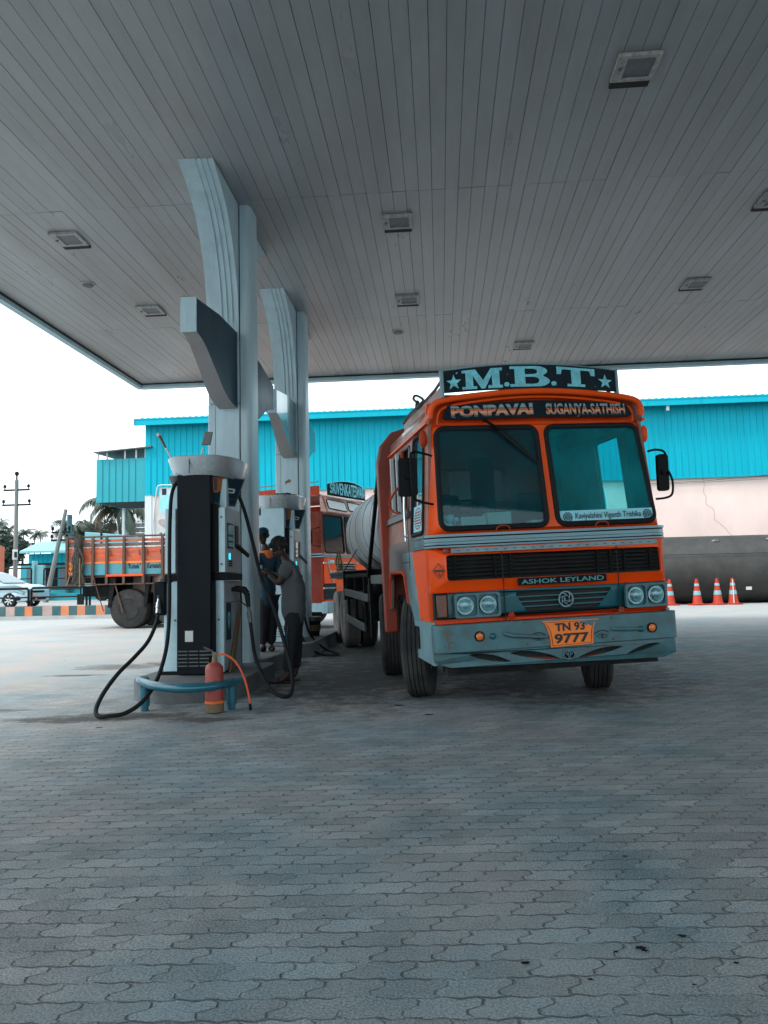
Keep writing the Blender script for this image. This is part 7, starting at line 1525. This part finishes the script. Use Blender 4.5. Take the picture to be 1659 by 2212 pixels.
def hand(vsfs, wrist, d, up, curl=0.5, side=1):
    """palm with four bent fingers and a thumb, as skinned chains"""
    w_ = Vector(wrist); d = Vector(d).normalized(); up = Vector(up); up = (up-d*up.dot(d)).normalized(); s = d.cross(up)*side
    J = {'w': (*w_, 0.024), 'p': (*(w_+d*0.045), (0.034, 0.016)), 'k': (*(w_+d*0.082), (0.036, 0.014))}
    out = [skinmesh(J, [('w', 'p'), ('p', 'k')], 1)]
    for i, (o, l) in enumerate(((-0.027, 0.070), (-0.009, 0.080), (0.009, 0.075), (0.027, 0.058))):
        b0 = w_+d*0.070+s*o; a1 = curl*0.6; a2 = curl*1.6; a3 = curl*2.3
        q = [b0]; 
        for a, k in ((a1, 0.45), (a2, 0.32), (a3, 0.23)): q.append(q[-1]+(d*cos(a)-up*sin(a))*l*k*1.1)
        J = {str(j): (*q[j], 0.0092-0.0009*j) for j in range(4)}; out.append(skinmesh(J, [('0', '1'), ('1', '2'), ('2', '3')], 1))
    t0 = w_+d*0.025-s*0.022; t1 = t0+(d*0.6-s*0.7-up*0.2).normalized()*0.038; t2 = t1+(d*0.9-s*0.2-up*0.4).normalized()*0.032
    out.append(skinmesh({'a': (*t0, 0.012), 'b': (*t1, 0.0105), 'c': (*t2, 0.0085)}, [('a', 'b'), ('b', 'c')], 1))
    vsfs += out
def person(label, base, J, headp, yaw, tilt, hands, top, bottom, hairfn, name='person'):
    t = thing(name, label, 'person', base)
    B = [('pel', 'sp1'), ('sp1', 'sp2'), ('sp2', 'chest'), ('chest', 'neck'), ('neck', 'hd')]
    for s in 'lr': B += [('chest', 'sh'+s), ('sh'+s, 'el'+s), ('el'+s, 'wr'+s), ('pel', 'hp'+s), ('hp'+s, 'kn'+s), ('kn'+s, 'an'+s), ('an'+s, 'bl'+s), ('bl'+s, 'to'+s)]
    mb = MB(); vs, fs = skinmesh(J, B, 2); mb.add(vs, fs)
    hs_ = []
    for h_ in hands: hand(hs_, *h_)
    for vs, fs in hs_: mb.add(vs, fs)
    Mx = head(mb, headp, yaw, tilt)
    body = mb.build('body', 'skin', t, sharp=80, clean=False)
    rm = body.modifiers.new('join', 'REMESH'); rm.mode = 'VOXEL'; rm.voxel_size = 0.0085; rm.use_smooth_shade = True
    ey_ = MB()
    for sx in (-1, 1): ey_.ball((sx*0.030, 0.073, 0.010), (0.012, 0.008, 0.008), n=10, h=6)
    ey_.xf(Mx); ey_.build('eyes', 'ink', body)
    hr_ = hairfn(Mx, t)
    def garment(nm, keys, bones, grow, matn, extra={}):
        JJ = {}
        for k in keys:
            x, y, z, r_ = extra.get(k, J.get(k)); r_ = r_ if isinstance(r_, tuple) else (r_, r_); g = grow.get(k, 0.018) if isinstance(grow, dict) else grow
            JJ[k] = (x, y, z, (r_[0]+g, r_[1]+g))
        vs, fs = skinmesh(JJ, bones, 2); g_ = MB().add(vs, fs); o = g_.build(nm, matn, t, sharp=80, clean=False)
        tx_ = bpy.data.textures.new('folds', 'CLOUDS'); tx_.noise_scale = 0.07; dp = o.modifiers.new('folds', 'DISPLACE'); dp.texture = tx_; dp.strength = 0.035; dp.mid_level = 0.5; dp.texture_coords = 'LOCAL'
        return o
    garment(*top[:2], *top[2:]); garment(*bottom[:2], *bottom[2:])
    return t, Mx
def hair1(Mx, t):
    h = MB(); h.ball((0, -0.028, 0.045), (0.088, 0.100, 0.088), 0, 22, 16); h.ball((0, 0.045, 0.085), (0.065, 0.052, 0.035), 0, 14, 8); h.ball((0, -0.075, -0.01), (0.068, 0.042, 0.055), 0, 14, 8)
    rn = random.Random(2)
    for i in range(60):
        a = rn.uniform(0, 2*pi); e = rn.uniform(0.1, 1.4); p = Vector((0.086*cos(a)*cos(e), -0.028+0.098*sin(a)*cos(e), 0.045+0.086*sin(e)))
        if p.y > 0.05 and p.z < 0.07: continue
        h.ball(p, (0.018, 0.018, 0.014), 0, 7, 5)
    h.xf(Mx); return h.build('hair', 'hair', t, sharp=60)
# person at the pump in a grey T-shirt; faces left, bends over the hands
bx_, by_ = at(636, 1462, 9.35).x, 9.35
def V(px, py, dy=0.0): p = at(px, py, by_+dy); return (p.x, p.y, p.z)
J1 = {'pel': (*V(635, 1318), (0.15, 0.125)), 'sp1': (*V(635, 1295), (0.15, 0.12)), 'sp2': (*V(635, 1265), (0.16, 0.135)), 'chest': (*V(631, 1234), (0.17, 0.135)), 'neck': (*V(619, 1211), 0.062), 'hd': (*V(610, 1195), 0.055),
      'shl': (*V(621, 1222, -0.19), 0.062), 'ell': (*V(603, 1262, -0.20), 0.043), 'wrl': (*V(580, 1241, -0.10), 0.029),
      'shr': (*V(627, 1222, 0.18), 0.062), 'elr': (*V(607, 1258, 0.20), 0.043), 'wrr': (*V(581, 1234, 0.08), 0.029),
      'hpl': (*V(633, 1330, -0.09), 0.098), 'knl': (*V(628, 1392, -0.10), 0.062), 'anl': (*V(620, 1458, -0.10), 0.040), 'bll': (*V(606, 1466, -0.12), 0.036), 'tol': (*V(598, 1468, -0.13), 0.026),
      'hpr': (*V(638, 1328, 0.09), 0.098), 'knr': (*V(640, 1390, 0.10), 0.062), 'anr': (*V(638, 1450, 0.12), 0.040), 'blr': (*V(626, 1459, 0.10), 0.036), 'tor': (*V(618, 1461, 0.09), 0.026)}
dz = 0.045-min(J1['anl'][2], J1['anr'][2]); 
for k in ('anl', 'anr'): J1[k] = (*J1[k][:2], 0.085, J1[k][3])
for k in ('bll', 'blr'): J1[k] = (*J1[k][:2], 0.038, (0.040, 0.030))
for k in ('tol', 'tor'): J1[k] = (*J1[k][:2], 0.028, (0.038, 0.022))
hp1 = Vector(V(602, 1184))
P1, Mx1 = person('person in grey T-shirt and dark trousers standing beside the pump, bending over their hands', (bx_, by_, 0), J1, hp1, R(98), R(-38),
    [(J1['wrl'][:3], (-0.62, 0.25, 0.5), (-0.4, -0.3, 0.6), 0.75, 1), (J1['wrr'][:3], (-0.62, -0.15, 0.5), (-0.3, 0.3, 0.6), 0.75, -1)],
    ('tshirt', ['pel', 'sp1', 'sp2', 'chest', 'nk', 'shl', 'sll', 'shr', 'slr'], [('pel', 'sp1'), ('sp1', 'sp2'), ('sp2', 'chest'), ('chest', 'nk'), ('chest', 'shl'), ('shl', 'sll'), ('chest', 'shr'), ('shr', 'slr')],
     {'pel': 0.045, 'sp1': 0.045, 'sp2': 0.032, 'chest': 0.022, 'nk': 0.006, 'shl': 0.022, 'shr': 0.022, 'sll': 0.03, 'slr': 0.03}, 'cloth',
     {'nk': (*V(620, 1217), (0.062, 0.062)), 'sll': (*V(609, 1249, -0.198), 0.048), 'slr': (*V(614, 1246, 0.19), 0.048), 'pel': (*V(634, 1356), (0.15, 0.12)), 'sp1': (*V(634, 1305), (0.135, 0.11))}),
    ('trousers', ['wst', 'hpl', 'tl', 'knl', 'cl', 'hpr', 'tr', 'knr', 'cr'], [('wst', 'hpl'), ('hpl', 'tl'), ('tl', 'knl'), ('knl', 'cl'), ('wst', 'hpr'), ('hpr', 'tr'), ('tr', 'knr'), ('knr', 'cr')],
     {'wst': 0.0, 'hpl': 0.012, 'tl': 0.012, 'knl': 0.03, 'hpr': 0.012, 'tr': 0.012, 'knr': 0.03}, 'shorts',
     {'wst': (*V(634, 1296), (0.11, 0.085)), 'tl': (*V(630, 1360, -0.10), 0.085), 'tr': (*V(639, 1358, 0.10), 0.085), 'knl': (*V(628, 1398, -0.10), 0.052), 'knr': (*V(640, 1396, 0.10), 0.052), 'cl': (*V(620, 1452, -0.10), 0.048), 'cr': (*V(638, 1446, 0.12), 0.048)}), hair1)
for dy, k in ((-0.10, 'l'), (0.10, 'r')):
    b_ = J1['bl'+k]; MB().fz([(b_[0]+0.14*cos(a)-0.01, b_[1]+0.052*sin(a)) for a in [2*pi*i/18 for i in range(18)]], 0.001, 0.016).build('sandal', 'black', P1)
MB().tube([V(622, 1352, -0.20), V(619, 1375, -0.205), V(622, 1400, -0.20)], 0.006, 5).build('trouser_piping', 'rail', P1)
ph = Vector(J1['wrl'][:3])+Vector((-0.09, 0.08, 0.06))
tag(MB().hexa([tuple(ph+Vector(v)) for v in ((-0.035, -0.03, -0.01), (0.0, -0.03, 0.015), (0.0, 0.03, 0.015), (-0.035, 0.03, -0.01), (-0.045, -0.03, 0.04), (-0.01, -0.03, 0.06), (-0.01, 0.03, 0.06), (-0.045, 0.03, 0.04))]).build('phone', 'lcd', bevel=0.003), 'small pale device held in the hands of the person in grey', 'phone')
# attendant in blue and orange uniform, half behind the column
ax2, ay2 = at(582, 1405, 11.1).x, 11.1
def V2(px, py, dy=0.0): p = at(px, py, ay2+dy); return (p.x, p.y, p.z)
zf = 0.215
J2 = {'pel': (*V2(577, 1290), (0.15, 0.11)), 'sp1': (*V2(577, 1268), (0.15, 0.11)), 'sp2': (*V2(577, 1245), (0.155, 0.115)), 'chest': (*V2(577, 1212), (0.17, 0.12)), 'neck': (*V2(573, 1188), 0.055), 'hd': (*V2(571, 1172), 0.055),
      'shl': (*V2(560, 1206, -0.1), 0.065), 'ell': (*V2(556, 1240, -0.22), 0.045), 'wrl': (*V2(570, 1236, -0.42), 0.03),
      'shr': (*V2(598, 1206, 0.05), 0.065), 'elr': (*V2(606, 1243, -0.05), 0.045), 'wrr': (*V2(586, 1240, -0.32), 0.03),
      'hpl': (*V2(569, 1305, -0.04), 0.10), 'knl': (*V2(568, 1355, -0.06), 0.065), 'anl': (*V2(568, 1398, -0.03), 0.043), 'bll': (*V2(568, 1403, -0.14), 0.04), 'tol': (*V2(568, 1405, -0.2), 0.03),
      'hpr': (*V2(586, 1305, 0.04), 0.10), 'knr': (*V2(587, 1355, 0.02), 0.065), 'anr': (*V2(585, 1397, 0.05), 0.043), 'blr': (*V2(587, 1402, -0.06), 0.04), 'tor': (*V2(588, 1404, -0.13), 0.03)}
for k in ('anl', 'anr'): J2[k] = (*J2[k][:2], zf+0.09, J2[k][3])
for k in ('bll', 'blr'): J2[k] = (*J2[k][:2], zf+0.042, (0.042, 0.034))
for k in ('tol', 'tor'): J2[k] = (*J2[k][:2], zf+0.032, (0.038, 0.026))
def cap2(Mx, t):
    c = MB(); c.ball((0, -0.012, 0.055), (0.086, 0.104, 0.075), 0, 20, 14); c.ball((0, 0.10, 0.045), (0.060, 0.055, 0.010), 0, 16, 6); c.xf(Mx); o = c.build('cap', 'finblue', t, sharp=60)
    v = MB().ball((0, 0.055, -0.055), (0.060, 0.050, 0.055), 0, 14, 8); v.xf(Mx); v.build('face_scarf', 'unior_d', t) if False else None
    h = MB().ball((0, -0.05, 0.0), (0.078, 0.062, 0.05), 0, 14, 8); h.xf(Mx); h.build('hair', 'hair', t); return o
P2, Mx2 = person('attendant in dark blue uniform with orange shoulders and cap, half behind the near column', (ax2, ay2, zf), J2, Vector(V2(568, 1158)), R(165), R(-14),
    [(J2['wrl'][:3], (0.35, -0.8, 0.3), (0, 0.2, 1), 0.7, 1), (J2['wrr'][:3], (-0.4, -0.8, 0.3), (0, 0.2, 1), 0.7, -1)],
    ('uniform_shirt', ['pel', 'sp1', 'sp2', 'chest', 'nk', 'shl', 'sll', 'shr', 'slr'], [('pel', 'sp1'), ('sp1', 'sp2'), ('sp2', 'chest'), ('chest', 'nk'), ('chest', 'shl'), ('shl', 'sll'), ('chest', 'shr'), ('shr', 'slr')], 0.022, 'uni2',
     {'nk': (*V2(574, 1192), (0.065, 0.065)), 'sll': (*V2(556, 1236, -0.20), 0.05), 'slr': (*V2(605, 1239, -0.03), 0.05)}) if False else
    ('uniform_shirt', ['pel', 'sp1', 'sp2', 'chest', 'nk', 'shl', 'sll', 'shr', 'slr'], [('pel', 'sp1'), ('sp1', 'sp2'), ('sp2', 'chest'), ('chest', 'nk'), ('chest', 'shl'), ('shl', 'sll'), ('chest', 'shr'), ('shr', 'slr')], 0.022, 'uni',
     {'pel': (*V2(577, 1318), (0.15, 0.11)), 'nk': (*V2(574, 1192), (0.065, 0.065)), 'sll': (*V2(556, 1236, -0.20), 0.05), 'slr': (*V2(605, 1239, -0.03), 0.05)}),
    ('trousers', ['wst', 'hpl', 'knl', 'anl', 'hpr', 'knr', 'anr'], [('wst', 'hpl'), ('hpl', 'knl'), ('knl', 'anl'), ('wst', 'hpr'), ('hpr', 'knr'), ('knr', 'anr')], 0.022, 'shorts', {'wst': (*V2(577, 1268), (0.14, 0.10))}), cap2)
for s_ in 'lr':
    a_, b_ = Vector(J2['bl'+s_][:3]), Vector(J2['to'+s_][:3]); vs, fs = skinmesh({'a': (*Vector(J2['an'+s_][:3])+Vector((0, 0.02, -0.03)), 0.055) if False else (J2['an'+s_][0], J2['an'+s_][1]+0.02, zf+0.055, 0.052), 'b': (*a_, (0.052, 0.042)), 'c': (*b_, (0.046, 0.034))}, [('a', 'b'), ('b', 'c')], 2)
    MB().add(vs, fs).build('shoe', 'black', P2, sharp=80, clean=False)
yk = MB(); vs, fs = skinmesh({'c': (*V2(576, 1200), (0.20, 0.13)), 'l': (*V2(558, 1203, -0.1), 0.118), 'r': (*V2(599, 1203, 0.05), 0.118), 'n': (*V2(574, 1191), (0.09, 0.085))}, [('c', 'l'), ('c', 'r'), ('c', 'n')], 2); yk.add(vs, fs).build('orange_yoke', 'unior', P2, sharp=80, clean=False)
